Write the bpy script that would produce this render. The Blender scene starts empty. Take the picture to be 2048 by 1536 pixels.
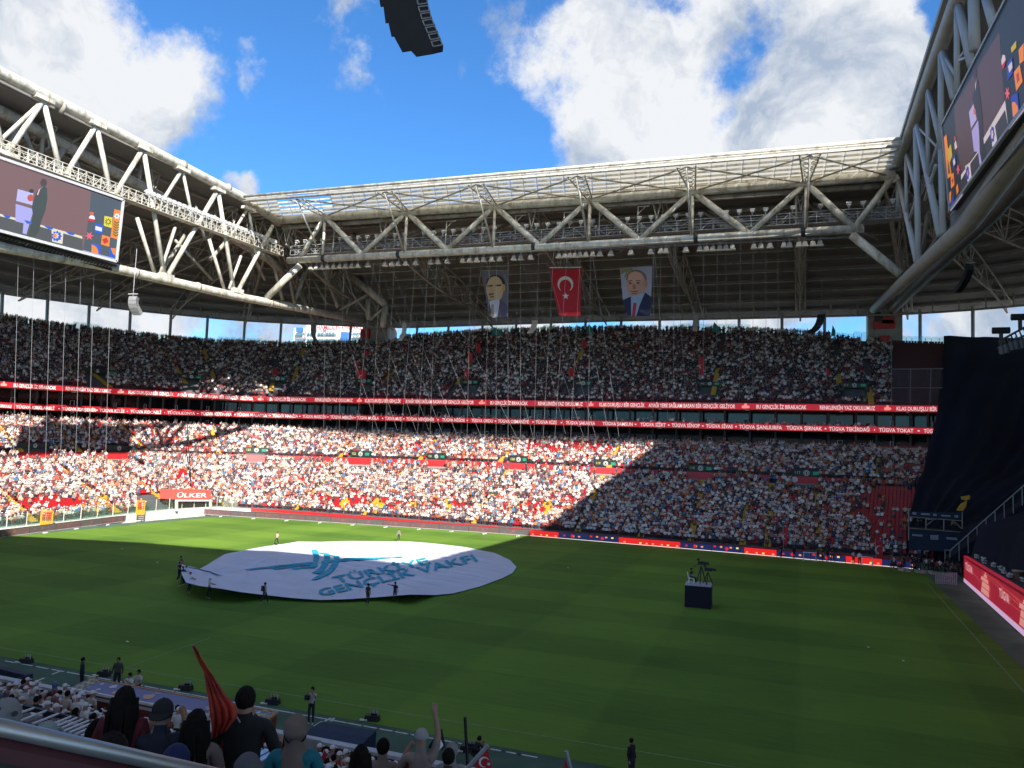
import bpy, bmesh, math, random
import numpy as np
from mathutils import Vector, Matrix
random.seed(7); rnd = random.random
rng = np.random.RandomState(11)
sc = bpy.context.scene
C = sc.collection
# ------------------------------------------------------------------ camera
F = 1542.0; H = 13.0
RM = np.array([[0.93665511, 0.00454246, -0.35022361], [0.34824098, 0.09494741, 0.93258416], [0.03748905, -0.99547193, 0.0873511]])
cd = bpy.data.cameras.new('camera'); cam = bpy.data.objects.new('camera', cd); C.objects.link(cam)
M4 = Matrix.Identity(4)
for r in range(3):
    M4[r][0] = RM[r][0]; M4[r][1] = -RM[r][1]; M4[r][2] = -RM[r][2]
M4[2][3] = H
cam.matrix_world = M4
cd.sensor_width = 36; cd.lens = F / 2048 * 36; cd.clip_start = 0.1; cd.clip_end = 6000
sc.camera = cam
SUN = Vector((-0.93, 1.03, -1.0)).normalized()
EL = math.asin(-SUN.z); AZ = math.atan2(-SUN.x, -SUN.y)
sc.view_settings.view_transform = 'Standard'; sc.view_settings.look = 'None'
sc.view_settings.exposure = 1.15; sc.view_settings.gamma = 1; sc.view_settings.use_curve_mapping = False
sl = bpy.data.lights.new('sun', 'SUN'); sl.energy = 5.0; sl.angle = math.radians(0.53); sl.color = (1, 0.95, 0.86)
so = bpy.data.objects.new('sun', sl); C.objects.link(so); so.rotation_euler = SUN.to_track_quat('-Z', 'Y').to_euler()
SKYSTR = 0.085

def ray(u, v): return RM @ np.array([u - 1024.0, v - 768.0, F])
def proj(p):
    c = RM.T @ (np.array(p, float) - np.array([0, 0, H]))
    return 1024 + F * c[0] / c[2], 768 + F * c[1] / c[2]
def atZ(u, v, z=0.0):
    d = ray(u, v); t = (z - H) / d[2]; return Vector((d[0] * t, d[1] * t, z))
def atY(u, v, Y):
    d = ray(u, v); t = Y / d[1]; return Vector((d[0] * t, Y, H + d[2] * t))
def atX(u, v, X):
    d = ray(u, v); t = X / d[0]; return Vector((X, d[1] * t, H + d[2] * t))
def atD(u, v, D):
    d = ray(u, v); t = D / F; return Vector((d[0] * t, d[1] * t, H + d[2] * t))
# ------------------------------------------------------------------ world: sky with clouds
w = bpy.data.worlds.new('World'); sc.world = w; w.use_nodes = True
nt = w.node_tree; nt.nodes.clear(); N = nt.nodes; L = nt.links
def nmath(nt, op, a, b=None, c=None):
    n = nt.nodes.new('ShaderNodeMath'); n.operation = op
    for i, x in enumerate((a, b, c)):
        if x is None: continue
        if isinstance(x, (int, float)): n.inputs[i].default_value = x
        else: nt.links.new(x, n.inputs[i])
    return n.outputs[0]
sky = N.new('ShaderNodeTexSky'); sky.sky_type = 'NISHITA'; sky.sun_disc = False
sky.sun_elevation = EL; sky.sun_rotation = AZ; sky.altitude = 100; sky.air_density = 1.0; sky.dust_density = 0.4; sky.ozone_density = 3.0
tc = N.new('ShaderNodeTexCoord'); dirv = tc.outputs['Generated']
nz = N.new('ShaderNodeVectorMath'); nz.operation = 'NORMALIZE'; L.new(dirv, nz.inputs[0]); dn = nz.outputs[0]
blobs = [(40, 120, .20, .9), (200, 190, .125, 1.0), (320, 245, .06, .85), (265, 60, .05, .75), (110, 20, .12, .9), (482, 150, .034, .66), (458, 95, .03, .5), (500, 190, .02, .5), (690, 20, .07, .7), (715, 110, .055, .62), (735, 160, .03, .5),
         (940, 128, .04, .55), (385, 130, .03, .5), (400, 300, .03, .6), (492, 372, .03, .9), (1190, 40, .13, .85), (1250, 180, .17, .95), (1110, 150, .06, .7), (1420, 60, .12, .8), (1480, 240, .20, .9), (1700, 100, .17, 1.05), (1780, 230, .16, 1.0),
         (1300, 300, .16, .8), (1900, 40, .12, .8), (60, 640, .3, .8), (600, 660, .2, .7), (1050, 655, .12, .75), (1500, 645, .2, .75), (1960, 650, .1, .75), (1850, 655, .15, .6)]
acc = None
nwarp = N.new('ShaderNodeTexNoise'); nwarp.inputs['Scale'].default_value = 7; nwarp.inputs['Detail'].default_value = 6; L.new(dn, nwarp.inputs['Vector'])
wv = N.new('ShaderNodeVectorMath'); wv.operation = 'SUBTRACT'; L.new(nwarp.outputs['Color'], wv.inputs[0]); wv.inputs[1].default_value = (.5, .5, .5)
ws = N.new('ShaderNodeVectorMath'); ws.operation = 'SCALE'; L.new(wv.outputs[0], ws.inputs[0]); ws.inputs['Scale'].default_value = .16
wa = N.new('ShaderNodeVectorMath'); L.new(dn, wa.inputs[0]); L.new(ws.outputs[0], wa.inputs[1]); dw = wa.outputs[0]
for (u, v, s, a) in blobs:
    d = Vector(ray(u, v)).normalized()
    n = N.new('ShaderNodeVectorMath'); n.operation = 'DISTANCE'; L.new(dw, n.inputs[0]); n.inputs[1].default_value = d
    q = nmath(nt, 'DIVIDE', n.outputs['Value'], s)
    q = nmath(nt, 'MULTIPLY', q, q)
    e = nmath(nt, 'MULTIPLY', nmath(nt, 'POWER', 2.718, nmath(nt, 'MULTIPLY', q, -1.0)), a)
    acc = e if acc is None else nmath(nt, 'MAXIMUM', acc, e)
# outside the frame: scattered cloud as in view
ng = N.new('ShaderNodeTexNoise'); ng.inputs['Scale'].default_value = 2.2; ng.inputs['Detail'].default_value = 3; L.new(dn, ng.inputs['Vector'])
dfw = N.new('ShaderNodeVectorMath'); dfw.operation = 'DOT_PRODUCT'; L.new(dn, dfw.inputs[0]); dfw.inputs[1].default_value = Vector(ray(1024, 400)).normalized()
outm = N.new('ShaderNodeMapRange'); outm.inputs['From Min'].default_value = .82; outm.inputs['From Max'].default_value = .68; L.new(dfw.outputs['Value'], outm.inputs['Value'])
gcl = nmath(nt, 'MULTIPLY', nmath(nt, 'MULTIPLY', ng.outputs['Fac'], 1.0), outm.outputs[0])
acc = nmath(nt, 'MAXIMUM', acc, gcl)
nf = N.new('ShaderNodeTexNoise'); nf.inputs['Scale'].default_value = 11; nf.inputs['Detail'].default_value = 12; nf.inputs['Roughness'].default_value = .66; L.new(dn, nf.inputs['Vector'])
neg = None
for (u, v, s, a) in [(1470, 150, .026, .36), (1440, 225, .02, .32), (1530, 90, .024, .34), (1895, 5, .025, .7), (1055, 290, .035, .4), (1085, 10, .02, .35)]:
    d = Vector(ray(u, v)).normalized(); n = N.new('ShaderNodeVectorMath'); n.operation = 'DISTANCE'; L.new(dw, n.inputs[0]); n.inputs[1].default_value = d
    q = nmath(nt, 'DIVIDE', n.outputs['Value'], s * 1.6); q = nmath(nt, 'MULTIPLY', q, q); e = nmath(nt, 'MULTIPLY', nmath(nt, 'POWER', 2.718, nmath(nt, 'MULTIPLY', q, -1.0)), a)
    neg = e if neg is None else nmath(nt, 'MAXIMUM', neg, e)
acc = nmath(nt, 'SUBTRACT', acc, neg)
den = nmath(nt, 'ADD', acc, nmath(nt, 'MULTIPLY', nmath(nt, 'SUBTRACT', nf.outputs['Fac'], .5), 1.15))
cm = N.new('ShaderNodeMapRange'); cm.interpolation_type = 'SMOOTHSTEP'; cm.inputs['From Min'].default_value = .40; cm.inputs['From Max'].default_value = .72; L.new(den, cm.inputs['Value'])
ns = N.new('ShaderNodeTexNoise'); ns.inputs['Scale'].default_value = 6; ns.inputs['Detail'].default_value = 10; ns.inputs['Roughness'].default_value = .6; L.new(dw, ns.inputs['Vector'])
cr = N.new('ShaderNodeValToRGB'); L.new(ns.outputs['Fac'], cr.inputs[0])
k = 1.0 / SKYSTR
cr.color_ramp.elements[0].position = .41; cr.color_ramp.elements[0].color = (.19 * k, .23 * k, .295 * k, 1)
cr.color_ramp.elements[1].position = .57; cr.color_ramp.elements[1].color = (.40 * k, .41 * k, .425 * k, 1)
tint = N.new('ShaderNodeMix'); tint.data_type = 'RGBA'; tint.blend_type = 'MULTIPLY'; tint.inputs[0].default_value = 1; L.new(sky.outputs[0], tint.inputs[6]); tint.inputs[7].default_value = (.42, .84, 1.2, 1)
mx = N.new('ShaderNodeMix'); mx.data_type = 'RGBA'; L.new(cm.outputs[0], mx.inputs[0]); L.new(tint.outputs[2], mx.inputs[6]); L.new(cr.outputs[0], mx.inputs[7])
bg = N.new('ShaderNodeBackground'); bg.inputs[1].default_value = SKYSTR; L.new(mx.outputs[2], bg.inputs[0])
ow = N.new('ShaderNodeOutputWorld'); L.new(bg.outputs[0], ow.inputs[0])
# ------------------------------------------------------------------ helpers
MATS = {}
def mat(name, col, rough=.6, metal=0, em=0, noise=.12, nscale=3.0, bump=0, emcol=None, alpha=None, spec=.5):
    if name in MATS: return MATS[name]
    m = bpy.data.materials.new(name); m.use_nodes = True; t = m.node_tree; b = t.nodes['Principled BSDF']
    b.inputs['Roughness'].default_value = rough; b.inputs['Metallic'].default_value = metal
    b.inputs['Specular IOR Level'].default_value = spec
    if noise > 0:
        c = t.nodes.new('ShaderNodeTexCoord'); n = t.nodes.new('ShaderNodeTexNoise'); n.inputs['Scale'].default_value = nscale; n.inputs['Detail'].default_value = 5
        t.links.new(c.outputs['Object'], n.inputs['Vector'])
        r = t.nodes.new('ShaderNodeValToRGB'); t.links.new(n.outputs['Fac'], r.inputs[0])
        r.color_ramp.elements[0].position = .3; r.color_ramp.elements[1].position = .7
        r.color_ramp.elements[0].color = tuple(x * (1 - noise) for x in col[:3]) + (1,)
        r.color_ramp.elements[1].color = tuple(min(1, x * (1 + noise)) for x in col[:3]) + (1,)
        t.links.new(r.outputs[0], b.inputs['Base Color'])
        if bump:
            bp = t.nodes.new('ShaderNodeBump'); bp.inputs['Strength'].default_value = bump; t.links.new(n.outputs['Fac'], bp.inputs['Height']); t.links.new(bp.outputs[0], b.inputs['Normal'])
    else: b.inputs['Base Color'].default_value = tuple(col[:3]) + (1,)
    if em: b.inputs['Emission Color'].default_value = tuple((emcol or col)[:3]) + (1,); b.inputs['Emission Strength'].default_value = em
    MATS[name] = m; return m
def objcolmat(name, rough=.8, mul=1.0):
    m = bpy.data.materials.new(name); m.use_nodes = True; t = m.node_tree; b = t.nodes['Principled BSDF']
    o = t.nodes.new('ShaderNodeObjectInfo'); c = t.nodes.new('ShaderNodeTexCoord'); n = t.nodes.new('ShaderNodeTexNoise'); n.inputs['Scale'].default_value = 9; n.inputs['Detail'].default_value = 4
    t.links.new(c.outputs['Object'], n.inputs['Vector'])
    mr = t.nodes.new('ShaderNodeMapRange'); mr.inputs['To Min'].default_value = .72 * mul; mr.inputs['To Max'].default_value = 1.2 * mul; t.links.new(n.outputs['Fac'], mr.inputs['Value'])
    mm = t.nodes.new('ShaderNodeVectorMath'); mm.operation = 'SCALE'; t.links.new(o.outputs['Color'], mm.inputs[0]); t.links.new(mr.outputs[0], mm.inputs['Scale'])
    t.links.new(mm.outputs[0], b.inputs['Base Color']); b.inputs['Roughness'].default_value = rough
    bp = t.nodes.new('ShaderNodeBump'); bp.inputs['Strength'].default_value = .3; t.links.new(n.outputs['Fac'], bp.inputs['Height']); t.links.new(bp.outputs[0], b.inputs['Normal'])
    return m
def tag(o, label=None, cat=None, group=None, kind=None, color=None):
    if label: o['label'] = label
    if cat: o['category'] = cat
    if group: o['group'] = group
    if kind: o['kind'] = kind
    if color: o.color = tuple(color[:3]) + (1,)
    return o
def empty(name, loc, label, cat, group=None, rz=0):
    o = bpy.data.objects.new(name, None); C.objects.link(o); o.location = loc; o.rotation_euler = (0, 0, rz); o.empty_display_size = .2
    return tag(o, label, cat, group)
class MB:
    def __init__(s): s.v = []; s.f = []; s.m = []
    def add(s, vs, fs, mi=0):
        b = len(s.v); s.v += [tuple(x) for x in vs]; s.f += [tuple(b + i for i in f) for f in fs]; s.m += [mi] * len(fs)
    def box(s, c, size, rz=0, mi=0, M=None, taper=1):
        hx, hy, hz = [x / 2 for x in size]; co, si = math.cos(rz), math.sin(rz); vs = []
        for z in (-1, 1):
            t = taper if z > 0 else 1
            for x, y in ((-1, -1), (1, -1), (1, 1), (-1, 1)):
                p = Vector((x * hx * t, y * hy * t, z * hz))
                if M is not None: p = M @ p; p = p + Vector(c)
                else: p = Vector((c[0] + p.x * co - p.y * si, c[1] + p.x * si + p.y * co, c[2] + p.z))
                vs.append(p)
        s.add(vs, [(3, 2, 1, 0), (4, 5, 6, 7), (0, 1, 5, 4), (1, 2, 6, 5), (2, 3, 7, 6), (3, 0, 4, 7)], mi)
    def beam(s, p, q, wd, ht, mi=0):
        p = Vector(p); q = Vector(q); d = (q - p); Ln = d.length; d.normalize()
        up = Vector((0, 0, 1)) if abs(d.z) < .95 else Vector((0, 1, 0))
        sd = d.cross(up).normalized(); up = sd.cross(d)
        vs = [a + sd * x * wd / 2 + up * z * ht / 2 for a in (p, q) for x, z in ((-1, -1), (1, -1), (1, 1), (-1, 1))]
        s.add(vs, [(0, 1, 2, 3), (7, 6, 5, 4), (0, 4, 5, 1), (1, 5, 6, 2), (2, 6, 7, 3), (3, 7, 4, 0)], mi)
    def tube(s, pts, r, n=8, mi=0, cap=True, r2=None):
        pts = [Vector(p) for p in pts]; rings = []; b = len(s.v); m = len(pts)
        for i, p in enumerate(pts):
            d = (pts[min(i + 1, m - 1)] - pts[max(i - 1, 0)]).normalized()
            up = Vector((0, 0, 1)) if abs(d.z) < .95 else Vector((0, 1, 0))
            a = d.cross(up).normalized(); c = a.cross(d)
            rr = r if r2 is None else r + (r2 - r) * i / (m - 1)
            for j in range(n):
                an = 2 * math.pi * j / n; s.v.append(tuple(p + a * rr * math.cos(an) + c * rr * math.sin(an)))
        for i in range(m - 1):
            for j in range(n):
                s.f.append((b + i * n + j, b + i * n + (j + 1) % n, b + (i + 1) * n + (j + 1) % n, b + (i + 1) * n + j)); s.m.append(mi)
        if cap:
            s.f.append(tuple(b + j for j in range(n))[::-1]); s.m.append(mi); s.f.append(tuple(b + (m - 1) * n + j for j in range(n))); s.m.append(mi)
    def ball(s, c, r, nu=8, nv=5, mi=0, z0=-1, sc3=(1, 1, 1)):
        vs = []; fs = []
        for i in range(nv + 1):
            t = math.asin(max(-1, z0)) + (math.pi / 2 - math.asin(max(-1, z0))) * i / nv
            for j in range(nu):
                a = 2 * math.pi * j / nu; vs.append((c[0] + r * sc3[0] * math.cos(t) * math.cos(a), c[1] + r * sc3[1] * math.cos(t) * math.sin(a), c[2] + r * sc3[2] * math.sin(t)))
        for i in range(nv):
            for j in range(nu): fs.append((i * nu + j, i * nu + (j + 1) % nu, (i + 1) * nu + (j + 1) % nu, (i + 1) * nu + j))
        s.add(vs, fs, mi)
    def prism(s, pts, off, mi=0):
        pts = [Vector(p) for p in pts]; off = Vector(off); n = len(pts)
        s.add(pts + [p + off for p in pts], [tuple(range(n))[::-1], tuple(range(n, 2 * n))] + [(i, (i + 1) % n, n + (i + 1) % n, n + i) for i in range(n)], mi)
    def mesh(s, name, mats, smooth=False):
        me = bpy.data.meshes.new(name); me.from_pydata(s.v, [], s.f)
        for m in (mats if isinstance(mats, (list, tuple)) else [mats]): me.materials.append(m)
        me.polygons.foreach_set('material_index', s.m)
        if smooth: me.polygons.foreach_set('use_smooth', [True] * len(s.f))
        me.update(); return me
    def build(s, name, mats, parent=None, smooth=False, kind=None):
        o = bpy.data.objects.new(name, s.mesh(name, mats, smooth)); C.objects.link(o)
        if parent is not None:
            o.parent = parent; o.matrix_parent_inverse = Matrix.Translation(parent.location).inverted() if parent.rotation_euler.z == 0 and parent.scale.x == 1 else Matrix.Identity(4)
        if kind: o['kind'] = kind
        return o
def part(name, me, parent, loc=(0, 0, 0), rz=0, color=None):
    o = bpy.data.objects.new(name, me); C.objects.link(o); o.parent = parent; o.location = loc; o.rotation_euler = (0, 0, rz)
    if color: o.color = tuple(color[:3]) + (1,)
    return o
def interp(u, line): return float(np.interp(u, [p[0] for p in line], [p[1] for p in line]))
# ------------------------------------------------------------------ materials
CONC = mat('concrete', (.30, .29, .27), .9, noise=.18, nscale=.6)
CONCD = mat('dark_concrete', (.10, .10, .105), .9, noise=.2, nscale=.5)
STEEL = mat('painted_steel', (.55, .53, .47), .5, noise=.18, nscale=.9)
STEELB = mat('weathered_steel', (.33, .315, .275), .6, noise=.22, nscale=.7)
STEELG = mat('grey_steel', (.28, .285, .30), .5, noise=.1, nscale=1)
DARK = mat('black_metal', (.018, .019, .022), .5, noise=.2)
WHITE = mat('white_paint', (.78, .78, .76), .5, noise=.05)
CEIL = None
RED = mat('red_paint', (.45, .02, .025), .5)
YEL = mat('yellow_paint', (.50, .29, .03), .7, noise=.15)
NAVY = mat('navy_cloth', (.005, .006, .018), .9, noise=.3, nscale=.3)
GLASSD = mat('dark_glass', (.012, .016, .02), .08, noise=.2)
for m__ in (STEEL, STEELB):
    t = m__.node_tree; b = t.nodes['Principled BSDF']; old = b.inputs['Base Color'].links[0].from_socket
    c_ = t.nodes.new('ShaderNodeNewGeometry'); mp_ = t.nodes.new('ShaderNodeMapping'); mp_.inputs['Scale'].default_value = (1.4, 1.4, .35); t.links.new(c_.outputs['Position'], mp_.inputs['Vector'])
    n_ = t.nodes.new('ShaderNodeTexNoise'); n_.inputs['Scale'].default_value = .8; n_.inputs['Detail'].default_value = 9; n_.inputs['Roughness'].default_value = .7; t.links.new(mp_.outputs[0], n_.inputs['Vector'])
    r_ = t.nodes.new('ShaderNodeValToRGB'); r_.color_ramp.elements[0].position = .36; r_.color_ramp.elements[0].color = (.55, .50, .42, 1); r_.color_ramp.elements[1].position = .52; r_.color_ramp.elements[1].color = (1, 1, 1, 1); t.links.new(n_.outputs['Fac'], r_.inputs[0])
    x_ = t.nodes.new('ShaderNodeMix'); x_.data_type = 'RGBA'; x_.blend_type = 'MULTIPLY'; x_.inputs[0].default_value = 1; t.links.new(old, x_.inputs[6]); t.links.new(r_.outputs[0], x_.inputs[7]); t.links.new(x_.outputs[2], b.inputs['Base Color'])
# ------------------------------------------------------------------ stadium bowl lines
LX, RX, CY = -91.0, 11.0, 114.0
def plan(S, r):
    # S: 0..1 right side, 1..2 right corner, 2..3 far side, 3..4 left corner, 4..5 left side
    if S < 1: return RX + r, 30 + (CY - 30) * S
    if S < 2: a = (S - 1) * math.pi / 2; return RX + r * math.cos(a), CY + r * math.sin(a)
    if S < 3: return RX + (LX - RX) * (S - 2), CY + r
    if S < 4: a = (S - 3) * math.pi / 2; return LX - r * math.sin(a), CY + r * math.cos(a)
    return LX - r, CY - (CY - 10) * (S - 4)
LINES = {
 'front': (8.0, [(0, 1052), (353, 1012), (415, 1010), (600, 1020), (1060, 1056), (1488, 1090), (1840, 1116), (2048, 1130)]),
 'mid_lo': (24.0, [(0, 918), (300, 920), (600, 928), (1000, 940), (1265, 954), (1560, 968), (1805, 979), (2048, 990)]),
 'walk': (26.0, [(0, 917), (300, 919), (600, 926), (1000, 937), (1265, 951), (1560, 965), (1805, 975), (2048, 985)]),
 'mid_hi': (26.3, [(0, 903), (300, 905), (600, 912), (1000, 924), (1265, 938), (1560, 951), (1805, 962), (2048, 972)]),
 'low_top': (34.0, [(0, 838), (300, 852), (500, 861), (760, 872), (1000, 880), (1280, 889), (1560, 899), (1860, 905), (2048, 908)]),
 'band_top': (34.3, [(0, 833), (300, 846), (500, 855), (760, 866), (1000, 875), (1280, 883), (1560, 891), (1860, 897), (2048, 900)]),
 'rib1_b': (34.6, [(0, 817), (280, 828), (500, 834.5), (750, 841), (1000, 847), (1280, 854), (1560, 861), (1868, 868), (2048, 872)]),
 'rib1_t': (34.6, [(0, 808), (280, 819), (500, 825.5), (750, 831.5), (1000, 837.5), (1280, 843.5), (1560, 849.5), (1868, 856.5), (2048, 860)]),
 'rib2_b': (34.6, [(0, 775), (280, 790), (500, 802), (750, 806.5), (1000, 811), (1280, 816), (1560, 820), (1868, 824), (2048, 826)]),
 'rib2_t': (34.6, [(0, 764.5), (280, 780), (500, 792.5), (750, 796.5), (1000, 800.5), (1280, 804.5), (1560, 808), (1868, 812), (2048, 814)]),
 'up_lo': (35.6, [(0, 762), (280, 778), (500, 791), (750, 795), (1000, 799), (1280, 803), (1560, 806), (1868, 810), (2048, 812)]),
 'up_top': (60.0, [(0, 640), (100, 655), (250, 672), (400, 687), (590, 694), (725, 690), (830, 677), (1000, 667), (1250, 662), (1500, 666), (1650, 675), (1780, 686), (1890, 686), (2048, 694)]),
 'rim': (64.0, [(0, 588), (100, 600), (250, 620), (480, 641), (600, 647), (720, 652), (830, 655), (1000, 649), (1250, 641), (1480, 637), (1650, 633), (1740, 630), (1795, 630), (2048, 612)]),
}
SS = np.concatenate([np.linspace(0, 1, 5)[:-1], np.linspace(1, 2, 19)[:-1], np.linspace(2, 3, 41)[:-1], np.linspace(3, 4, 37)[:-1], np.linspace(4, 5, 25)])
ZT = {}
for kname, (r, ln) in LINES.items():
    zs = []
    for S in SS:
        x, y = plan(S, r); z = 20.0; ok = True
        for _ in range(8):
            u, v = proj((x, y, z)); c = RM.T @ (np.array([x, y, z]) - np.array([0, 0, H]))
            if c[2] < 20 or u < -30 or u > 2090: ok = False; break
            z += (v - interp(u, ln)) * c[2] / F
        zs.append(z if ok else np.nan)
    zs = np.array(zs); g = ~np.isnan(zs); zs = np.interp(SS, SS[g], zs[g])
    ker = np.array([1, 2, 3, 2, 1.]) / 9; zz = np.convolve(np.pad(zs, 2, 'edge'), ker, 'valid')
    ZT[kname] = zz
def LP(k, S, dr=0, dz=0):
    x, y = plan(S, LINES[k][0] + dr); return Vector((x, y, float(np.interp(S, SS, ZT[k])) + dz))
def S_of(u, k, lo=1.4, hi=4.7, dr=0):
    # parameter S at which line k appears at image column u
    best = None
    for S in np.linspace(lo, hi, 900):
        p = LP(k, S, dr); uu, vv = proj(p)
        if best is None or abs(uu - u) < best[0]: best = (abs(uu - u), S)
    return best[1]
def lerp(a, b, t): return a + (b - a) * t
def strip(mb, rows, mi=0, flip=False):
    n = len(rows[0]); b = len(mb.v)
    for r_ in rows: mb.v += [tuple(p) for p in r_]
    for i in range(len(rows) - 1):
        for j in range(n - 1):
            f = (b + i * n + j, b + i * n + j + 1, b + (i + 1) * n + j + 1, b + (i + 1) * n + j)
            mb.f.append(f[::-1] if flip else f); mb.m.append(mi)
def terrace(name, ka, kb, nrow, S0, S1, matr, label):
    mb = MB(); Sx = [s for s in SS if S0 <= s <= S1]; rows = []
    for i in range(nrow + 1):
        t = i / nrow
        lo = [lerp(LP(ka, s), LP(kb, s), t) for s in Sx]
        if i > 0:
            pz = [lerp(LP(ka, s), LP(kb, s), (i - 1) / nrow).z for s in Sx]
            rows.append([Vector((p.x, p.y, z)) for p, z in zip(lo, pz)])
        rows.append(lo)
    strip(mb, rows)
    strip(mb, [[Vector((p.x, p.y, p.z - .4 if 'upper' in name else -0.5)) for p in rows[0]], rows[0]])
    o = mb.build(name, matr); tag(o, label, kind='structure'); return o
# ------------------------------------------------------------------ ground and pitch
mb = MB(); mb.add([(-1500, -800, -.3), (1500, -800, -.3), (1500, 2500, -.3), (-1500, 2500, -.3)], [(0, 1, 2, 3)])
tag(mb.build('ground', CONC), kind='structure')
turfm = bpy.data.materials.new('turf'); turfm.use_nodes = True; t = turfm.node_tree; b = t.nodes['Principled BSDF']; b.inputs['Roughness'].default_value = .85; b.inputs['Specular IOR Level'].default_value = .25
g = t.nodes.new('ShaderNodeNewGeometry'); sx = t.nodes.new('ShaderNodeSeparateXYZ'); t.links.new(g.outputs['Position'], sx.inputs[0])
def stripe(axis, per, off, soft=12):
    a = nmath(t, 'SINE', nmath(t, 'MULTIPLY', nmath(t, 'ADD', sx.outputs[axis], off), math.pi / per))
    return nmath(t, 'MULTIPLY', nmath(t, 'MAXIMUM', nmath(t, 'MINIMUM', nmath(t, 'MULTIPLY', a, soft), 1.0), -1.0), 1.0)
s1 = stripe(1, 5.6, 1.0); s2 = stripe(0, 9.4, 0.0)
nn = t.nodes.new('ShaderNodeTexNoise'); nn.inputs['Scale'].default_value = .09; nn.inputs['Detail'].default_value = 6; t.links.new(g.outputs['Position'], nn.inputs['Vector'])
mp = t.nodes.new('ShaderNodeMapping'); mp.inputs['Scale'].default_value = (.25, 2.5, 1); t.links.new(g.outputs['Position'], mp.inputs['Vector'])
nf2 = t.nodes.new('ShaderNodeTexNoise'); nf2.inputs['Scale'].default_value = 1.6; nf2.inputs['Detail'].default_value = 8; nf2.inputs['Roughness'].default_value = .7; t.links.new(mp.outputs[0], nf2.inputs['Vector'])
val = nmath(t, 'ADD', nmath(t, 'MULTIPLY', s1, .05), nmath(t, 'MULTIPLY', s2, .045))
val = nmath(t, 'ADD', val, nmath(t, 'MULTIPLY', nmath(t, 'SUBTRACT', nn.outputs['Fac'], .5), .5))
val = nmath(t, 'ADD', val, nmath(t, 'MULTIPLY', nmath(t, 'SUBTRACT', nf2.outputs['Fac'], .5), .45))
val = nmath(t, 'ADD', val, .5)
rp = t.nodes.new('ShaderNodeValToRGB'); t.links.new(val, rp.inputs[0])
rp.color_ramp.elements[0].position = .15; rp.color_ramp.elements[0].color = (.028, .088, .010, 1)
rp.color_ramp.elements[1].position = .85; rp.color_ramp.elements[1].color = (.175, .305, .034, 1)
t.links.new(rp.outputs[0], b.inputs['Base Color'])
n3 = t.nodes.new('ShaderNodeTexNoise'); n3.inputs['Scale'].default_value = 14; n3.inputs['Detail'].default_value = 6; t.links.new(g.outputs['Position'], n3.inputs['Vector'])
bp = t.nodes.new('ShaderNodeBump'); bp.inputs['Strength'].default_value = .35; bp.inputs['Distance'].default_value = .03; t.links.new(n3.outputs['Fac'], bp.inputs['Height']); t.links.new(bp.outputs[0], b.inputs['Normal'])
mb = MB(); cor = [(-93.2, 33.1), (-17, 33.1), (13.6, 33.1), (14.4, 110), (9, 116.3), (-38, 115.6), (-90, 110.5), (-93.2, 106)]
mb.add([(x, y, .008) for x, y in cor], [tuple(range(len(cor)))])
tag(mb.build('pitch_turf', turfm), kind='structure')
SYN = mat('artificial_turf', (.065, .12, .078), .95, noise=.25, nscale=.5, bump=.2)
mb = MB(); mb.add([(-96, 26.5, 0), (40, 26.5, 0), (40, 122, 0), (-96, 122, 0)], [(0, 1, 2, 3)])
tag(mb.build('artificial_turf_surround', SYN), kind='structure')
LINE = mat('line_paint', (.17, .25, .13), .9, noise=.3, nscale=4)
LINEW = mat('white_line_paint', (.62, .66, .62), .9, noise=.2, nscale=4)
mb = MB()
def gl(a, b_, wd, z=.014):
    a = Vector(a); b_ = Vector(b_); d = (b_ - a).normalized(); nrm = Vector((-d.y, d.x)) * wd / 2
    mb.add([(a + nrm).to_tuple() + (z,), (a - nrm).to_tuple() + (z,), (b_ - nrm).to_tuple() + (z,), (b_ + nrm).to_tuple() + (z,)], [(0, 1, 2, 3)])
tA = atZ(600, 1393).xy; tB = atZ(1300, 1507).xy; tA = tA + (tA - tB) * 1.2; tB = tB + (tB - tA) * .45
gl(tA, tB, .09); rA = atZ(1914, 1234).xy; rB = atZ(2035, 1370).xy; gl(rA + (rA - rB) * .9, rB + (rB - rA) * 1.5, .09)
gl(atZ(250, 1336).xy, atZ(420, 1276).xy, .07); gl(atZ(1075, 1107).xy, atZ(1380, 1135).xy, .08)
tag(mb.build('pitch_line', LINE), kind='structure')
mb = MB()
for i in range(34):
    u = 10 + i * 31
    p = atZ(u, 1313 + u * .1815 + 7); q = p + Vector((.95, 0, 0)); gl(p.xy, q.xy, .11, .008)
for (u0, v0, u1, v1) in [(104, 1349, 119, 1343), (74, 1362, 89, 1356), (628, 1453, 644, 1443), (662, 1443, 668, 1436), (649, 1443, 662, 1436)]:
    gl(atZ(u0, v0).xy, atZ(u1, v1).xy, .13, .008)
tag(mb.build('touchline_dash', LINEW), kind='structure')
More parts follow.
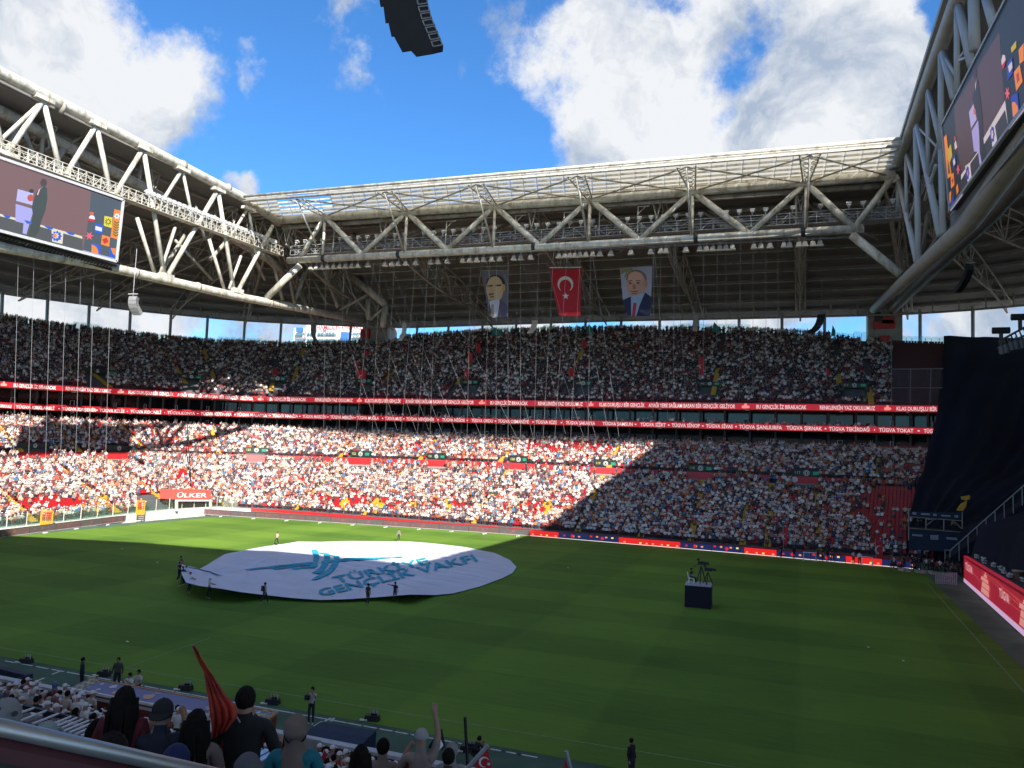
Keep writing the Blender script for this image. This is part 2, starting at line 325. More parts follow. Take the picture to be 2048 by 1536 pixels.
# paper scraps lying on the grass
# ------------------------------------------------------------------ terraces
tag(terrace('lower_terrace', 'front', 'mid_lo', 20, 1.45, 5, CONCD, 'lower seating terrace'), kind='structure')
mb = MB(); Sx = [s for s in SS if s >= 1.0]
strip(mb, [[LP('mid_lo', s) for s in Sx], [LP('walk', s) for s in Sx]]); tag(mb.build('walkway', CONC), kind='structure')
tag(terrace('middle_terrace', 'mid_hi', 'low_top', 10, 1.0, 5, CONCD, ''), kind='structure')
tag(terrace('upper_terrace', 'up_lo', 'up_top', 28, 0, 5, CONCD, ''), kind='structure')
for nm_, ka, kb, mm, lab in [('red_walkway_wall', 'walk', 'mid_hi', RED, 'red parapet wall with crests along the walkway'), ('pale_parapet_wall', 'low_top', 'band_top', mat('pale_wall', (.50, .48, .45), .8), 'pale concrete parapet at the top of the lower stand')]:
    mb = MB(); strip(mb, [[LP(ka, s) for s in Sx], [LP(kb, s) for s in Sx], [LP(kb, s, .25) for s in Sx]])
    tag(mb.build(nm_, mm), lab, kind='structure')
for o in bpy.data.objects:
    if o.get('label') == '': del o['label']
# suites
mb = MB()
strip(mb, [[LP('band_top', s, .3, -.9) for s in Sx], [LP('band_top', s, 7.5, -.9) for s in Sx]])
strip(mb, [[LP('rib1_b', s, 0) for s in Sx], [LP('rib1_b', s, 7.5) for s in Sx]])
strip(mb, [[LP('rib1_t', s, .15, -1.0) for s in Sx], [LP('rib1_t', s, 7.5, -1.0) for s in Sx]])
strip(mb, [[LP('rib2_b', s, 0) for s in Sx], [LP('rib2_b', s, 7.5) for s in Sx]])
tag(mb.build('suite_floors', CONC), kind='structure')
mb = MB()
strip(mb, [[LP('band_top', s, 6.5, -1) for s in Sx], [LP('rib1_b', s, 6.5) for s in Sx]])
strip(mb, [[LP('rib1_t', s, 6.5, -1) for s in Sx], [LP('rib2_b', s, 6.5) for s in Sx]])
tag(mb.build('suite_glazing', GLASSD), kind='structure')
mb = MB(); mw = MB(); me_ = MB()
lamp = mat('suite_lamp', (.9, .9, .85), em=1.2, noise=0)
for i, S in enumerate(np.arange(1.25, 4.75, .0225)):
    for ka, kb in (('band_top', 'rib1_b'), ('rib1_t', 'rib2_b')):
        if i % 2 == 0:
            a = LP(ka, S, 4.0, -.9); b_ = LP(kb, S, 4.0); mb.tube([a, b_], .22, 6)
        if (i * 7) % 5 == 0:
            p = LP(ka, S, 3.0, .1); q = LP(ka, S + .008, 3.0, .1); up = Vector((0, 0, 1.1))
            mw.tube([p, p + up, q + up, q], .05, 4)
        if (i * 11) % 7 == 0:
            a = LP(kb, S, .2, -.12); b_ = LP(kb, S + .006, .2, -.12); me_.beam(a, b_, .25, .1)
tag(mb.build('suite_columns', CONCD), kind='structure'); tag(mw.build('suite_handrails', WHITE), kind='structure'); tag(me_.build('suite_soffit_panels', WHITE), kind='structure')
# closing back wall behind upper stand
mb = MB(); strip(mb, [[LP('up_top', s, 0, -.0) for s in SS], [LP('up_top', s, 1.0, 0) for s in SS], [LP('up_top', s, 1.0, -30) for s in SS]]); tag(mb.build('rear_wall', CONC), kind='structure')
# ------------------------------------------------------------------ text helper
def textmesh(txt, size=1.0, ext=0.0):
    cu = bpy.data.curves.new('txt', 'FONT'); cu.body = txt; cu.size = size; cu.extrude = ext; cu.resolution_u = 2; cu.align_x = 'LEFT'; cu.offset = .018 * size
    o = bpy.data.objects.new('txt', cu); C.objects.link(o); dg = bpy.context.evaluated_depsgraph_get()
    me = bpy.data.meshes.new_from_object(o.evaluated_get(dg)); C.objects.unlink(o); bpy.data.objects.remove(o); bpy.data.curves.remove(cu)
    vs = [v.co.copy() for v in me.vertices]; fs = [tuple(p.vertices) for p in me.polygons]; bpy.data.meshes.remove(me); return vs, fs
# ------------------------------------------------------------------ led ribbons with writing
ledred = mat('led_red', (.26, .015, .02), .4, em=.2, emcol=(.9, .02, .05), noise=0)
ledtxt = mat('led_text', (.7, .62, .6), .5, em=.28, emcol=(1, .85, .8), noise=0)
ledlogo = mat('led_logo', (.6, .25, .2), .5, em=.35, emcol=(1, .3, .25), noise=0)
def arclen(k, dr):
    Sg = np.linspace(1.3, 4.95, 700); P = np.array([LP(k, s, dr) for s in Sg]); d = np.concatenate([[0], np.cumsum(np.linalg.norm(np.diff(P, axis=0), axis=1))]); return Sg, d
def ribbon(name, kb, kt, segs, label):
    root = empty(name, (0, 0, 0), label, 'led ribbon')
    mb = MB(); Sy = [s for s in SS if 1.2 <= s]
    strip(mb, [[LP(kb, s, .0) for s in Sy], [LP(kb, s, -.25) for s in Sy], [LP(kt, s, -.25) for s in Sy], [LP(kt, s, .1) for s in Sy]]); mb.build('display_band', ledred, root)
    Sg, Dg = arclen(kb, -.3)
    for (u0, u1, txt) in segs:
        S0 = S_of(u0, kb, dr=-.3); S1 = S_of(u1, kb, dr=-.3)
        vs, fs = (textmesh(txt) if txt != '#' else ([Vector((x, y, 0)) for x, y in ((0, .15), (.35, .0), (1.6, .05), (1.9, .25), (1.7, .5), (1.3, .55), (1.1, .95), (.7, .9), (.5, .55), (.1, .5))], [tuple(range(10))]))
        xs = [v.x for v in vs]; wd = max(xs) - min(xs); x0 = min(xs); D0 = np.interp(S0, Sg, Dg); D1 = np.interp(S1, Sg, Dg)
        out = []
        for v in vs:
            D = D0 + (D1 - D0) * (v.x - x0) / wd; S = float(np.interp(D, Dg, Sg)); a = LP(kb, S, -.34); b_ = LP(kt, S, -.34)
            p = lerp(a, b_, .16 + .68 * v.y / .74)
            out.append(p)
        m_ = MB(); m_.add(out, fs); m_.build('lettering' if txt != '#' else 'logo', ledtxt if txt != '#' else ledlogo, root)
    return root
ribbon('led_ribbon', 'rib2_b', 'rib2_t', [(2, 12, '#'), (26, 110, 'BU GENÇLİK İZ BIRAKACAK'), (130, 222, 'RENKLENSİN YAZ OKULUMUZ'), (235, 247, '#'), (256, 346, 'KLAS DURUŞLU BİR GENÇLİK'), (354, 506, 'AYAĞI YERE SAĞLAM BASAN BİR GENÇLİK GELİYOR'), (516, 528, '#'), (539, 613, 'BU GENÇLİK İZ BIRAKACAK'), (630, 705, 'RENKLENSİN YAZ OKULUMUZ'), (713, 725, '#'),
    (731, 803, 'KLAS DURUŞLU BİR GENÇLİK'), (812, 947, 'AYAĞI YERE SAĞLAM BASAN BİR GENÇLİK GELİYOR'), (957, 969, '#'), (980, 1057, 'BU GENÇLİK İZ BIRAKACAK'), (1077, 1164, 'RENKLENSİN YAZ OKULUMUZ'), (1176, 1188, '#'), (1197, 1289, 'KLAS DURUŞLU BİR GENÇLİK'), (1297, 1472, 'AYAĞI YERE SAĞLAM BASAN BİR GENÇLİK GELİYOR'), (1484, 1498, '#'), (1513, 1613, 'BU GENÇLİK İZ BIRAKACAK'),
    (1638, 1751, 'RENKLENSİN YAZ OKULUMUZ'), (1767, 1783, '#'), (1794, 1916, 'KLAS DURUŞLU BİR GENÇLİK')], 'upper red LED ribbon with white slogans, along the front of the top tier')
cit = [(-20, 21, 'TÜGVA KIRIKKALE'), (33, 108, 'TÜGVA KIRKLARELİ'), (124, 190, 'TÜGVA KIRŞEHİR'), (198, 248, 'TÜGVA KİLİS'), (260, 322, 'TÜGVA KOCAELİ'), (335, 390, 'TÜGVA KONYA'), (400, 464, 'TÜGVA KÜTAHYA'), (474, 534, 'TÜGVA MALATYA'), (544, 596, 'TÜGVA MANİSA'), (604, 652, 'TÜGVA MARDİN'), (660, 706, 'TÜGVA MERSİN'), (713, 758, 'TÜGVA MUĞLA'), (770, 804, 'TÜGVA MUŞ'), (812, 869, 'TÜGVA NEVŞEHİR'),
    (883, 928, 'TÜGVA NİĞDE'), (942, 986, 'TÜGVA ORDU'), (996, 1058, 'TÜGVA OSMANİYE'), (1072, 1114, 'TÜGVA RİZE'), (1130, 1191, 'TÜGVA SAKARYA'), (1204, 1264, 'TÜGVA SAMSUN'), (1280, 1332, 'TÜGVA SİİRT'), (1344, 1400, 'TÜGVA SİNOP'), (1411, 1467, 'TÜGVA SİVAS'), (1479, 1562, 'TÜGVA ŞANLIURFA'), (1575, 1643, 'TÜGVA ŞIRNAK'), (1656, 1740, 'TÜGVA TEKİRDAĞ'), (1759, 1828, 'TÜGVA TOKAT'), (1847, 1920, 'TÜGVA TRABZON')]
seg2 = []
for i, c in enumerate(cit):
    seg2.append(c)
    if i + 1 < len(cit): m_ = (c[1] + cit[i + 1][0]) / 2; seg2.append((m_ - 1.5, m_ + 1.5, '•'))
ribbon('led_ribbon', 'rib1_b', 'rib1_t', seg2, 'lower red LED ribbon with a row of province names, between the suite levels')
# ------------------------------------------------------------------ glass balustrade + posts at the top
glass = bpy.data.materials.new('balustrade_glass'); glass.use_nodes = True; t = glass.node_tree; t.nodes.clear()
o_ = t.nodes.new('ShaderNodeOutputMaterial'); m_ = t.nodes.new('ShaderNodeMixShader'); tr = t.nodes.new('ShaderNodeBsdfTransparent'); tr.inputs[0].default_value = (.86, .96, .94, 1); gs = t.nodes.new('ShaderNodeBsdfGlossy'); gs.inputs[0].default_value = (.7, .9, .9, 1); gs.inputs[1].default_value = .15
df = t.nodes.new('ShaderNodeBsdfTranslucent'); df.inputs[0].default_value = (.6, .85, .82, 1); m2 = t.nodes.new('ShaderNodeMixShader'); m2.inputs[0].default_value = .5; t.links.new(gs.outputs[0], m2.inputs[1]); t.links.new(df.outputs[0], m2.inputs[2])
m_.inputs[0].default_value = .16; t.links.new(tr.outputs[0], m_.inputs[1]); t.links.new(m2.outputs[0], m_.inputs[2]); t.links.new(m_.outputs[0], o_.inputs[0])
root = empty('glass_balustrade', (0, 0, 0), 'greenish glass balustrade panels along the top edge of the upper tier', 'balustrade')
Sl = [S_of(u, 'up_top') for u in np.arange(-8, 2070, 13)]
tall = [(140, 200), (425, 520), (590, 720), (1075, 1110), (1350, 1500), (1700, 1760), (690, 760), (960, 1030)]
for i in range(len(Sl) - 1):
    if abs(Sl[i] - Sl[i + 1]) < 1e-5: continue
    a = LP('up_top', Sl[i], .4); b_ = LP('up_top', Sl[i + 1], .4); u = -8 + i * 13
    if 722 < u < 806 or 1755 < u < 1795: continue
    h = 2.0 if any(p < u < q for p, q in tall) else 1.45
    d = b_ - a; a2 = a + d * .05; b2 = b_ - d * .05; off = Vector((-d.y, d.x, 0)).normalized() * .03
    m_ = MB(); m_.prism([a2, b2, b2 + Vector((0, 0, h)), a2 + Vector((0, 0, h))], off); m_.build('glass_panel', glass, root)
    m_ = MB(); m_.beam(a, a + Vector((0, 0, h * .8)), .09, .09); m_.build('post', STEELG, root)
POST_U = [4, 94, 178, 259, 338, 413, 486, 560, 628, 699, 831, 896, 963, 1031, 1099, 1169, 1242, 1317, 1396, 1478, 1563, 1650, 1840, 1944, 2052]
for u in POST_U:
    S = S_of(u, 'up_top', dr=1.6); a = LP('up_top', S, 1.6, -1); b_ = LP('rim', S, -1.8, .3)
    m_ = MB(); m_.tube([a, b_], .34, 8); o = m_.build('roof_column', STEELG)
    tag(o, 'slim grey roof column standing in the gap behind the upper tier', 'column', 'roof columns in the gap above the upper tier')
# ------------------------------------------------------------------ roof
def corr_mat(name, col, sc_=9):
    m = mat(name, col, .75, noise=.15, nscale=.15); t = m.node_tree; b = t.nodes['Principled BSDF']
    uv = t.nodes.new('ShaderNodeUVMap'); w_ = t.nodes.new('ShaderNodeTexWave'); w_.inputs['Scale'].default_value = sc_; w_.bands_direction = 'X'; t.links.new(uv.outputs[0], w_.inputs['Vector'])
    bp = t.nodes.new('ShaderNodeBump'); bp.inputs['Strength'].default_value = .9; bp.inputs['Distance'].default_value = .3; t.links.new(w_.outputs['Fac'], bp.inputs['Height']); t.links.new(bp.outputs[0], b.inputs['Normal']); return m
CEIL = corr_mat('corrugated_ceiling', (.34, .335, .32))
ZR = 55.0
def RP(S, t, dz=0):
    x0, y0 = plan(S, 4.0); q = LP('rim', S); p = Vector((x0, y0, ZR + float(np.interp(S, [0, 2, 3, 4, 5], [-.5, 0, 0, 2.2, 2.2])))); r = lerp(p, q, t); r.z += dz + 1.6 * math.sin(math.pi * t); return r
roof = empty('stadium_roof', (0, 0, 0), 'corrugated grey stadium roof over the far and end stands', 'roof')
NB = 13
for i in range(NB):
    mb = MB(); t0 = i / NB; t1 = (i + 1) / NB
    # lapped bands, each a little lower at its inner edge
    rows = [[RP(s, t0, -.45) for s in SS], [RP(s, t1, 0.0) for s in SS], [RP(s, t1, .5) for s in SS], [RP(s, t0, .5) for s in SS]]
    strip(mb, rows + [rows[0]], flip=True); o = mb.build('roof_panel', CEIL, roof)
    uvl = o.data.uv_layers.new(name='UVMap'); cum = {}
    dist = np.concatenate([[0], np.cumsum([(RP(SS[j + 1], .5) - RP(SS[j], .5)).length for j in range(len(SS) - 1)])])
    n = len(SS); uvs = []
    for lp in o.data.loops: uvs += [dist[lp.vertex_index % n] * .35, (lp.vertex_index // n) * .1]
    uvl.data.foreach_set('uv', uvs)
for i in range(1, NB):
    m_ = MB(); m_.tube([RP(s, i / NB, -.62) for s in SS], .13, 5); m_.build('purlin', STEELB, roof)
mb = MB(); 
for kz in (0, ):
    pts = [LP('rim', s, 0, .2) for s in SS]; mb.tube(pts, .35, 6)
mb.build('rim_beam', STEELB, roof, True)
mb = MB(); pts = [RP(s, .9, -2.6) for s in SS]; mb.tube(pts, .22, 6); mb.build('rim_beam', STEELB, roof, True)
# lattice under the rim
lat = np.arange(1.3, 4.9, .05)
for i in range(len(lat) - 1):
    m_ = MB(); S = lat[i]; S2 = lat[i + 1]
    a = RP(S, .9, -2.6); b_ = LP('rim', S2, 0, .2); c_ = LP('rim', S, 0, .2); d_ = RP(S, .9, .2)
    m_.tube([a, b_] if i % 2 else [c_, RP(S2, .9, -2.6)], .13, 5); m_.tube([a, d_], .13, 5); m_.build('brace', STEELB, roof)
# near roof, unseen behind the camera; inner edge shaped to cast the pitch shadow
mb = MB(); mb.prism([(-175, -78, 55.8), (-175, 6, 55.8), (-60, 6, 55.8), (-42, 11.5, 55.8), (-23, 16.6, 55.8), (-4, 17.8, 55.8), (96, 17.8, 55.8), (96, -78, 55.8)], (0, 0, 1.4)); mb.box((70, 60, 50), (55, 60, 1))
near = mb.build('near_roof', CEIL); tag(near, 'unseen roof over the near stand, inner edge shaped to cast the pitch shadow', kind='structure')
mb = MB(); mb.box((44.5, 68, 55.6), (65, 110, .55)); tag(mb.build('side_roof', CEIL), kind='structure')  # unseen slab, extended to stop sun leaking in beside the near roof
# trusses under the ceiling: lattice rafters
def rafter(S, t0, t1, depth, label):
    root = empty('roof_rafter', RP(S, t0, -.6), label, 'truss', 'lattice rafters under the roof')
    top0 = RP(S, t0, -.6); n = 9; tp = [RP(S, t0 + (t1 - t0) * i / n, -.7) for i in range(n + 1)]
    tang = (RP(S + .01, .5) - RP(S - .01, .5)).normalized(); sd = tang * .9
    bt = [p + Vector((0, 0, -depth * (.35 + .65 * math.sin(math.pi * min(1, (i + 1.5) / (n))))) ) for i, p in enumerate(tp)]
    m_ = MB(); m_.tube([p + sd for p in tp], .16, 5); m_.tube([p - sd for p in tp], .16, 5); m_.build('top_chord', STEELB, root)
    m_ = MB(); m_.tube(bt, .2, 6); m_.build('bottom_chord', STEELB, root)
    m_ = MB()
    for i in range(n):
        a, b_ = (tp[i], bt[i + 1]) if i % 2 else (bt[i], tp[i + 1])
        for q in (-1, 1):
            m_.tube([tp[i] + sd * q, bt[i]], .1, 4)
            m_.tube([tp[i] + sd * q, bt[i + 1]] if i % 2 == 0 else [bt[i], tp[i + 1] + sd * q], .09, 4)
        m_.tube([tp[i] + sd, tp[i] - sd], .08, 4)
    m_.build('lattice', STEELB, root)
for u in (1222, 1600, 1000, 1400, 800):
    S = S_of(u, 'rim'); rafter(S, .02, .93, 5.5, 'lattice rafter of steel tubes under the far roof, ' + {1222: 'near the middle banner', 1600: 'rightmost', 1000: 'above the left portrait', 1400: 'right of the right portrait', 800: 'leftmost'}[u])
for S in (3.12, 3.3, 3.48, 3.66, 3.84, 4.02, 4.2, 4.38, 1.9, 1.72, 1.5):
    rafter(S, .05, .95, 4.8, 'lattice rafter of steel tubes under the %s corner roof, %s' % (('left', ['nearest the pylon', 'second from the pylon', 'third from the pylon', 'fourth from the pylon', 'fifth from the pylon', 'sixth from the pylon', 'seventh from the pylon', 'farthest left'][int(round((S - 3.12) / .18))]) if S > 2.5 else ('right', ['nearest the pylon', 'behind the lower tube', 'farthest right'][int(round((1.9 - S) / .2))])))
# ------------------------------------------------------------------ great trusses
def member(root, name, pts, r, n=10, m=STEEL):
    mb = MB(); mb.tube(pts, r, n); return mb.build(name, m, root, True)
lt = empty('roof_truss', (-93.5, 90, 36), 'pale left roof truss with thick tube chords, the big screen in front', 'truss')
XL = -93.5
topc = [atX(u, v, XL) for u, v in [(0, 145), (235, 265), (490, 397), (560, 446)]]
zt = topc[1].z; d0 = (topc[1] - topc[0]); topc = [Vector((XL, 20, topc[0].z + .5)), topc[0]] + topc[1:]
member(lt, 'top_chord', topc, .78)
botp = [atX(u, v, XL) for u, v in [(0, 493), (200, 530), (330, 560), (470, 592), (600, 617), (745, 646)]]
member(lt, 'bottom_chord', [botp[0] + (botp[0] - botp[1]) * 3] + botp, .72)
LM = [((84, 203), (12, 312), .42), ((88, 205), (122, 350), .42), ((190, 254), (130, 352), .42), ((194, 256), (222, 392), .42), ((283, 302), (228, 392), .42), ((288, 304), (328, 548), .42), ((362, 343), (312, 423), .34), ((366, 345), (388, 452), .3), ((432, 386), (337, 548), .45),
      ((437, 387), (467, 578), .42), ((493, 421), (457, 480), .3), ((498, 424), (512, 508), .3), ((545, 452), (478, 578), .45), ((274, 435), (309, 547), .34), ((418, 478), (448, 578), .34), ((350, 455), (320, 548), .3), ((482, 512), (458, 578), .3), ((-30, 150), (8, 312), .42), ((84, 203), (-4, 285), .3)]
for a, b_, r in LM: member(lt, 'diagonal', [atX(*a, XL), atX(*b_, XL)], r * .84, 8)
for u, v in [(84, 203), (190, 254), (285, 302), (362, 343), (434, 384), (495, 421)]:
    p = atX(u, v, XL); m_ = MB(); m_.box((p.x + .2, p.y, p.z + .3), (1.1, 2.6, .5)); m_.build('gusset', STEEL, lt)
for u, v in [(330, 553), (472, 582), (126, 352), (225, 393), (10, 312)]:
    p = atX(u, v, XL); m_ = MB(); m_.box((p.x + .2, p.y, p.z), (1.0, 2.4, .8)); m_.build('gusset', STEEL, lt)
for u, v in [(122, 215), (365, 331), (455, 376)]:
    p = atX(u, v, XL); m_ = MB(); m_.tube([p - Vector((0, .25, 0)), p + Vector((0, .25, 0))], .86, 12); m_.build('splice_collar', STEELB, lt, True)
for u, v in [(120, 515), (270, 546), (395, 574), (540, 606)]:
    p = atX(u, v, XL); m_ = MB(); m_.tube([p - Vector((0, .2, 0)), p + Vector((0, .2, 0))], .8, 12); m_.build('splice_collar', STEELB, lt, True)
# rear half of the left truss
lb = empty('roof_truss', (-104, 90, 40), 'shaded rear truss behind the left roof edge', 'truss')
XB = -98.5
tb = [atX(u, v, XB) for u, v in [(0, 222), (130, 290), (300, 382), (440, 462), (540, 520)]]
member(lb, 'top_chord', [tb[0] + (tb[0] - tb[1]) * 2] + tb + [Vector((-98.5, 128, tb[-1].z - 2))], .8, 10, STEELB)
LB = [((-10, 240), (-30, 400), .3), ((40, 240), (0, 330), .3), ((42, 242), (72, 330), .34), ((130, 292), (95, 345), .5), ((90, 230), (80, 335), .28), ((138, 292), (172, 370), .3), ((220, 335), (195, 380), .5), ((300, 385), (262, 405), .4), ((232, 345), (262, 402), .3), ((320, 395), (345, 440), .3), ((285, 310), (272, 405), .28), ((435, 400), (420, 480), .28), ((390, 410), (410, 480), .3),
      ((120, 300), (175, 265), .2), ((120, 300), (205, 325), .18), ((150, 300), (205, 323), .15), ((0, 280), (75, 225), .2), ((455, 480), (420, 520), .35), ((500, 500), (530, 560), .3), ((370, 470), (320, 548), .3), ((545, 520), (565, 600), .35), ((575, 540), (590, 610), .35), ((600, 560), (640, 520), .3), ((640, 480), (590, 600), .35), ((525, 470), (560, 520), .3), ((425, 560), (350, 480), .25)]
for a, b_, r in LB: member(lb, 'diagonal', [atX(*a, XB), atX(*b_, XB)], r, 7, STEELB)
# far truss
YT = 118
ft = empty('roof_truss', (-40, 118, 46), 'long pale roof truss spanning above the far stand with zigzag diagonals', 'truss')
member(ft, 'top_chord', [atY(556, 441, YT), atY(1180, 400, YT), atY(1790, 350, YT)], .7)
bc = [atY(576, 521, YT), atY(1150, 491, YT), atY(1726, 457, YT)]
member(ft, 'bottom_chord', bc, .62)
for a, b_ in [((600, 530), (533, 596)), ((1704, 470), (1800, 548))]:
    member(ft, 'end_strut', [atY(*a, YT), atX(*b_, XL if a[0] < 1000 else 12.9)], .62)
TN = [(650, 433), (814, 424), (990, 412), (1180, 399), (1385, 383), (1612, 366), (1785, 355)]
BN = [(600, 516), (724, 509), (893, 500), (1078, 491), (1278, 480), (1498, 468), (1708, 456)]
for i in range(7):
    member(ft, 'diagonal', [atY(*BN[i], YT), atY(*TN[i], YT)], .42, 8)
    if i < 6: member(ft, 'diagonal', [atY(*TN[i], YT), atY(*BN[i + 1], YT)], .5, 8)
    if i < 6:
        p = atY(*TN[i], YT); member(ft, 'vertical', [p, Vector((p.x, p.y, bc[0].z + (bc[2].z - bc[0].z) * i / 7))], .27, 7)
    p = atY(*TN[i], YT); m_ = MB(); m_.box((p.x, p.y, p.z - .2), (2.2, .5, 1.2), taper=.6); m_.build('gusset', STEEL, ft)
    p = atY(*BN[i], YT); m_ = MB(); m_.box((p.x, p.y, p.z - .3), (2.6, .5, .9)); m_.build('gusset', STEEL, ft)
fr = empty('roof_truss', (-40, 127, 46), 'rear steel lattice right behind the long far roof truss', 'truss')
for i in range(7):
    o = Vector((0, 9, 0))
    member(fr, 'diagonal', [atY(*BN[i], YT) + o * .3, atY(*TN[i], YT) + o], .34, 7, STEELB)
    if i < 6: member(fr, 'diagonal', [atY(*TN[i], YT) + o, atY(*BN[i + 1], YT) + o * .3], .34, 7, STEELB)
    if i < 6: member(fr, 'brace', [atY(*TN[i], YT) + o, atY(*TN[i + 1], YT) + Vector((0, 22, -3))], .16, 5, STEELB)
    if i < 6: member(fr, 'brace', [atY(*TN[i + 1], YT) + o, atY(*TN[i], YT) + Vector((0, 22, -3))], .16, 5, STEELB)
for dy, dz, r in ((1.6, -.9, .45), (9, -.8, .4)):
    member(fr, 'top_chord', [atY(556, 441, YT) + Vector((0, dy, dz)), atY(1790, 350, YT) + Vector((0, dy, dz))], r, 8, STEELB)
for u in (648, 798, 1068, 1392, 1606):
    p = atY(u, 521 - (u - 576) * .0557, YT); m_ = MB(); m_.tube([p - Vector((.3, 0, 0)), p + Vector((.3, 0, 0))], .74, 12); m_.build('splice_collar', DARK, ft, True)
# canopy of pale panels reaching inwards
can = empty('roof_canopy', (-40, 112, 55), 'translucent pale panelled canopy along the inner edge of the far roof, one bay open', 'canopy')
pan = bpy.data.materials.new('translucent_panel'); pan.use_nodes = True; t = pan.node_tree; t.nodes.clear()
o_ = t.nodes.new('ShaderNodeOutputMaterial'); m1 = t.nodes.new('ShaderNodeMixShader'); tr = t.nodes.new('ShaderNodeBsdfTransparent'); tr.inputs[0].default_value = (.98, .9, .74, 1); m2 = t.nodes.new('ShaderNodeMixShader')
dd = t.nodes.new('ShaderNodeBsdfDiffuse'); tl = t.nodes.new('ShaderNodeBsdfTranslucent'); dd.inputs[0].default_value = (.66, .63, .55, 1); tl.inputs[0].default_value = (.52, .485, .40, 1); m2.inputs[0].default_value = .6
t.links.new(dd.outputs[0], m2.inputs[1]); t.links.new(tl.outputs[0], m2.inputs[2]); m1.inputs[0].default_value = .88; t.links.new(tr.outputs[0], m1.inputs[1]); t.links.new(m2.outputs[0], m1.inputs[2]); t.links.new(m1.outputs[0], o_.inputs[0])
YE = 107.0
eL = atY(490, 394, YE); eR = atY(1803, 279, YE); bL = atY(556, 441, YT) + Vector((-6, 0, .9)); bR = atY(1790, 350, YT) + Vector((0, 0, .9))
def CP(a, c, dz=0): p = lerp(lerp(eL, eR, a), lerp(bL, bR, a), c); p.z += dz; return p
NC, NR = 48, 6
for i in range(NC):
    for j in range(NR):
        if (3 <= i <= 7 and 1 <= j <= 3) or (4 <= i <= 6 and j == 0) or (i, j) in ((5, 4), (6, 4)): continue
        a0, a1 = i / NC + .0008, (i + 1) / NC - .0008; c0, c1 = j / NR + .001, (j + 1) / NR - .001
        m_ = MB(); tilt = (rnd() - .5) * .05
        m_.add([CP(a0, c0), CP(a1, c0), CP(a1, c1, .05 + tilt), CP(a0, c1, .05)], [(0, 1, 2, 3)]); m_.build('canopy_panel', pan, can)
for j in range(NR + 1):
    m_ = MB(); m_.beam(CP(0, j / NR, -.18), CP(1, j / NR, -.18), .14, .26); m_.build('purlin', STEEL, can)
member(can, 'edge_tube', [CP(-.002, 0, .1), CP(1.0, 0, .1)], .26); member(can, 'edge_tube', [CP(-.002, -.03, -.9), CP(1.0, -.03, -.9)], .2)
for i in range(NC + 1):
    m_ = MB(); m_.beam(CP(i / NC, 0, -.06), CP(i / NC, 1, -.06), .07, .12); m_.build('glazing_bar', STEEL, can)
EU = [(593, 391), (770, 376), (952, 361), (1153, 344), (1373, 325), (1620, 301)]
for i, (u, v) in enumerate(EU):
    e = atY(u, v, YE); e.z -= .7; tp = atY(*TN[i], YT); bt = atY(*BN[i], YT); bt = Vector((tp.x, YT, bc[0].z + (bc[2].z - bc[0].z) * (tp.x - bc[0].x) / (bc[2].x - bc[0].x)))
    member(can, 'strut', [e, bt], .17, 6)
    root = can
    for dx in (-1.3, 1.3):
        member(can, 'strut', [e + Vector((dx, 0, 0)), tp + Vector((dx * .3, 0, 0))], .13, 5)
    m_ = MB()
    for q in range(6):
        a = lerp(e + Vector((-1.3, 0, 0)), tp, q / 6); b_ = lerp(e + Vector((1.3, 0, 0)), tp, (q + 1) / 6); a2 = lerp(e + Vector((1.3, 0, 0)), tp, q / 6); b2 = lerp(e + Vector((-1.3, 0, 0)), tp, (q + 1) / 6); m_.tube([a, b_], .07, 4); m_.tube([a2, b2], .07, 4)
    m_.build('lattice', STEEL, can)
    if i < 5:
        e2 = atY(*EU[i + 1], YE); e2.z -= .7; t2 = atY(*TN[i + 1], YT)
        member(can, 'brace', [e, t2], .13, 5, STEELB); member(can, 'brace', [e2, tp], .13, 5, STEELB)
    else:
        member(can, 'brace', [e, atY(1780, 352, YT)], .13, 5, STEELB); member(can, 'brace', [atY(1795, 300, YE), tp], .13, 5, STEELB)
# right truss
rt = empty('roof_truss', (12.9, 90, 40), 'shaded right roof truss with a thick lower tube and the second screen', 'truss')
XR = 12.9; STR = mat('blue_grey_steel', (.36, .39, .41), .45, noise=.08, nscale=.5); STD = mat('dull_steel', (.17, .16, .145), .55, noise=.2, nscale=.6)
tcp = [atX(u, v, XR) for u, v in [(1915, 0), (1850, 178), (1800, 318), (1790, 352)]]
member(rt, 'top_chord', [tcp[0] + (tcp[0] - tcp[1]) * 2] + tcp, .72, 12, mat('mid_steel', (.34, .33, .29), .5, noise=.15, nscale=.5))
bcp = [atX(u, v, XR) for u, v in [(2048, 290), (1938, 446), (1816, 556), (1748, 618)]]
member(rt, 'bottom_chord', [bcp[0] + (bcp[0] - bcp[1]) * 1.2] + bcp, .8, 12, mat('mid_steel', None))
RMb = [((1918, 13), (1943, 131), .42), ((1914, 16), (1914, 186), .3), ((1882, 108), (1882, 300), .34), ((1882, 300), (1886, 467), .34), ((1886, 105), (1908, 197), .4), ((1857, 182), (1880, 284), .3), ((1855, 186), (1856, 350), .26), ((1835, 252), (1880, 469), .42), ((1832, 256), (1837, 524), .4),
      ((1814, 310), (1832, 378), .3), ((1812, 313), (1813, 430), .25), ((1798, 362), (1834, 524), .42), ((1947, 0), (1950, 100), .5), ((1973, 0), (1990, 60), .4), ((1880, 275), (1858, 350), .2), ((1840, 258), (1872, 292), .15), ((1893, 118), (1910, 150), .18), ((1918, 118), (1935, 95), .15), ((1918, 120), (1938, 113), .15), ((1832, 400), (1818, 440), .2), ((1872, 330), (1850, 400), .2), ((1796, 365), (1795, 420), .35)]
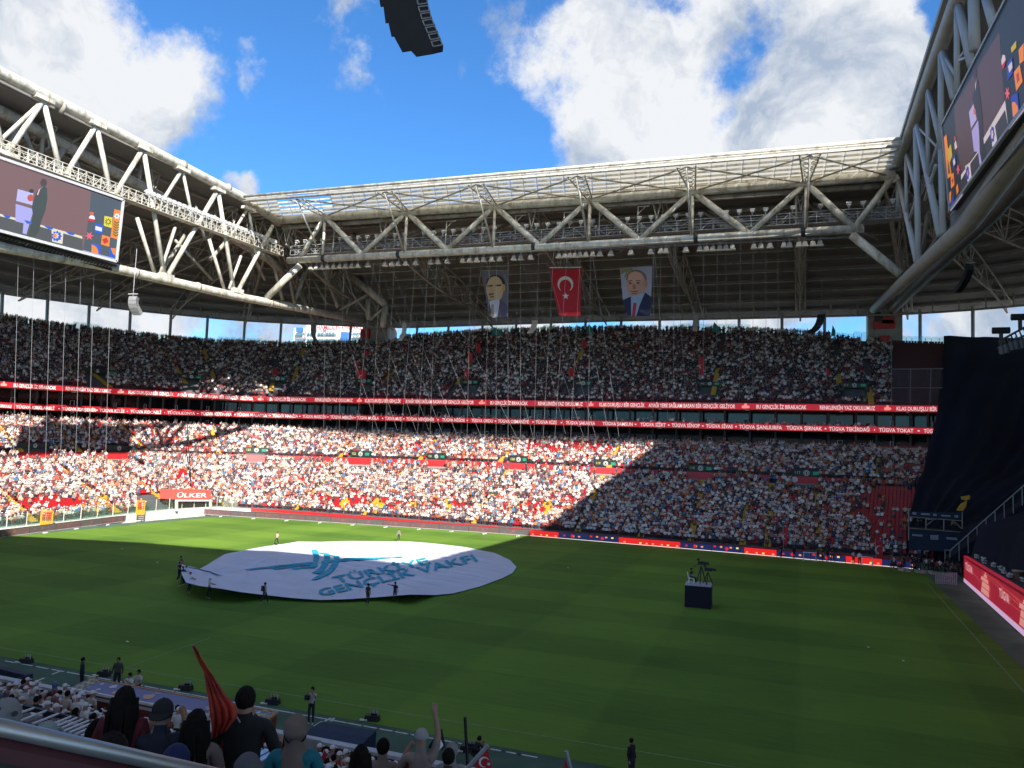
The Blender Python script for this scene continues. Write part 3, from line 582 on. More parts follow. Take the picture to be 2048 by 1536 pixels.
for a, b_, r in RMb: member(rt, 'diagonal', [atX(*a, XR), atX(*b_, XR)], r * .85, 8, STR)
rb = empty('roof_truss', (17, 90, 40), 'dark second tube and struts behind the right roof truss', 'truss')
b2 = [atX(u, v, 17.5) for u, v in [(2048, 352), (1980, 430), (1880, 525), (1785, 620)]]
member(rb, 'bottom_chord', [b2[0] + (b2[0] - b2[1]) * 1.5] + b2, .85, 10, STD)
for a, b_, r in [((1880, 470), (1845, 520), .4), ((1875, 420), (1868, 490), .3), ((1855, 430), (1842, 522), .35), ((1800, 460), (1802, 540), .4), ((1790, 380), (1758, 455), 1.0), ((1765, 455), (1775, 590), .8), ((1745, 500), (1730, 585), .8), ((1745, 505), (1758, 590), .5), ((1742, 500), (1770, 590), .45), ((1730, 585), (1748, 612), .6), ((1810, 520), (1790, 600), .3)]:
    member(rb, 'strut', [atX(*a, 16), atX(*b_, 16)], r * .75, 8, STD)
# left corner struts
lc = empty('corner_struts', (-95, 150, 38), 'heavy branching roof struts above the left corner pylon', 'strut')
for a, b_, r in [((695, 545), (772, 610), 1.0), ((772, 610), (766, 655), .9), ((735, 600), (737, 640), .7), ((735, 590), (680, 620), .4), ((690, 545), (640, 560), .5), ((656, 560), (676, 615), .5), ((620, 545), (655, 610), .35), ((680, 555), (745, 640), .3), ((772, 612), (740, 640), .35), ((700, 600), (690, 640), .35)]:
    member(lc, 'strut', [atY(*a, 148), atY(*b_, 148)], r * .85, 8, STEELB)
# catwalks with light boxes
def catwalk(p0, p1, n, label, h=1.7, wd=1.4, mt=STEELG, fl=True):
    root = empty('catwalk', p0, label, 'catwalk'); d = (p1 - p0) / n; sd = Vector((-d.y, d.x, 0)).normalized() * wd / 2
    m_ = MB(); m_.beam(p0, p1, wd, .08); m_.build('deck', mt, root)
    m_ = MB()
    for s in (-1, 1):
        for z in (.0, h * .55, h): m_.beam(p0 + sd * s + Vector((0, 0, z)), p1 + sd * s + Vector((0, 0, z)), .09, .09)
    m_.build('handrail', mt, root)
    m_ = MB()
    for i in range(n + 1):
        for s in (-1, 1):
            q = p0 + d * i + sd * s; m_.beam(q, q + Vector((0, 0, h)), .08, .08)
            if i < n: m_.beam(q, q + d + Vector((0, 0, h * .95)) if i % 2 else q + d, .06, .06); 
            if i < n and i % 2 == 0: m_.beam(q + Vector((0, 0, h * .95)), q + d, .06, .06)
    m_.build('railing_bars', mt, root, kind='stuff')
    return root
LAMPM = mat('lamp_housing', (.45, .46, .47), .4)
def lampbox():
    m_ = MB(); m_.box((0, 0, 0), (.7, .5, .55), taper=.7); m_.box((0, -.02, -.32), (.85, .62, .1), mi=1); m_.box((0, 0, .5), (.1, .1, .6)); return m_.mesh('floodlight', [LAMPM, WHITE])
lbm = lampbox()
c0 = atY(585, 512, 119.5); c1 = atY(1800, 438, 119.5)
catwalk(c0, c1, 56, 'grey lattice catwalk along the far roof truss')
for i in range(54):
    p = lerp(c0, c1, (i + .5) / 54); 
    if i % 9 == 4: continue
    m_ = bpy.data.objects.new('floodlight', lbm); C.objects.link(m_); m_.location = p + Vector((0, -.3, 2.5)); m_.rotation_euler = (2.6 + (i % 3) * .1, 0, 0); tag(m_, 'small box floodlight standing on the far catwalk rail', 'floodlight', 'floodlights on the far catwalk'); m_.scale = (.9,) * 3
for u in [622, 633, 644, 655, 668, 680, 692, 704, 716, 736, 770, 784, 797, 812, 832, 862, 876, 895, 926, 940, 954, 968, 984, 1000, 1028, 1042, 1062, 1118, 1130, 1140, 1150, 1160, 1172, 1186, 1200, 1222, 1262, 1302, 1322, 1332, 1372, 1400, 1413, 1426, 1440, 1452, 1465, 1508, 1522, 1540, 1568, 1579, 1598, 1610, 1626, 1640]:
    v = 535 - (u - 622) * .048; p = atY(u, v, 121)
    o = bpy.data.objects.new('floodlight', lbm); C.objects.link(o); o.location = p; tag(o, 'hanging floodlight with a pale reflector below the far roof truss', 'floodlight', 'floodlights hanging below the far truss'); o.scale = (1.15, 1.15, 1.15)
m_ = MB(); a = atY(610, 524, 121); b_ = atY(1720, 474, 121)
for dz in (0, 1.1):
    m_.beam(a + Vector((0, 0, dz)), b_ + Vector((0, 0, dz)), .12, .12)
for i in range(80):
    p = lerp(a, b_, i / 80); q = lerp(a, b_, (i + 1) / 80); m_.beam(p + Vector((0, 0, 1.1 * (i % 2))), q + Vector((0, 0, 1.1 * ((i + 1) % 2))), .07, .07)
tag(m_.build('lighting_rail', STEELG), 'thin lattice lighting rail below the far roof truss', 'lighting rail')
c0 = atX(-10, 305, -92.3); c1 = atX(560, 512, -93.6)
cwl = catwalk(c0, c1, 46, 'pale lattice catwalk running along the left roof truss', mt=STEEL)
for i in range(30):
    p = lerp(c0, c1, .42 + i * .019); o = bpy.data.objects.new('floodlight', lbm); C.objects.link(o); o.location = p + Vector((0, 0, 2.3)); o.rotation_euler = (2.7, 0, 1.57); tag(o, 'small floodlight on the left catwalk beyond the screen', 'floodlight', 'floodlights on the left catwalk'); o.scale = (.9,) * 3
catwalk(atY(1728, 448, 121), atY(1830, 430, 121) + Vector((2, 0, 0)), 6, 'short catwalk joining the far truss to the right truss')
catwalk(atX(1830, 445, 14), atX(1905, 290, 14), 12, 'dark catwalk behind the right screen', mt=STD)
# gallows brackets on catwalk
for u, v in [(666, 500), (891, 490), (963, 484), (1030, 480), (1127, 475), (1198, 470), (1275, 465), (1592, 448)]:
    p = atY(u, v, 119.2); m_ = MB(); m_.tube([p, p + Vector((0, 0, 4.2)), p + Vector((1.8, 0, 4.2))], .1, 5); m_.tube([p + Vector((1.2, 0, 4.2)), p + Vector((0, 0, 3.0))], .06, 4); tag(m_.build('gallows_bracket', STEEL), 'small gallows bracket standing on the far catwalk', 'bracket', 'gallows brackets on the far catwalk')
# ------------------------------------------------------------------ pylons
def pylon(c, sz, zt, label):
    root = empty('pylon', (c[0], c[1], 0), label, 'pylon'); m_ = MB(); m_.box((c[0], c[1], zt / 2), (sz[0], sz[1], zt)); m_.build('shaft', CONC, root)
    return root
pa = atY(760, 660, 177); py = pylon((pa.x, 177), (7.5, 5), 46, 'grey concrete pylon under the left roof corner, red box on it')
m_ = MB(); m_.box((pa.x - 2.6, 174.2, 42.3), (2.6, 1, 2.6)); m_.build('red_box', RED, py)
m_ = MB(); m_.box((pa.x - 3.4, 174.0, 40.0), (1.8, 1, 1.8)); m_.build('red_box', RED, py)
pb = atY(1768, 660, 176); py = pylon((pb.x, 176), (6.4, 5), 45.5, 'grey concrete pylon under the right roof corner with red boxes')
for u, v, sx_, sz_ in [(1768, 649, 3.7, 1.6), (1775, 641, 2.0, 1.2), (1769, 681, 1.6, 1.8)]:
    p = atY(u, v, 173.2); m_ = MB(); m_.box(p, (sx_ * 1.1, .7, sz_ * 1.1)); m_.build('red_box', RED, py)
p = atY(1757, 634, 173.1); m_ = MB(); m_.box(p, (1.5, .8, 2)); m_.build('cabinet', DARK, py)
# ------------------------------------------------------------------ far crowd, seats
SHIRTS = [(.66, .60, .57), (.60, .50, .48), (.03, .025, .035), (.62, .44, .38), (.04, .045, .10), (.40, .06, .06), (.5, .09, .05), (.60, .34, .22), (.75, .72, .70), (.05, .05, .06), (.42, .34, .27), (.6, .45, .42), (.10, .08, .09), (.62, .56, .52), (.08, .05, .06), (.55, .44, .42), (.25, .22, .24), (.72, .70, .69), (.16, .05, .06), (.05, .16, .32), (.68, .62, .6), (.45, .15, .05)]
def randmat(name, cols, mul, rough=.85, fn='RANDOM'):
    m = bpy.data.materials.new(name); m.use_nodes = True; t = m.node_tree; b = t.nodes['Principled BSDF']; b.inputs['Roughness'].default_value = rough
    o = t.nodes.new('ShaderNodeObjectInfo'); a = nmath(t, 'FRACT', nmath(t, 'MULTIPLY', o.outputs['Random'], mul))
    r = t.nodes.new('ShaderNodeValToRGB'); r.color_ramp.interpolation = 'CONSTANT'; t.links.new(a, r.inputs[0]); e = r.color_ramp.elements
    while len(e) < len(cols): e.new(.5)
    for i, c in enumerate(cols): e[i].position = i / len(cols); e[i].color = tuple(c) + (1,)
    t.links.new(r.outputs[0], b.inputs['Base Color']); return m
SK = [(.46, .27, .18), (.34, .19, .12), (.5, .32, .22), (.28, .15, .09)]
R_SH = randmat('crowd_shirt', SHIRTS, 1.0); R_SKIN = randmat('crowd_skin', SK, 17.3, .6); R_HAIR = randmat('crowd_hair', [(.02, .013, .01), (.035, .02, .012), (.015, .012, .012)], 5.7)
R_CAP = randmat('crowd_cap', [(.70, .68, .67), (.70, .68, .67), (.66, .64, .66), (.35, .06, .05), (.70, .68, .67), (.5, .42, .36)], 41.1); R_TR = randmat('crowd_trousers', [(.015, .015, .02), (.02, .025, .05), (.04, .04, .045), (.08, .06, .06), (.03, .03, .04)], 29.9)
R_SCARF = randmat('crowd_scarf', [(.5, .42, .35), (.6, .56, .52), (.05, .04, .04), (.35, .16, .17), (.5, .42, .42), (.14, .2, .24), (.55, .46, .36)], 13.1)
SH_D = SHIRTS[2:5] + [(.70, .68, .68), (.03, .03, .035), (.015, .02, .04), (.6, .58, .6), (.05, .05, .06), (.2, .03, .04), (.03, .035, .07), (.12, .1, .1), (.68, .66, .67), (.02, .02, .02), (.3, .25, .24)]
R_SHD = randmat('crowd_shirt_upper', SH_D, 1.0); CMD = [R_SHD]  # darker shirt mix puts the upper tier's shade into the colours
CM = [R_SH, R_SKIN, R_HAIR, R_CAP, R_TR, R_SCARF]
def crowd_variant(k, mats=None):
    m = MB(); stand = k in (3, 6); h0 = .45 if not stand else .85
    # local: facing -Y, origin at feet
    if stand:
        m.box((-.1, .0, .43), (.15, .17, .86), mi=4, taper=1.1); m.box((.1, .0, .43), (.15, .17, .86), mi=4, taper=1.1)
    else:
        for s in (-1, 1):
            m.box((s * .11, -.2, .47), (.16, .46, .15), mi=4); m.box((s * .11, -.42, .22), (.12, .13, .44), mi=4)
    lean = -.05 if k % 2 else .03
    m.add([(-.17, -.1, h0), (.17, -.1, h0), (.17, .12, h0), (-.17, .12, h0), (-.22, -.11 + lean, h0 + .42), (.22, -.11 + lean, h0 + .42), (.22, .1 + lean, h0 + .42), (-.22, .1 + lean, h0 + .42), (-.09, -.06 + lean, h0 + .55), (.09, -.06 + lean, h0 + .55), (.09, .06 + lean, h0 + .55), (-.09, .06 + lean, h0 + .55)],
          [(0, 1, 5, 4), (1, 2, 6, 5), (2, 3, 7, 6), (3, 0, 4, 7), (4, 5, 9, 8), (5, 6, 10, 9), (6, 7, 11, 10), (7, 4, 8, 11), (8, 9, 10, 11)], 0)
    zh = h0 + .68
    m.ball((0, lean - .02, zh), .102, 7, 4, 1, -1, (.85, 1, 1.12))
    m.tube([(0, lean, h0 + .5), (0, lean, h0 + .62)], .055, 5, 1, False)
    for s in (-1, 1):
        sh = Vector((s * .23, lean, h0 + .46))
        if k == 2 or (k == 6 and s > 0): el = sh + Vector((s * .1, -.1, .22)); ha = el + Vector((-s * .08, -.08, .27))
        elif k in (1, 4): el = sh + Vector((s * .06, -.1, -.26)); ha = el + Vector((-s * .12, -.22, .1))
        else: el = sh + Vector((s * .07, -.02, -.28)); ha = el + Vector((-s * .09, -.24, -.06))
        m.tube([sh, el], .058, 5, 0, True, .05); m.tube([el, ha], .04, 5, 1, True, .032)
    if k in (0, 1, 6, 5):
        m.ball((0, lean - .015, zh + .02), .112, 8, 3, 3, .1, (.9, 1.02, 1.05)); m.box((0, lean - .17, zh + .05), (.17, .14, .02), mi=3)
    elif k in (2, 3): m.ball((0, lean + .012, zh + .015), .110, 8, 4, 2, -.25, (.92, 1.0, 1.15))
    else:
        m.ball((0, lean + .02, zh + .01), .122, 8, 5, 5, -.8, (.95, 1.0, 1.15)); m.ball((0, lean + .02, zh - .2), .19, 7, 3, 5, -.3, (1, .8, .8))
    return m.mesh('spectator', mats or CM, False)
vcol = bpy.data.collections.new('crowd_sources')
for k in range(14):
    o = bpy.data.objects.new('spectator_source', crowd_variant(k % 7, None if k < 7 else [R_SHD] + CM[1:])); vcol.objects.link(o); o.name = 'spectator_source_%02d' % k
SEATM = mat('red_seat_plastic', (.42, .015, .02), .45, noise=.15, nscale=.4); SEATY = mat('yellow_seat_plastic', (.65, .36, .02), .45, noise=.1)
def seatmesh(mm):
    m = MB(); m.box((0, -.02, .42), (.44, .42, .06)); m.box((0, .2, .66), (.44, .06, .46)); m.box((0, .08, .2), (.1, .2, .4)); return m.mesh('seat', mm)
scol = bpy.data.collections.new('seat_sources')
for mm, nm_ in ((SEATM, 'seat_source_0'), (SEATY, 'seat_source_1'), (mat('net_dimmed_red_seat', (.085, .018, .02), .7, noise=.3, nscale=.3), 'seat_source_2')):  # last one: red seats under the net, its dimming put into the colour
    o = bpy.data.objects.new(nm_, seatmesh(mm)); scol.objects.link(o)
def instancer(name, pts, rots, idx, scl, coll, label, cat=None):
    me = bpy.data.meshes.new(name); me.vertices.add(len(pts)); me.vertices.foreach_set('co', np.array(pts, dtype=np.float32).ravel())
    for nm_, arr, ty in (('rz', rots, 'FLOAT'), ('vi', idx, 'INT'), ('sc', scl, 'FLOAT')):
        at = me.attributes.new(nm_, ty, 'POINT'); at.data.foreach_set('value', np.array(arr, dtype=np.int32 if ty == 'INT' else np.float32))
    o = bpy.data.objects.new(name, me); C.objects.link(o)
    g = bpy.data.node_groups.new(name + '_nodes', 'GeometryNodeTree'); g.interface.new_socket('Geometry', in_out='INPUT', socket_type='NodeSocketGeometry'); g.interface.new_socket('Geometry', in_out='OUTPUT', socket_type='NodeSocketGeometry')
    n = g.nodes; gi = n.new('NodeGroupInput'); go = n.new('NodeGroupOutput'); ip = n.new('GeometryNodeInstanceOnPoints'); ci = n.new('GeometryNodeCollectionInfo')
    ci.inputs['Collection'].default_value = coll; ci.inputs['Separate Children'].default_value = True; ci.inputs['Reset Children'].default_value = True
    def na(nm_, ty):
        x = n.new('GeometryNodeInputNamedAttribute'); x.data_type = ty; x.inputs['Name'].default_value = nm_; return [q for q in x.outputs if q.name == 'Attribute' and q.enabled][0]
    cx = n.new('ShaderNodeCombineXYZ'); g.links.new(na('rz', 'FLOAT'), cx.inputs[2])
    g.links.new(gi.outputs[0], ip.inputs['Points']); g.links.new(ci.outputs[0], ip.inputs['Instance']); ip.inputs['Pick Instance'].default_value = True
    g.links.new(na('vi', 'INT'), ip.inputs['Instance Index']); g.links.new(cx.outputs[0], ip.inputs['Rotation']); g.links.new(na('sc', 'FLOAT'), ip.inputs['Scale']); g.links.new(ip.outputs[0], go.inputs[0])
    md = o.modifiers.new('scatter', 'NODES'); md.node_group = g
    tag(o, label, cat, kind='stuff'); return o
# aisles as S positions per tier
low_aisle_u = [(20, 1000), (165, 962), (282, 958), (420, 975), (660, 960), (790, 955), (985, 990), (1200, 965), (1300, 1000), (1400, 990), (1500, 915), (1540, 1060), (1640, 1060)]
def S_at(ka, kb, u, v):
    best = None
    for S in np.linspace(1.3, 4.8, 700):
        for tt in (.1, .3, .5, .7, .9):
            p = lerp(LP(ka, S), LP(kb, S), tt); a, b_ = proj(p); e = (a - u) ** 2 + (b_ - v) ** 2
            if best is None or e < best[0]: best = (e, S)
    return best[1]
LOW_A = [S_at('front', 'mid_lo', u, v) for u, v in low_aisle_u]
MID_A = [S_at('mid_hi', 'low_top', u, v) for u, v in [(10, 870), (140, 880), (265, 878), (700, 890), (860, 895), (1015, 903), (1230, 905), (1500, 915), (1755, 935), (430, 880)]]
UP_A = [S_at('up_lo', 'up_top', u, v) for u, v in [(135, 715), (200, 720), (346, 730), (407, 700), (550, 740), (600, 728), (800, 740), (945, 740), (1155, 720), (1440, 730), (1674, 745), (1742, 785)]]
crowdP, crowdR, crowdI, crowdSc = [], [], [], []; seatP, seatR, seatI = [], [], []
front_people = []
def outward(S):
    a = plan(S, 10); b_ = plan(S, 20); return math.atan2(-(b_[0] - a[0]), (b_[1] - a[1]))
def clump(x, y): return .5 + .5 * math.sin(x * .21 + 2.1 * math.sin(y * .17)) * math.sin(y * .27 + 1.3 * math.sin(x * .13))
def visible(p, mg=40):
    c = RM.T @ (np.array(p) - np.array([0, 0, H])); 
    if c[2] < 5: return False
    u = 1024 + F * c[0] / c[2]; return -mg < u < 2048 + mg
VOMR = [(41, 98, 886, 896), (216, 257, 891, 902), (492, 531, 895, 905), (700, 740, 902, 913), (855, 890, 908, 917), (1018, 1052, 913, 924), (1190, 1230, 921, 932), (1379, 1422, 930, 942), (1590, 1635, 939, 952),
  (175, 210, 737, 746), (366, 396, 749, 757), (538, 566, 752, 761), (712, 740, 757, 766), (925, 955, 760, 768), (1150, 1180, 761, 771), (1400, 1437, 763, 771), (1688, 1730, 765, 775)]
def blocked(x, y, z, u, v):
    if x < -94 and x > -103 and 98 < y < 112.5: return True
    for a, b_, c_, d_ in VOMR:
        if a - 3 < u < b_ + 3 and c_ - 2 < v + 2 and v - 3 < d_ + 16: return True
    return False
def aocc(S, r):
    if S > 3.9: return .12
    return .66 + .3 * math.sin(S * 40 + r * .7)
def fill(ka, kb, nrow, S0, S1, aisles, occ, wA, rowk, seatonly=None, dz=0):
    for r in range(nrow):
        tt = (r + .55) / nrow; zt = r / nrow if r else 0
        Sg = np.linspace(S0, S1, 900); P = np.array([lerp(LP(ka, s), LP(kb, s), tt) for s in Sg]); D = np.concatenate([[0], np.cumsum(np.linalg.norm(np.diff(P, axis=0), axis=1))])
        Z = np.array([lerp(LP(ka, s), LP(kb, s), r / nrow).z for s in Sg])
        n = int(D[-1] / .52); Ad = [np.interp(a, Sg, D) for a in aisles]
        for i in range(n):
            d = (i + .5) * .52; S = float(np.interp(d, D, Sg)); x = float(np.interp(d, D, P[:, 0])); y = float(np.interp(d, D, P[:, 1])); z = float(np.interp(d, D, Z)) + dz
            if not visible((x, y, z)): continue
            onA = min([abs(d - a) for a in Ad] or [9]) < wA
            if onA and rnd() > aocc(S, r): continue
            rz = outward(S); u, v = proj((x, y, z + 1)); o_ = occ(S, r / nrow, x, y, u, v)
            if blocked(x, y, z, u, v): continue
            if not onA: seatP.append((x, y, z)); seatR.append(rz); seatI.append(int(rowk(S, r, u, v)))
            if rnd() < o_:
                jx = (rnd() - .5) * .12; q = (x + jx, y + (rnd() - .5) * .1, z)
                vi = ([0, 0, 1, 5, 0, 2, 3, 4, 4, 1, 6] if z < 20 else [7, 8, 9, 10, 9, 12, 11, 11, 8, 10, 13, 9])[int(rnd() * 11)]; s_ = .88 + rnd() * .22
                crowdP.append(q); crowdR.append(rz + (rnd() - .5) * .7); crowdI.append(vi); crowdSc.append(s_)
empties = [((30, 990, 170, 1012), .25), ((640, 990, 780, 1010), .2), ((780, 1000, 960, 1012), .35), ((1780, 975, 1850, 1010), 0), ((1740, 960, 1860, 1000), .15), ((1740, 1000, 1860, 1080), .35), ((1700, 975, 1760, 1040), .5), ((350, 935, 385, 970), .4), ((1000, 1000, 1100, 1022), .45), ((870, 882, 960, 886), .2), ((1050, 882, 1240, 897), .3)]
def occ_low(S, t_, x, y, u, v):
    o_ = .93 - .22 * (clump(x, y) > .86)
    for (a, b_, c_, d_), q in empties:
        if a < u < c_ and b_ < v < d_: o_ = min(o_, q)
    if u > 1855: return 0
    return o_
fill('front', 'mid_lo', 20, 1.5, 4.9, LOW_A, occ_low, .62, lambda S, r, u, v: (640 < u < 1130 and 994 < v < 1022 and (int(u / 17) % 4 == 0)) or (180 < u < 220 and v > 980))
fill('mid_hi', 'low_top', 10, 1.3, 4.9, MID_A, occ_low, .62, lambda S, r, u, v: False)
aocc = lambda S, r: .35 + .45 * math.sin(S * 53 + r * .45)
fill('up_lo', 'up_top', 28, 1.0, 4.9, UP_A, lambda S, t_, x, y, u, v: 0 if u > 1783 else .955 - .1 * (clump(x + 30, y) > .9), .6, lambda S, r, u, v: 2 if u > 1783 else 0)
def occ_s1(S, t_, x, y, u, v): return 0.0 if u > 1750 else (.72 if u > 480 else .45)
def occ_s2(S, t_, x, y, u, v): return 0 if u < 640 else (.45 if u < 1760 else 0)
fill('band_top', 'band_top', 1, 1.3, 4.9, [], occ_s1, .6, lambda *a: False, dz=-.85)
n0 = len(seatP)
LINES['s1b'] = (36.0, []); ZT['s1b'] = ZT['band_top'] - .35; LINES['s1a'] = (35.1, []); ZT['s1a'] = ZT['band_top'] - .8
fill('s1a', 's1b', 2, 1.3, 4.9, [], occ_s1, .6, lambda *a: False)
LINES['s2a'] = (35.2, []); ZT['s2a'] = ZT['rib1_t'] - .9; LINES['s2b'] = (36.8, []); ZT['s2b'] = ZT['rib1_t'] - .3
fill('s2a', 's2b', 2, 1.3, 4.9, [], occ_s2, .6, lambda *a: False)
# people standing along the walkway and at the back
for S in np.linspace(1.7, 4.7, 900):
    if rnd() < .45:
        p = LP('mid_lo', S, .4 + rnd() * 1.2, -.05); u, v = proj(p)
        if visible(p) and u < 1850 and not any(a < u < b_ for a, b_, c_, d_ in VOMR[:9]): crowdP.append(tuple(p)); crowdR.append(outward(S) + (rnd() - .5) * 2); crowdI.append(3 if rnd() < .6 else 6); crowdSc.append(.95 + rnd() * .12)
for S in np.linspace(2.05, 4.7, 1500):
    if rnd() < .6:
        p = LP('up_top', S, -.9 + rnd() * .8, -.3 + rnd() * .3); u, v = proj(p)
        if visible(p) and not 725 < u < 800: crowdP.append(tuple(p)); crowdR.append(outward(S)); crowdI.append(3 if rnd() < .6 else 6); crowdSc.append(.85 + rnd() * .15)
instancer('crowd', crowdP, crowdR, crowdI, crowdSc, vcol, 'dense crowd in mostly white shirts and caps filling the far and left stands')
instancer('seats', seatP, seatR, seatI, [1] * len(seatP), scol, 'rows of red plastic seats under the crowd in the far stands')
print('crowd', len(crowdP), 'seats', len(seatP))
# yellow aisle stairs
def aisle(ka, kb, S, nrow, t0=0., t1=1., wd=.95, lab='yellow aisle stairs between the seat blocks'):
    root = empty('aisle_stairs', LP(ka, S), lab, 'stairs', 'yellow aisle stairs'); m_ = MB()
    a0 = lerp(LP(ka, S), LP(kb, S), t0); dirv_ = (LP(kb, S) - LP(ka, S)); dirv_.z = 0; dirv_.normalize(); sd = Vector((-dirv_.y, dirv_.x, 0)) * wd / 2; N2 = nrow * 2
    for i in range(int(t0 * N2), int(t1 * N2)):
        p = lerp(LP(ka, S), LP(kb, S), i / N2); q = lerp(LP(ka, S), LP(kb, S), (i + 1) / N2); z = q.z + .06
        P = [Vector((p.x, p.y, z)) - sd, Vector((p.x, p.y, z)) + sd, Vector((q.x, q.y, z)) + sd, Vector((q.x, q.y, z)) - sd]
        m_.prism(P, (0, 0, -.35))
    m_.build('steps', YEL, root)
def cl_(S): return ordw[sorted(LOW_A if S in LOW_A else MID_A if S in MID_A else UP_A, reverse=True).index(S)]
ordw = ['leftmost', 'second from left', 'third from left', 'fourth from left', 'fifth from left', 'sixth from left', 'seventh from left', 'eighth from left', 'ninth from left', 'tenth from left', 'eleventh from left', 'twelfth from left', 'thirteenth from left', 'rightmost', 'x', 'y']
for S in LOW_A: aisle('front', 'mid_lo', S, 20, lab='yellow aisle stairs in the lowest block of seats, ' + cl_(S))
for S in MID_A: aisle('mid_hi', 'low_top', S, 10, lab='yellow aisle stairs above the red walkway wall, ' + cl_(S))
for i, S in enumerate(UP_A): aisle('up_lo', 'up_top', S, 28, [0, .1, .15, .3, .1, .2, .3, .2, .3, .1, .25, 0][i], [.9, .8, .85, .9, .5, .95, .6, .5, .8, .45, .55, .3][i], lab='yellow aisle stairs in the upper tier, ' + cl_(S))
# ------------------------------------------------------------------ vomitories with crests
VOMM = mat('vomitory_green', (.018, .035, .032), .5); CRESTW = mat('crest_white', (.62, .6, .56), .5, noise=0); GRN = mat('exit_green', (.02, .25, .15), .5, em=.06, noise=0); DAYGLOW = mat('daylight_glow', (.8, .85, .9), .5, em=1.0, noise=0)
def arccrest(m_, c, ux, uy, r, mi, n=16):
    m_.add([c + ux * (r * math.cos(2 * math.pi * i / n)) + uy * (r * math.sin(2 * math.pi * i / n)) for i in range(n)], [tuple(range(n))], mi)
def vomitory(u0, u1, v0, v1, k, dr, label, num=None, lit=None):
    uc = (u0 + u1) / 2; S = S_of(uc, k, dr=dr); x, y = plan(S, LINES[k][0] + dr)
    P = Vector((x, y, 0)); rz = outward(S); ux = Vector((math.cos(rz), math.sin(rz), 0)); n_ = Vector((math.sin(rz), -math.cos(rz), 0)); up = Vector((0, 0, 1))
    # heights where the box face meets the image rows
    c = RM.T @ (np.array([x, y, 20.]) - np.array([0, 0, H])); pu, pv = proj((x, y, 20)); zt = 20 + (pv - v0) * c[2] / F; zb = 20 + (pv - v1) * c[2] / F
    W = (u1 - u0) * c[2] / F / max(.35, abs(ux @ Vector(RM[:, 0]))); hW = W / 2
    root = empty('vomitory', P + up * zb, label, 'entrance')
    def Q(a, z, o=0): return P + ux * a + up * z + n_ * o
    m_ = MB(); m_.prism([Q(-hW, zb), Q(hW, zb), Q(hW + .5, zt), Q(-hW - .5, zt)], -n_ * 5); lin = m_.build('lintel', VOMM, root)
    zf = zb - 2.1
    for s in (-1, 1):
        m_ = MB(); m_.prism([Q(s * hW, zf), Q(s * (hW - .25), zf), Q(s * (hW - .25), zb), Q(s * hW, zb)], -n_ * 5); m_.build('side_wall', VOMM, root)
    m_ = MB(); m_.prism([Q(-hW, zf, -3), Q(hW, zf, -3), Q(hW, zb, -3), Q(-hW, zb, -3)], -n_ * .1); m_.build('opening', DAYGLOW if lit else DARK, root)  # daylight through the upper openings is imitated by an added glowing panel
    hh = (zt - zb); cc = Q(0, (zt + zb) / 2, .03)
    m_ = MB(); arccrest(m_, cc, ux, up, hh * .44, 0); arccrest(m_, cc + n_ * .02, ux, up, hh * .34, 1); arccrest(m_, cc + n_ * .04, ux, up, hh * .27, 0)
    m_.prism([cc + n_ * .05 + ux * a * hh + up * b_ * hh for a, b_ in ((-.12, -.15), (.12, -.15), (.1, .15), (-.1, .15))], n_ * .02, 1); m_.build('crest', [CRESTW, VOMM], lin)
    m_ = MB(); m_.prism([Q(hW * .5, zb + hh * .25, .02), Q(hW * .92, zb + hh * .25, .02), Q(hW * .92, zb + hh * .75, .02), Q(hW * .5, zb + hh * .75, .02)], n_ * .04); m_.build('exit_sign', GRN, lin)
    vs, fs = textmesh(num or '113', hh * .6); x0 = min(v.x for v in vs); y0 = min(v.y for v in vs)
    m_ = MB(); m_.add([Q(-hW * .9 + (v.x - x0), zb + hh * .3 + (v.y - y0), .03) for v in vs], fs); m_.build('block_number', mat('number_yellow', (.55, .5, .2), .5, noise=0), lin)
for i, (a, b_, c_, d_) in enumerate([(41, 98, 886, 896), (216, 257, 891, 902), (492, 531, 895, 905), (700, 740, 902, 913), (855, 890, 908, 917), (1018, 1052, 913, 924), (1190, 1230, 921, 932), (1379, 1422, 930, 942), (1590, 1635, 939, 952)]):
    vomitory(a, b_, c_, d_, 'mid_hi', .6, 'dark green crested vomitory on the lower stand walkway, %s of nine from left' % ['leftmost', 'second', 'third', 'fourth', 'fifth', 'sixth', 'seventh', 'eighth', 'rightmost'][i], str(125 - i))
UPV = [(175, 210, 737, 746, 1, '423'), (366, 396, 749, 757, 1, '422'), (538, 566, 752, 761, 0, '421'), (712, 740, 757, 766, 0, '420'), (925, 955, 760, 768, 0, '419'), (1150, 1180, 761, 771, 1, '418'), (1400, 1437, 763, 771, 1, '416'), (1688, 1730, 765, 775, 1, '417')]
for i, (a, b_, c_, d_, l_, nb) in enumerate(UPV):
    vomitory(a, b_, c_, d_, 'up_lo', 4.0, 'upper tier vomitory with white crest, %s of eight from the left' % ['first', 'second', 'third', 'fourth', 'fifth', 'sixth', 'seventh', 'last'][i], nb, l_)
# crests on the red wall
for u in [370, 405, 432, 1590, 1140, 1110, 1300, 1330, 1816, 830, 905, 965, 620]:
    S = S_of(u, 'walk'); a = lerp(LP('walk', S), LP('mid_hi', S), .5); rz = outward(S); ux = Vector((math.cos(rz), math.sin(rz), 0)); n_ = Vector((math.sin(rz), -math.cos(rz), 0))
    m_ = MB(); m_.prism([a + n_ * .12 + ux * .5 * math.cos(q * math.pi / 6) + Vector((0, 0, .5 * math.sin(q * math.pi / 6))) for q in range(12)], n_ * .05)
    tag(m_.build('crest_plaque', CRESTW), 'round white crest plaque on the red walkway wall', 'plaque', 'round crest plaques on the red walkway wall')
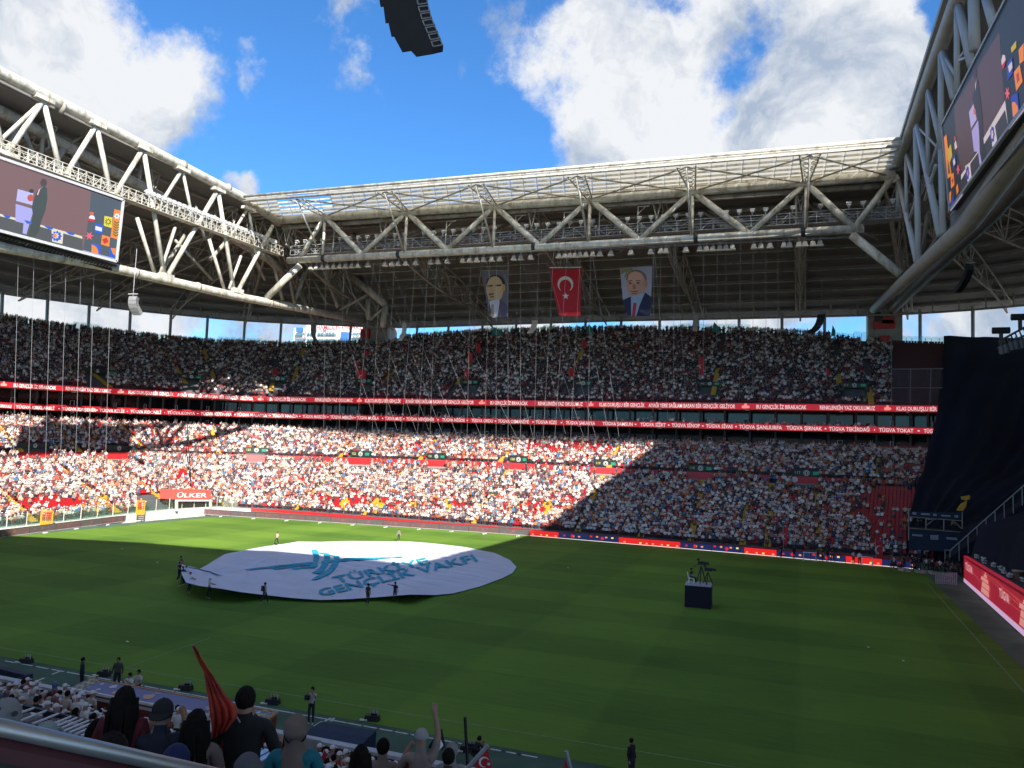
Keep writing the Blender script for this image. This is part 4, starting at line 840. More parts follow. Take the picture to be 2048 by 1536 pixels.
# ------------------------------------------------------------------ perimeter boards
BL = [(-40, 1080), (0, 1075.5), (353, 1030), (384, 1029), (413, 1029.5), (560, 1038.6), (820, 1055.5), (1060, 1072), (1300, 1092), (1488, 1108), (1840, 1139.5)]
led = {}
def ledm(nm_, c, e, em=.0): return mat(nm_, c, .35, em=em, emcol=e, noise=0, spec=.6)
L_gr = ledm('led_sunwash_grey', (.10, .085, .09), (.1, .1, .1)); L_mv = ledm('led_sunwash_mauve', (.13, .075, .08), (.1, .1, .1)); L_na = ledm('led_navy', (.03, .03, .10), (.01, .015, .08), .4); L_rd = ledm('led_bright_red', (.5, .02, .02), (1, .02, .015), .34); L_or = ledm('led_orange', (.6, .25, .1), (1, .35, .12), .4)
L_ye = ledm('led_yellow', (.55, .5, .12), (.8, .75, .15), .5); L_wh = ledm('led_white', (.7, .6, .6), (1, .8, .75), .5); L_dk = ledm('led_sunwash_red', (.18, .08, .08), (.5, .1, .1), .05); L_gn = ledm('led_sunwash_green', (.09, .11, .07), (.1, .2, .05), .02)
bpts = [atZ(u, v) for u, v in BL]
broot = empty('advertising_boards', bpts[5], 'LED advertising boards behind the pitch, lit red and navy at the right end', 'advertising board')
def bseg(p, q, nm_, h=.95):
    d = (q - p).normalized(); n_ = Vector((d.y, -d.x, 0));
    if n_.y > 0 and abs(n_.y) > .3: n_ = -n_
    if abs(n_.y) <= .3 and n_.x < 0: n_ = -n_
    Ln = (q - p).length; k = max(1, int(Ln / 4.2))
    for i in range(k):
        a = lerp(p, q, i / k); b_ = lerp(p, q, (i + 1) / k); um, vm = proj(lerp(a, b_, .5)); lit = um > 1078
        mats = [DARK, (L_na if (i * 5) % 3 else L_rd) if lit else ((L_gr if i % 2 else L_mv)), L_or if lit else L_dk, L_ye if lit else L_gn, L_wh if lit else mat('led_strip_pale', (.45, .38, .38), .6, noise=0), L_rd if lit else L_dk, L_wh]  # left boards: fading in the sun is put into dull, barely glowing colours
        m_ = MB(); m_.prism([a, b_, b_ + Vector((0, 0, h)), a + Vector((0, 0, h))], -n_ * .25, 0)
        def R(s0, s1, z0, z1, o, mi): m_.add([lerp(a, b_, s) + Vector((0, 0, z)) + n_ * o for s, z in ((s0, z0), (s1, z0), (s1, z1), (s0, z1))], [(0, 1, 2, 3)], mi)
        R(.005, .995, .1, h - .03, .01, 1); R(.005, .995, .03, .1, .01, 4)
        for c in range(9):
            s = .06 + .1 * c
            if (c * 7 + i * 3) % 5 < 2: z = .2 + .2 * ((c * 3 + i) % 3); R(s, s + .07, z, z + .22, .02, [2, 3, 5, 2][(c + i) % 4])
        # red oval-like logo block
        m_.add([lerp(a, b_, .47 + .055 * math.cos(t_ * math.pi / 5)) + Vector((0, 0, .52 + .24 * math.sin(t_ * math.pi / 5))) + n_ * .03 for t_ in range(10)], [tuple(range(10))], 5)
        m_.build('board_panel', mats, broot)
for i in range(len(bpts) - 1): bseg(bpts[i], bpts[i + 1], '')
# front fence of the stands: pale wall, glass and posts
mb = MB(); Sw = [s for s in SS if s > 3.45]; 
strip(mb, [[LP('front', s, -1.4, -2.5) for s in Sw], [LP('front', s, -1.4, -.2) for s in Sw], [LP('front', s, 0, -.2) for s in Sw]])
tag(mb.build('pale_front_wall', mat('cream_wall', (.62, .58, .50), .8)), kind='structure')
mb = MB(); Sw = [s for s in SS if 1.6 < s < 3.62]
strip(mb, [[LP('front', s, -.5, -2.5) for s in Sw], [LP('front', s, -.5, -.15) for s in Sw], [LP('front', s, -.3, -.15) for s in Sw]]); tag(mb.build('front_wall', RED), kind='structure')
fg = empty('front_fence', (-96, 90, 1), 'clear panel fence with slim posts on the pale wall in front of the left stand', 'fence')
for i, S in enumerate(np.linspace(3.72, 4.5, 30)):
    a = LP('front', S, -1.3, -.2); S2 = S + .78 / 29; b_ = LP('front', S2, -1.3, -.2)
    m_ = MB(); m_.tube([a, a + Vector((0, 0, 1.9))], .06, 5); m_.build('post', STEEL, fg)
    m_ = MB(); m_.prism([lerp(a, b_, .05), lerp(a, b_, .95), lerp(a, b_, .95) + Vector((0, 0, 1.5)), lerp(a, b_, .05) + Vector((0, 0, 1.7))], (.03, 0, 0)); m_.build('clear_panel', glass, fg)
GATE = mat('orange_gate', (.75, .36, .03), .5)
for u, v0, v1, wd in [(92, 1022, 1052, 22), (280, 1002, 1029, 15), (343, 998, 1022, 18)]:
    p = atX(u - wd / 2, v1, -95.8) if u < 330 else atY(u - wd / 2, v1, 115); q = atX(u + wd / 2, v1, -95.8) if u < 330 else atY(u + wd / 2, v1, 115)
    hgt = (atX(u, v0, -95.8) - atX(u, v1, -95.8)).z if u < 330 else (atY(u, v0, 115) - atY(u, v1, 115)).z
    root = empty('fence_gate', p, 'orange gate in the front fence ' + {92: 'nearest the camera on the left', 280: 'in the middle of the left side', 343: 'beside the red tunnel'}[u], 'gate', 'orange fence gates'); up = Vector((0, 0, hgt))
    m_ = MB(); m_.beam(p, p + up, .15, .15); m_.beam(q, q + up, .15, .15); m_.beam(p + up, q + up, .15, .15); m_.build('frame', GATE, root)
    m_ = MB(); m_.prism([p, q, q + up * .35, p + up * .35], (.06, .02, 0)); m_.build('lower_panel', GATE, root)
    m_ = MB(); 
    for k_ in range(6): m_.beam(lerp(p, q, k_ / 5), lerp(p, q, k_ / 5) + up, .04, .04)
    for k_ in range(4): m_.beam(p + up * (.45 + k_ * .15), q + up * (.45 + k_ * .15), .1, .1)
    m_.build('bars', mat('red_bars', (.6, .12, .04), .5), root)
# tunnel entrance
tn = empty('players_tunnel', atY(385, 1020, 109), 'player tunnel with a red canopy and white lettering at the far left corner', 'tunnel')
TY = -97.3
TR = mat('tunnel_red', (.72, .10, .08), .55, noise=.05)
def TQ(u, v, Y=TY): return atX(u, v, Y)
m_ = MB(); m_.prism([TQ(348, 999), TQ(422, 999), TQ(422, 980), TQ(348, 980)], (-3.0, 0, 0)); m_.build('canopy', TR, tn)
m_ = MB(); m_.prism([TQ(353, 1021, TY - 1.5), TQ(422, 1021, TY - 1.5), TQ(422, 999, TY - 1.5), TQ(353, 999, TY - 1.5)], (-.2, 0, 0)); m_.build('opening', DARK, tn)
for u in (353, 421):
    m_ = MB(); m_.beam(TQ(u, 1022), TQ(u, 999), .35, .35); m_.build('post', STEEL, tn)
m_ = MB(); m_.beam(TQ(353, 1001), TQ(422, 1001), .12, .25); m_.build('lintel', WHITE, tn)
vs, fs = textmesh('ÜLKER', 1); x0 = min(v.x for v in vs); x1 = max(v.x for v in vs); y0 = min(v.y for v in vs); y1 = max(v.y for v in vs)
m_ = MB(); m_.add([TQ(353 + (v.x - x0) / (x1 - x0) * 60 + (v.y - y0) * 3, 995 - (v.y - y0) / (y1 - y0) * 11, TY + .08) for v in vs], fs); m_.build('lettering', mat('sign_white', (.85, .8, .75), .5, noise=0), tn)
# ------------------------------------------------------------------ screens
SCR = {}
def smat(nm_, c, e=.55): return mat('screen_' + nm_, tuple(x * .22 for x in c), .5, em=e, emcol=c, noise=0)
def Lin(r, g_, b_): f_ = lambda x: ((x / 255 + .055) / 1.055) ** 2.4 if x > 10 else x / 255 / 12.92; return (f_(r), f_(g_), f_(b_))
def screen(root, plane, X, polys, toward, sc_e):
    for i, (nm_, col, pts) in enumerate(polys):
        P = [plane(u, v, X + toward * (.02 + i * .006)) for u, v in pts]; m_ = MB(); m_.add(P, [tuple(range(len(P)))])
        m_.build(nm_, smat('%d_%d_%d' % col + ('R' if sc_e < .4 else ''), Lin(*col), sc_e), root)
def z1(x, y): return x / 5.486, 280 + y / 5.486
def zl(l): return [z1(x, y) for x, y in l]
def star(cx, cy, r, n, k, ph=0, sx=1, sy=1): return [(cx + sx * r * (1 if i % 2 == 0 else k) * math.cos(math.pi * i / n + ph), cy + sy * r * (1 if i % 2 == 0 else k) * math.sin(math.pi * i / n + ph)) for i in range(2 * n)]
def el(cx, cy, a, b_, n=14, t0=0, t1=2 * math.pi): return [(cx + a * math.cos(t0 + (t1 - t0) * i / n), cy + b_ * math.sin(t0 + (t1 - t0) * i / n)) for i in range(n + (0 if t1 - t0 > 6.2 else 1))]
XS = -91.6
lsr = empty('video_screen', atX(120, 420, XS), 'large left video screen showing a speaker at a white lectern, sunlit', 'screen')
cs = [atX(-60, 295, XS), atX(246, 400, XS), atX(232, 523, XS), atX(-60, 446, XS)]
m_ = MB(); m_.prism(cs, (-1.0, 0, 0)); m_.build('housing', DARK, lsr)
m_ = MB()
for a, b_ in ((0, 1), (1, 2), (2, 3)): m_.beam(cs[a], cs[b_], .35, .35)
m_.build('frame', mat('screen_frame', (.45, .46, .48), .5), lsr)
BR, TE, BLU, CR_, ORA, YL = (112, 88, 90), (72, 82, 92), (45, 85, 185), (196, 192, 176), (215, 125, 60), (205, 190, 55)
P1 = [('backdrop_image', BR, [(-60, 297), z1(1350, 685), z1(1265, 1325), (-60, 446)]), ('dark_wall_image', TE, zl([(1000, 570), (1350, 685), (1265, 1325), (905, 1225), (945, 1030), (985, 760)])),
  ('floor_image', (78, 80, 82), zl([(-330, 745), (440, 940), (905, 1080), (905, 1222), (-330, 905)])), ('border_image', CR_, zl([(-330, 720), (170, 855), (900, 1055), (905, 1085), (440, 950), (-330, 750)])), ('tile_image', CR_, zl([(565, 985), (695, 1015), (685, 1142), (572, 1115)])), ('flower_image', BLU, zl(star(620, 1055, 62, 9, .75))), ('flower_image', CR_, zl(star(612, 1050, 40, 8, .6))), ('flower_image', ORA, zl(star(602, 1050, 30, 6, .6))),
  ('lectern_image', (165, 165, 215), zl([(195, 538), (365, 585), (355, 715), (178, 668)])), ('lectern_image', (150, 150, 205), zl([(172, 700), (372, 760), (350, 830), (290, 1035), (248, 1025), (258, 915), (168, 890)])), ('lectern_image', (170, 80, 70), zl(el(335, 635, 36, 38))),
  ('speaker_image', (62, 72, 70), zl([(440, 520), (470, 500), (515, 530), (520, 640), (495, 780), (450, 900), (430, 1000), (385, 1060), (300, 1050), (335, 950), (360, 820), (350, 740), (375, 640), (400, 570)])), ('speaker_image', (70, 66, 64), zl(el(478, 470, 36, 46))), ('speaker_image', (58, 56, 60), zl(el(345, 560, 26, 22))), ('collar_image', (210, 160, 185), zl([(405, 600), (425, 545), (475, 503), (440, 540), (418, 605)])),
  ('tile_image', YL, zl([(1147, 832), (1235, 850), (1225, 965), (1138, 940)])), ('flower_image', (60, 80, 50), zl(star(1187, 897, 46, 9, .45))), ('flower_image', YL, zl(el(1187, 897, 16, 18))), ('tile_image', ORA, zl([(1255, 757), (1335, 780), (1285, 1090), (1212, 1068)])), ('flower_image', (205, 220, 225), zl(star(1283, 835, 36, 6, .6))), ('flower_image', (40, 80, 140), zl(el(1283, 835, 9, 9))),
  ('tile_image', ORA, zl([(1120, 1040), (1208, 1065), (1198, 1172), (1108, 1145)])), ('flower_image', (180, 50, 50), zl(star(1156, 1105, 38, 4, .7, .4))), ('flower_image', (215, 90, 110), zl(star(980, 1052, 52, 6, .4))), ('tile_image', BLU, zl([(1012, 1130), (1105, 1160), (1098, 1275), (1000, 1250)])), ('arc_image', ORA, zl([(1005, 1140)] + el(1005, 1245, 75, 95, 8, -1.5, .1) + [(1003, 1245)])),
  ('tile_image', BLU, zl([(1045, 915), (1130, 935), (1120, 1035), (1040, 1015)])), ('panel_image', (200, 205, 215), zl([(1048, 942), (1120, 962), (1117, 1005), (1045, 985)])), ('dome_image', (200, 205, 225), zl([(975, 860)] + el(1008, 865, 34, 42, 8, -3.1, 0) + [(1040, 872)])), ('dome_image', (200, 40, 50), zl([(972, 858), (1040, 872), (1030, 900), (970, 885)])), ('sun_image', (190, 95, 70), zl(el(1005, 805, 28, 18))),
  ('tile_image', BLU, zl([(1205, 1180), (1275, 1195), (1265, 1320), (1195, 1290)])), ('flower_image', ORA, zl([(1215, 1185), (1270, 1190), (1265, 1265), (1240, 1250)])), ('caption_image', (150, 150, 180), zl([(905, 1205), (1265, 1300), (1262, 1325), (905, 1225)]))]
for k_ in range(4):
    P1.append(('border_flower', BLU, zl([(30 + k_ * 235 - (20 if k_ > 1 else 0), 815 + k_ * 62), (120 + k_ * 235, 838 + k_ * 62), (100 + k_ * 235, 858 + k_ * 62), (60 + k_ * 235, 852 + k_ * 62)])))
for k_ in range(6):
    x = 1240 + (5 - k_) * 2; y = 880 + k_ * 28; P1.append(('leaf_image', (60, 100, 50), zl([(x, y), (x + 28, y + 24), (x + 62, y + 12), (x + 58, y + 24), (x + 26, y + 38), (x - 2, y + 14)])))
screen(lsr, atX, XS, P1, .3, .48)
m_ = MB(); a = atX(-60, 452, XS - .6); b_ = atX(232, 532, XS - .6); m_.beam(a, b_, .3, .3); m_.beam(a + Vector((-.8, 0, -.5)), b_ + Vector((-.8, 0, -.5)), .3, .3)
for i in range(40): p = lerp(a, b_, i / 40); m_.beam(p, p + Vector((-.8, 0, -.5)), .12, .12)
m_.build('lower_truss', DARK, lsr)
XS2 = 11.6
rsr = empty('video_screen', atX(1950, 250, XS2), 'large right video screen seen steeply from the side, in shade', 'screen')
cs = [atX(1884.5, 250, XS2), atX(2035, -45, XS2), atX(2110, 130, XS2), atX(1900, 421, XS2)]
m_ = MB(); m_.prism(cs, (1.0, 0, 0)); m_.build('housing', DARK, rsr); m_ = MB()
for a, b_ in ((0, 1), (0, 3), (3, 2)): m_.beam(cs[a], cs[b_], .22, .22)
m_.build('frame', mat('screen_edge', (.4, .42, .45), .5), rsr)
def y1(x, y): return 1860 + x / 4.266, 100 + y / 4.266
def yl(l): return [y1(x, y) for x, y in l]
BR2, DK2, CR2, OR2, YL2, BL2 = (78, 55, 60), (18, 30, 44), (205, 190, 190), (228, 128, 42), (190, 165, 40), (35, 55, 160)
def tileq(cx, cy, a, b_, sk=1.15): return [(cx - a, cy - b_ + a * sk), (cx + a, cy - b_ - a * sk + 10), (cx + a, cy + b_ - a * sk + 10), (cx - a, cy + b_ + a * sk)]
P2 = [('dark_wall_image', DK2, [(1884.5, 250), (2035, -45), (2110, 130), (1900, 421)]), ('backdrop_image', BR2, yl([(205, 480), (590, -160), (610, 130), (635, 430), (460, 760), (270, 1060), (225, 800)])),
  ('border_image', CR2, yl([(265, 1065), (415, 855), (458, 750), (640, 430), (645, 470), (665, 640), (655, 640), (640, 510), (560, 640), (470, 790), (350, 960), (265, 1110)])), ('floor_image', (45, 42, 50), yl([(350, 960), (470, 790), (640, 510), (665, 640), (560, 790), (480, 960), (370, 1080), (265, 1230), (262, 1120)])),
  ('tile_image', CR2, yl([(505, 660), (550, 620), (572, 770), (535, 840)])), ('flower_image', BL2, yl(star(532, 720, 40, 7, .75, 0, .55, 2))), ('flower_image', CR2, yl(star(530, 720, 22, 6, .75, 0, .5, 2))), ('flower_image', OR2, yl(star(525, 710, 14, 6, .6, 0, .5, 2))),
  ('tile_image', CR2, yl([(300, 990), (340, 960), (355, 1090), (325, 1150)])), ('flower_image', BL2, yl(star(320, 1050, 34, 7, .75, 0, .5, 2))), ('flower_image', OR2, yl(star(320, 1050, 15, 6, .6, 0, .5, 2))),
  ('lectern_image', (175, 160, 205), yl([(332, 530), (370, 460), (398, 590), (350, 670)])), ('lectern_image', (165, 150, 205), yl([(355, 690), (410, 600), (440, 960), (425, 985), (410, 870), (375, 865)])),
  ('speaker_image', (32, 32, 42), yl([(385, 290), (405, 245), (425, 380), (445, 560), (450, 700), (470, 900), (440, 960), (425, 880), (415, 620), (395, 520), (362, 420)])), ('speaker_image', (50, 32, 34), yl(el(384, 200, 14, 46))), ('hand_image', (200, 100, 80), yl(el(380, 525, 10, 28))), ('collar_image', (190, 175, 190), yl([(384, 300), (396, 255), (392, 300), (388, 350)])),
  ('flower_image', (230, 90, 110), yl(star(660, 370, 46, 6, .4, 0, .5, 1.4))), ('tile_image', OR2, yl([(715, 190), (765, 125), (790, 270), (735, 350)])), ('flower_image', (190, 40, 30), yl(star(750, 235, 36, 4, .6, .4, .5, 1.6))), ('arc_image', BL2, yl([(690, 400), (745, 360), (760, 520), (705, 580)])), ('arc_image', OR2, yl([(698, 450), (720, 440), (748, 480), (752, 520), (708, 575)])),
  ('tile_image', BL2, yl([(655, 120), (700, 60), (705, 200), (660, 260)])), ('panel_image', CR2, yl([(665, 140), (698, 95), (704, 150), (676, 195)])), ('dome_image', CR2, yl([(608, 85), (620, 40), (640, 45), (645, 85), (612, 130)])), ('dome_image', (190, 30, 50), yl([(612, 130), (645, 85), (635, 140), (618, 165)])), ('tile_image', OR2, yl([(755, 0), (800, -60), (800, 90), (765, 120)])), ('tile_image', YL2, yl([(690, -20), (735, -80), (735, -20), (695, 25)])),
  ('tile_image', OR2, yl([(118, 745), (140, 720), (160, 900), (185, 1070), (150, 1100), (135, 950)])), ('tile_image', YL2, yl([(152, 850), (178, 800), (190, 900), (165, 970)])), ('leaf_image', (60, 70, 40), yl([(150, 930), (165, 990), (172, 1050), (155, 1060)])), ('dome_image', CR2, yl([(208, 800), (218, 765), (232, 830), (212, 850)])), ('dome_image', (190, 30, 50), yl([(212, 850), (232, 830), (225, 850), (216, 852)])), ('sun_image', (150, 60, 60), yl(el(213, 755, 10, 22))),
  ('tile_image', BL2, yl([(190, 920), (212, 890), (220, 970), (200, 1010)])), ('panel_image', CR2, yl([(195, 945), (210, 920), (216, 965), (202, 990)])), ('flower_image', (220, 80, 100), yl(star(240, 1020, 36, 6, .4, 0, .45, 1.5))), ('tile_image', OR2, yl([(175, 1070), (200, 1045), (208, 1150), (180, 1185)])), ('flower_image', (190, 40, 30), yl(star(192, 1115, 20, 4, .6, 0, .5, 1.5))), ('arc_image', OR2, yl([(222, 1170), (235, 1140), (243, 1200), (228, 1240)])), ('arc_image', OR2, yl([(165, 1220), (180, 1200), (178, 1290), (168, 1310)])), ('arc_image', BL2, yl([(175, 1310), (200, 1220), (205, 1290), (178, 1345)])),
  ('caption_image', (160, 155, 175), yl([(172, 1360), (275, 1210), (278, 1240), (175, 1378)])), ('caption_image', (160, 155, 175), yl([(668, 650), (802, 470), (802, 520), (672, 680)]))]
screen(rsr, atX, XS2, P2, -.3, .38)
m_ = MB(); a = atX(1902, 432, 12.2); b_ = atX(2115, 145, 12.2)
for o in (Vector((0, 0, 0)), Vector((.9, 0, -.6)), Vector((0, 0, -1.2))): m_.beam(a + o, b_ + o, .15, .15)
for i in range(70): p = lerp(a, b_, i / 70); q = lerp(a, b_, (i + 1) / 70); m_.beam(p, q + Vector((.9, 0, -.6)), .07, .07); m_.beam(p, p + Vector((0, 0, -1.2)), .07, .07)
m_.build('lower_truss', STEELG, rsr)
# ------------------------------------------------------------------ people
SHO = mat('shoe', (.5, .5, .5), .6, noise=0); SKINM = mat('skin', (.36, .21, .14), .55, noise=.06, nscale=8); SHIRTM = objcolmat('shirt'); TROU = mat('dark_trousers', (.02, .022, .032), .85, noise=.2, nscale=8); OCM = objcolmat('cap_cloth', .8); HAIRM = mat('dark_hair', (.010, .007, .006), .85, noise=.6, nscale=40, bump=.6, spec=.2); MUSH = None
DEF = dict(pel=(0, 0, .95), che=(0, .01, 1.28), nec=(0, .01, 1.46), hd=(0, -.015, 1.60), ht=(0, -.005, 1.70), shL=(-.17, .01, 1.40), elL=(-.23, .03, 1.13), wrL=(-.24, -.05, .89), haL=(-.235, -.08, .80),
           shR=(.17, .01, 1.40), elR=(.23, .03, 1.13), wrR=(.24, -.05, .89), haR=(.235, -.08, .80), hiL=(-.09, 0, .92), knL=(-.10, -.02, .50), anL=(-.10, .02, .09), toL=(-.11, -.15, .04),
           hiR=(.09, 0, .92), knR=(.10, -.02, .50), anR=(.10, .02, .09), toR=(.11, -.15, .04))
RAD = dict(pel=(.145, .11), che=(.165, .115), nec=(.058, .058), hd=(.078, .092), ht=(.07, .08), sh=(.068, .068), el=(.046, .046), wr=(.030, .032), ha=(.034, .045), hi=(.10, .10), kn=(.062, .062), an=(.042, .045), to=(.038, .035))
EDG = [('pel', 'che'), ('che', 'nec'), ('nec', 'hd'), ('hd', 'ht')] + sum([[('che', 'sh' + s), ('sh' + s, 'el' + s), ('el' + s, 'wr' + s), ('wr' + s, 'ha' + s), ('pel', 'hi' + s), ('hi' + s, 'kn' + s), ('kn' + s, 'an' + s), ('an' + s, 'to' + s)] for s in 'LR'], [])
def human(name, pose=None, sub=1, fingers=None, longsl=False, shorts=False, slim=1.0):
    J = dict(DEF); J.update(pose or {}); keys = list(J); vs = [Vector(J[k]) for k in keys]; ix = {k: i for i, k in enumerate(keys)}; ed = [(ix[a], ix[b_]) for a, b_ in EDG]
    rad = [RAD[k if k in RAD else k[:2]] for k in keys]
    # nose
    vs.append(Vector(J['hd']) + (Vector((0, -.105, .0)))); rad.append((.016, .02)); ed.append((ix['hd'], len(vs) - 1))
    for s in (fingers or ''):
        wr, ha = Vector(J['wr' + s]), Vector(J['ha' + s]); d = (ha - wr).normalized(); sd = d.cross(Vector((0, 1, 0)))
        if sd.length < .2: sd = d.cross(Vector((1, 0, 0)))
        sd.normalize()
        for f, (o, ln) in enumerate([(-.033, .062), (-.011, .075), (.011, .07), (.033, .055)]):
            b_ = ha + sd * o; m1 = b_ + d * ln * (1 if f == 0 and fingers != s * 2 else .55); curl = 0 if f == 0 else 1
            i0 = len(vs); vs += [b_ + d * .02, m1, m1 + (d * (1 - curl * .7) + Vector((0, -.8 * curl, 0))) * ln * .5]; rad += [(.0095, .0095), (.009, .009), (.0075, .0075)]; ed += [(ix['ha' + s], i0), (i0, i0 + 1), (i0 + 1, i0 + 2)]
        th = wr.lerp(ha, .6) - sd * .04; i0 = len(vs); vs += [th, th - sd * .025 + d * .035]; rad += [(.012, .012), (.009, .009)]; ed += [(ix['wr' + s], i0), (i0, i0 + 1)]
    me = bpy.data.meshes.new(name); me.from_pydata([tuple(v) for v in vs], ed, []); o = bpy.data.objects.new(name, me); C.objects.link(o)
    md = o.modifiers.new('skin', 'SKIN'); md.use_smooth_shade = True
    if not me.skin_vertices: 
        bpy.context.view_layer.objects.active = o
    sv = me.skin_vertices[0].data
    for i, r in enumerate(rad): sv[i].radius = (r[0] * slim, r[1] * slim); sv[i].use_root = (i == ix['pel'])
    if sub: sm = o.modifiers.new('sub', 'SUBSURF'); sm.levels = sub; sm.render_levels = sub
    dg = bpy.context.evaluated_depsgraph_get(); out = bpy.data.meshes.new_from_object(o.evaluated_get(dg)); C.objects.unlink(o); bpy.data.objects.remove(o)
    out.materials.clear()
    for m in (SHIRTM, SKINM, TROU, SHO): out.materials.append(m)
    segs = [(Vector(J[a]), Vector(J[b_]), a, b_) for a, b_ in EDG]
    for p in out.polygons:
        c = p.center; best = None
        for a, b_, ka, kb in segs:
            d = b_ - a; t_ = max(0, min(1, (c - a).dot(d) / d.dot(d))); e = (c - a - d * t_).length
            if best is None or e < best[0]: best = (e, ka, kb, t_)
        _, ka, kb, t_ = best; mi = 0
        if ka in ('nec', 'hd') : mi = 1 if (ka == 'hd' or t_ > .3) else 0
        elif ka == 'che' and kb == 'nec': mi = 0
        elif ka[:2] == 'sh': mi = 0 if (t_ < .75 or longsl) else 1
        elif ka[:2] == 'el': mi = 0 if longsl and t_ < .9 else 1
        elif ka[:2] == 'wr': mi = 1
        elif ka[:2] in ('hi', 'kn'): mi = 2 if not (shorts and ka[:2] == 'kn') else 1
        elif ka == 'pel' and kb[:2] == 'hi': mi = 2
        elif ka[:2] == 'an': mi = 3
        p.material_index = mi
    out.polygons.foreach_set('use_smooth', [True] * len(out.polygons)); out.name = name; return out, Vector(J['hd'])
def P_(**k): return k
sit = P_(pel=(0, .05, .52), che=(0, .02, .86), nec=(0, .0, 1.05), hd=(0, -.03, 1.19), ht=(0, -.02, 1.29), shL=(-.17, .01, .99), elL=(-.22, -.03, .73), wrL=(-.16, -.24, .62), haL=(-.12, -.32, .62), shR=(.17, .01, .99), elR=(.22, -.03, .73), wrR=(.16, -.24, .62), haR=(.12, -.32, .62),
         hiL=(-.1, .02, .5), knL=(-.13, -.40, .5), anL=(-.13, -.38, .09), toL=(-.13, -.54, .04), hiR=(.1, .02, .5), knR=(.13, -.40, .5), anR=(.13, -.38, .09), toR=(.13, -.54, .04))
sit2 = dict(sit); sit2.update(elL=(-.27, -.12, .83), wrL=(-.12, -.27, 1.0), haL=(-.05, -.3, 1.07), elR=(.27, -.12, .83), wrR=(.12, -.27, 1.0), haR=(.05, -.3, 1.07))
HB = {}
HB['stand'] = human('person', None)
HB['sit'] = human('person', sit)
HB['clap'] = human('person', sit2)
HB['up'] = human('person', P_(elL=(-.3, -.02, 1.52), wrL=(-.26, -.08, 1.78), haL=(-.24, -.1, 1.87), elR=(.27, -.12, 1.2), wrR=(.1, -.28, 1.3), haR=(.03, -.33, 1.34)))
HB['hold'] = human('person', P_(elL=(-.24, -.16, 1.2), wrL=(-.17, -.40, 1.12), haL=(-.15, -.49, 1.12), elR=(.24, -.16, 1.2), wrR=(.17, -.40, 1.12), haR=(.15, -.49, 1.12), knL=(-.16, -.14, .5), anL=(-.2, .04, .09), toL=(-.21, -.12, .04), knR=(.15, .06, .5), anR=(.22, .22, .09), toR=(.24, .07, .04)))
HB['walk'] = human('person', P_(knL=(-.1, -.2, .54), anL=(-.1, -.28, .12), toL=(-.1, -.45, .07), knR=(.1, .05, .5), anR=(.1, .34, .16), toR=(.1, .22, .05), elL=(-.25, .12, 1.15), wrL=(-.25, .12, .9), haL=(-.25, .1, .81), elR=(.26, -.08, 1.16), wrR=(.24, -.26, 1.0), haR=(.23, -.33, .96)))
HB['point'] = human('person', P_(elR=(.42, -.02, 1.42), wrR=(.67, -.05, 1.45), haR=(.76, -.06, 1.46)))
HB['photo'] = human('person', P_(elL=(-.24, -.16, 1.3), wrL=(-.09, -.24, 1.52), haL=(-.05, -.24, 1.58), elR=(.24, -.16, 1.3), wrR=(.09, -.24, 1.52), haR=(.05, -.24, 1.58)))
HB['suit'] = human('person', None, longsl=True, slim=1.08)
HB['crouch'] = human('person', P_(pel=(0, .1, .42), che=(0, -.05, .72), nec=(0, -.12, .9), hd=(0, -.18, 1.02), ht=(0, -.18, 1.12), shL=(-.17, -.1, .86), elL=(-.24, -.28, .7), wrL=(-.1, -.4, .85), haL=(-.05, -.42, .92), shR=(.17, -.1, .86), elR=(.24, -.28, .7), wrR=(.1, -.4, .85), haR=(.05, -.42, .92), hiL=(-.1, .08, .42), knL=(-.2, -.3, .5), anL=(-.18, -.1, .09), toL=(-.18, -.26, .04), hiR=(.1, .08, .42), knR=(.2, -.3, .5), anR=(.18, -.1, .09), toR=(.18, -.26, .04)))
def capmesh(brim=-1):
    m = MB(); m.ball((0, .005, 0), .104, 14, 6, 0, -.05, (.9, 1.04, 1.0)); b0 = len(m.v)
    n = 10; a = [(.1 * math.cos(math.pi * i / n), brim * (-.085 - .05 * math.sin(math.pi * i / n)) * -1, .0) for i in range(n + 1)]
    inn = [(.1 * math.cos(math.pi * i / n), brim * (.06 + .05 * math.sin(math.pi * i / n)), .004) for i in range(n + 1)]; out = [(.095 * math.cos(math.pi * i / n), brim * (.07 + .14 * math.sin(math.pi * i / n)), -.022) for i in range(n + 1)]
    for i in range(n): m.add([inn[i], inn[i + 1], out[i + 1], out[i], tuple(Vector(inn[i]) - Vector((0, 0, .008))), tuple(Vector(inn[i + 1]) - Vector((0, 0, .008))), tuple(Vector(out[i + 1]) - Vector((0, 0, .008))), tuple(Vector(out[i]) - Vector((0, 0, .008)))], [(0, 1, 2, 3), (7, 6, 5, 4), (3, 2, 6, 7)])
    m.ball((0, .0, .103), .010, 6, 2); return m.mesh('cap', OCM, True)
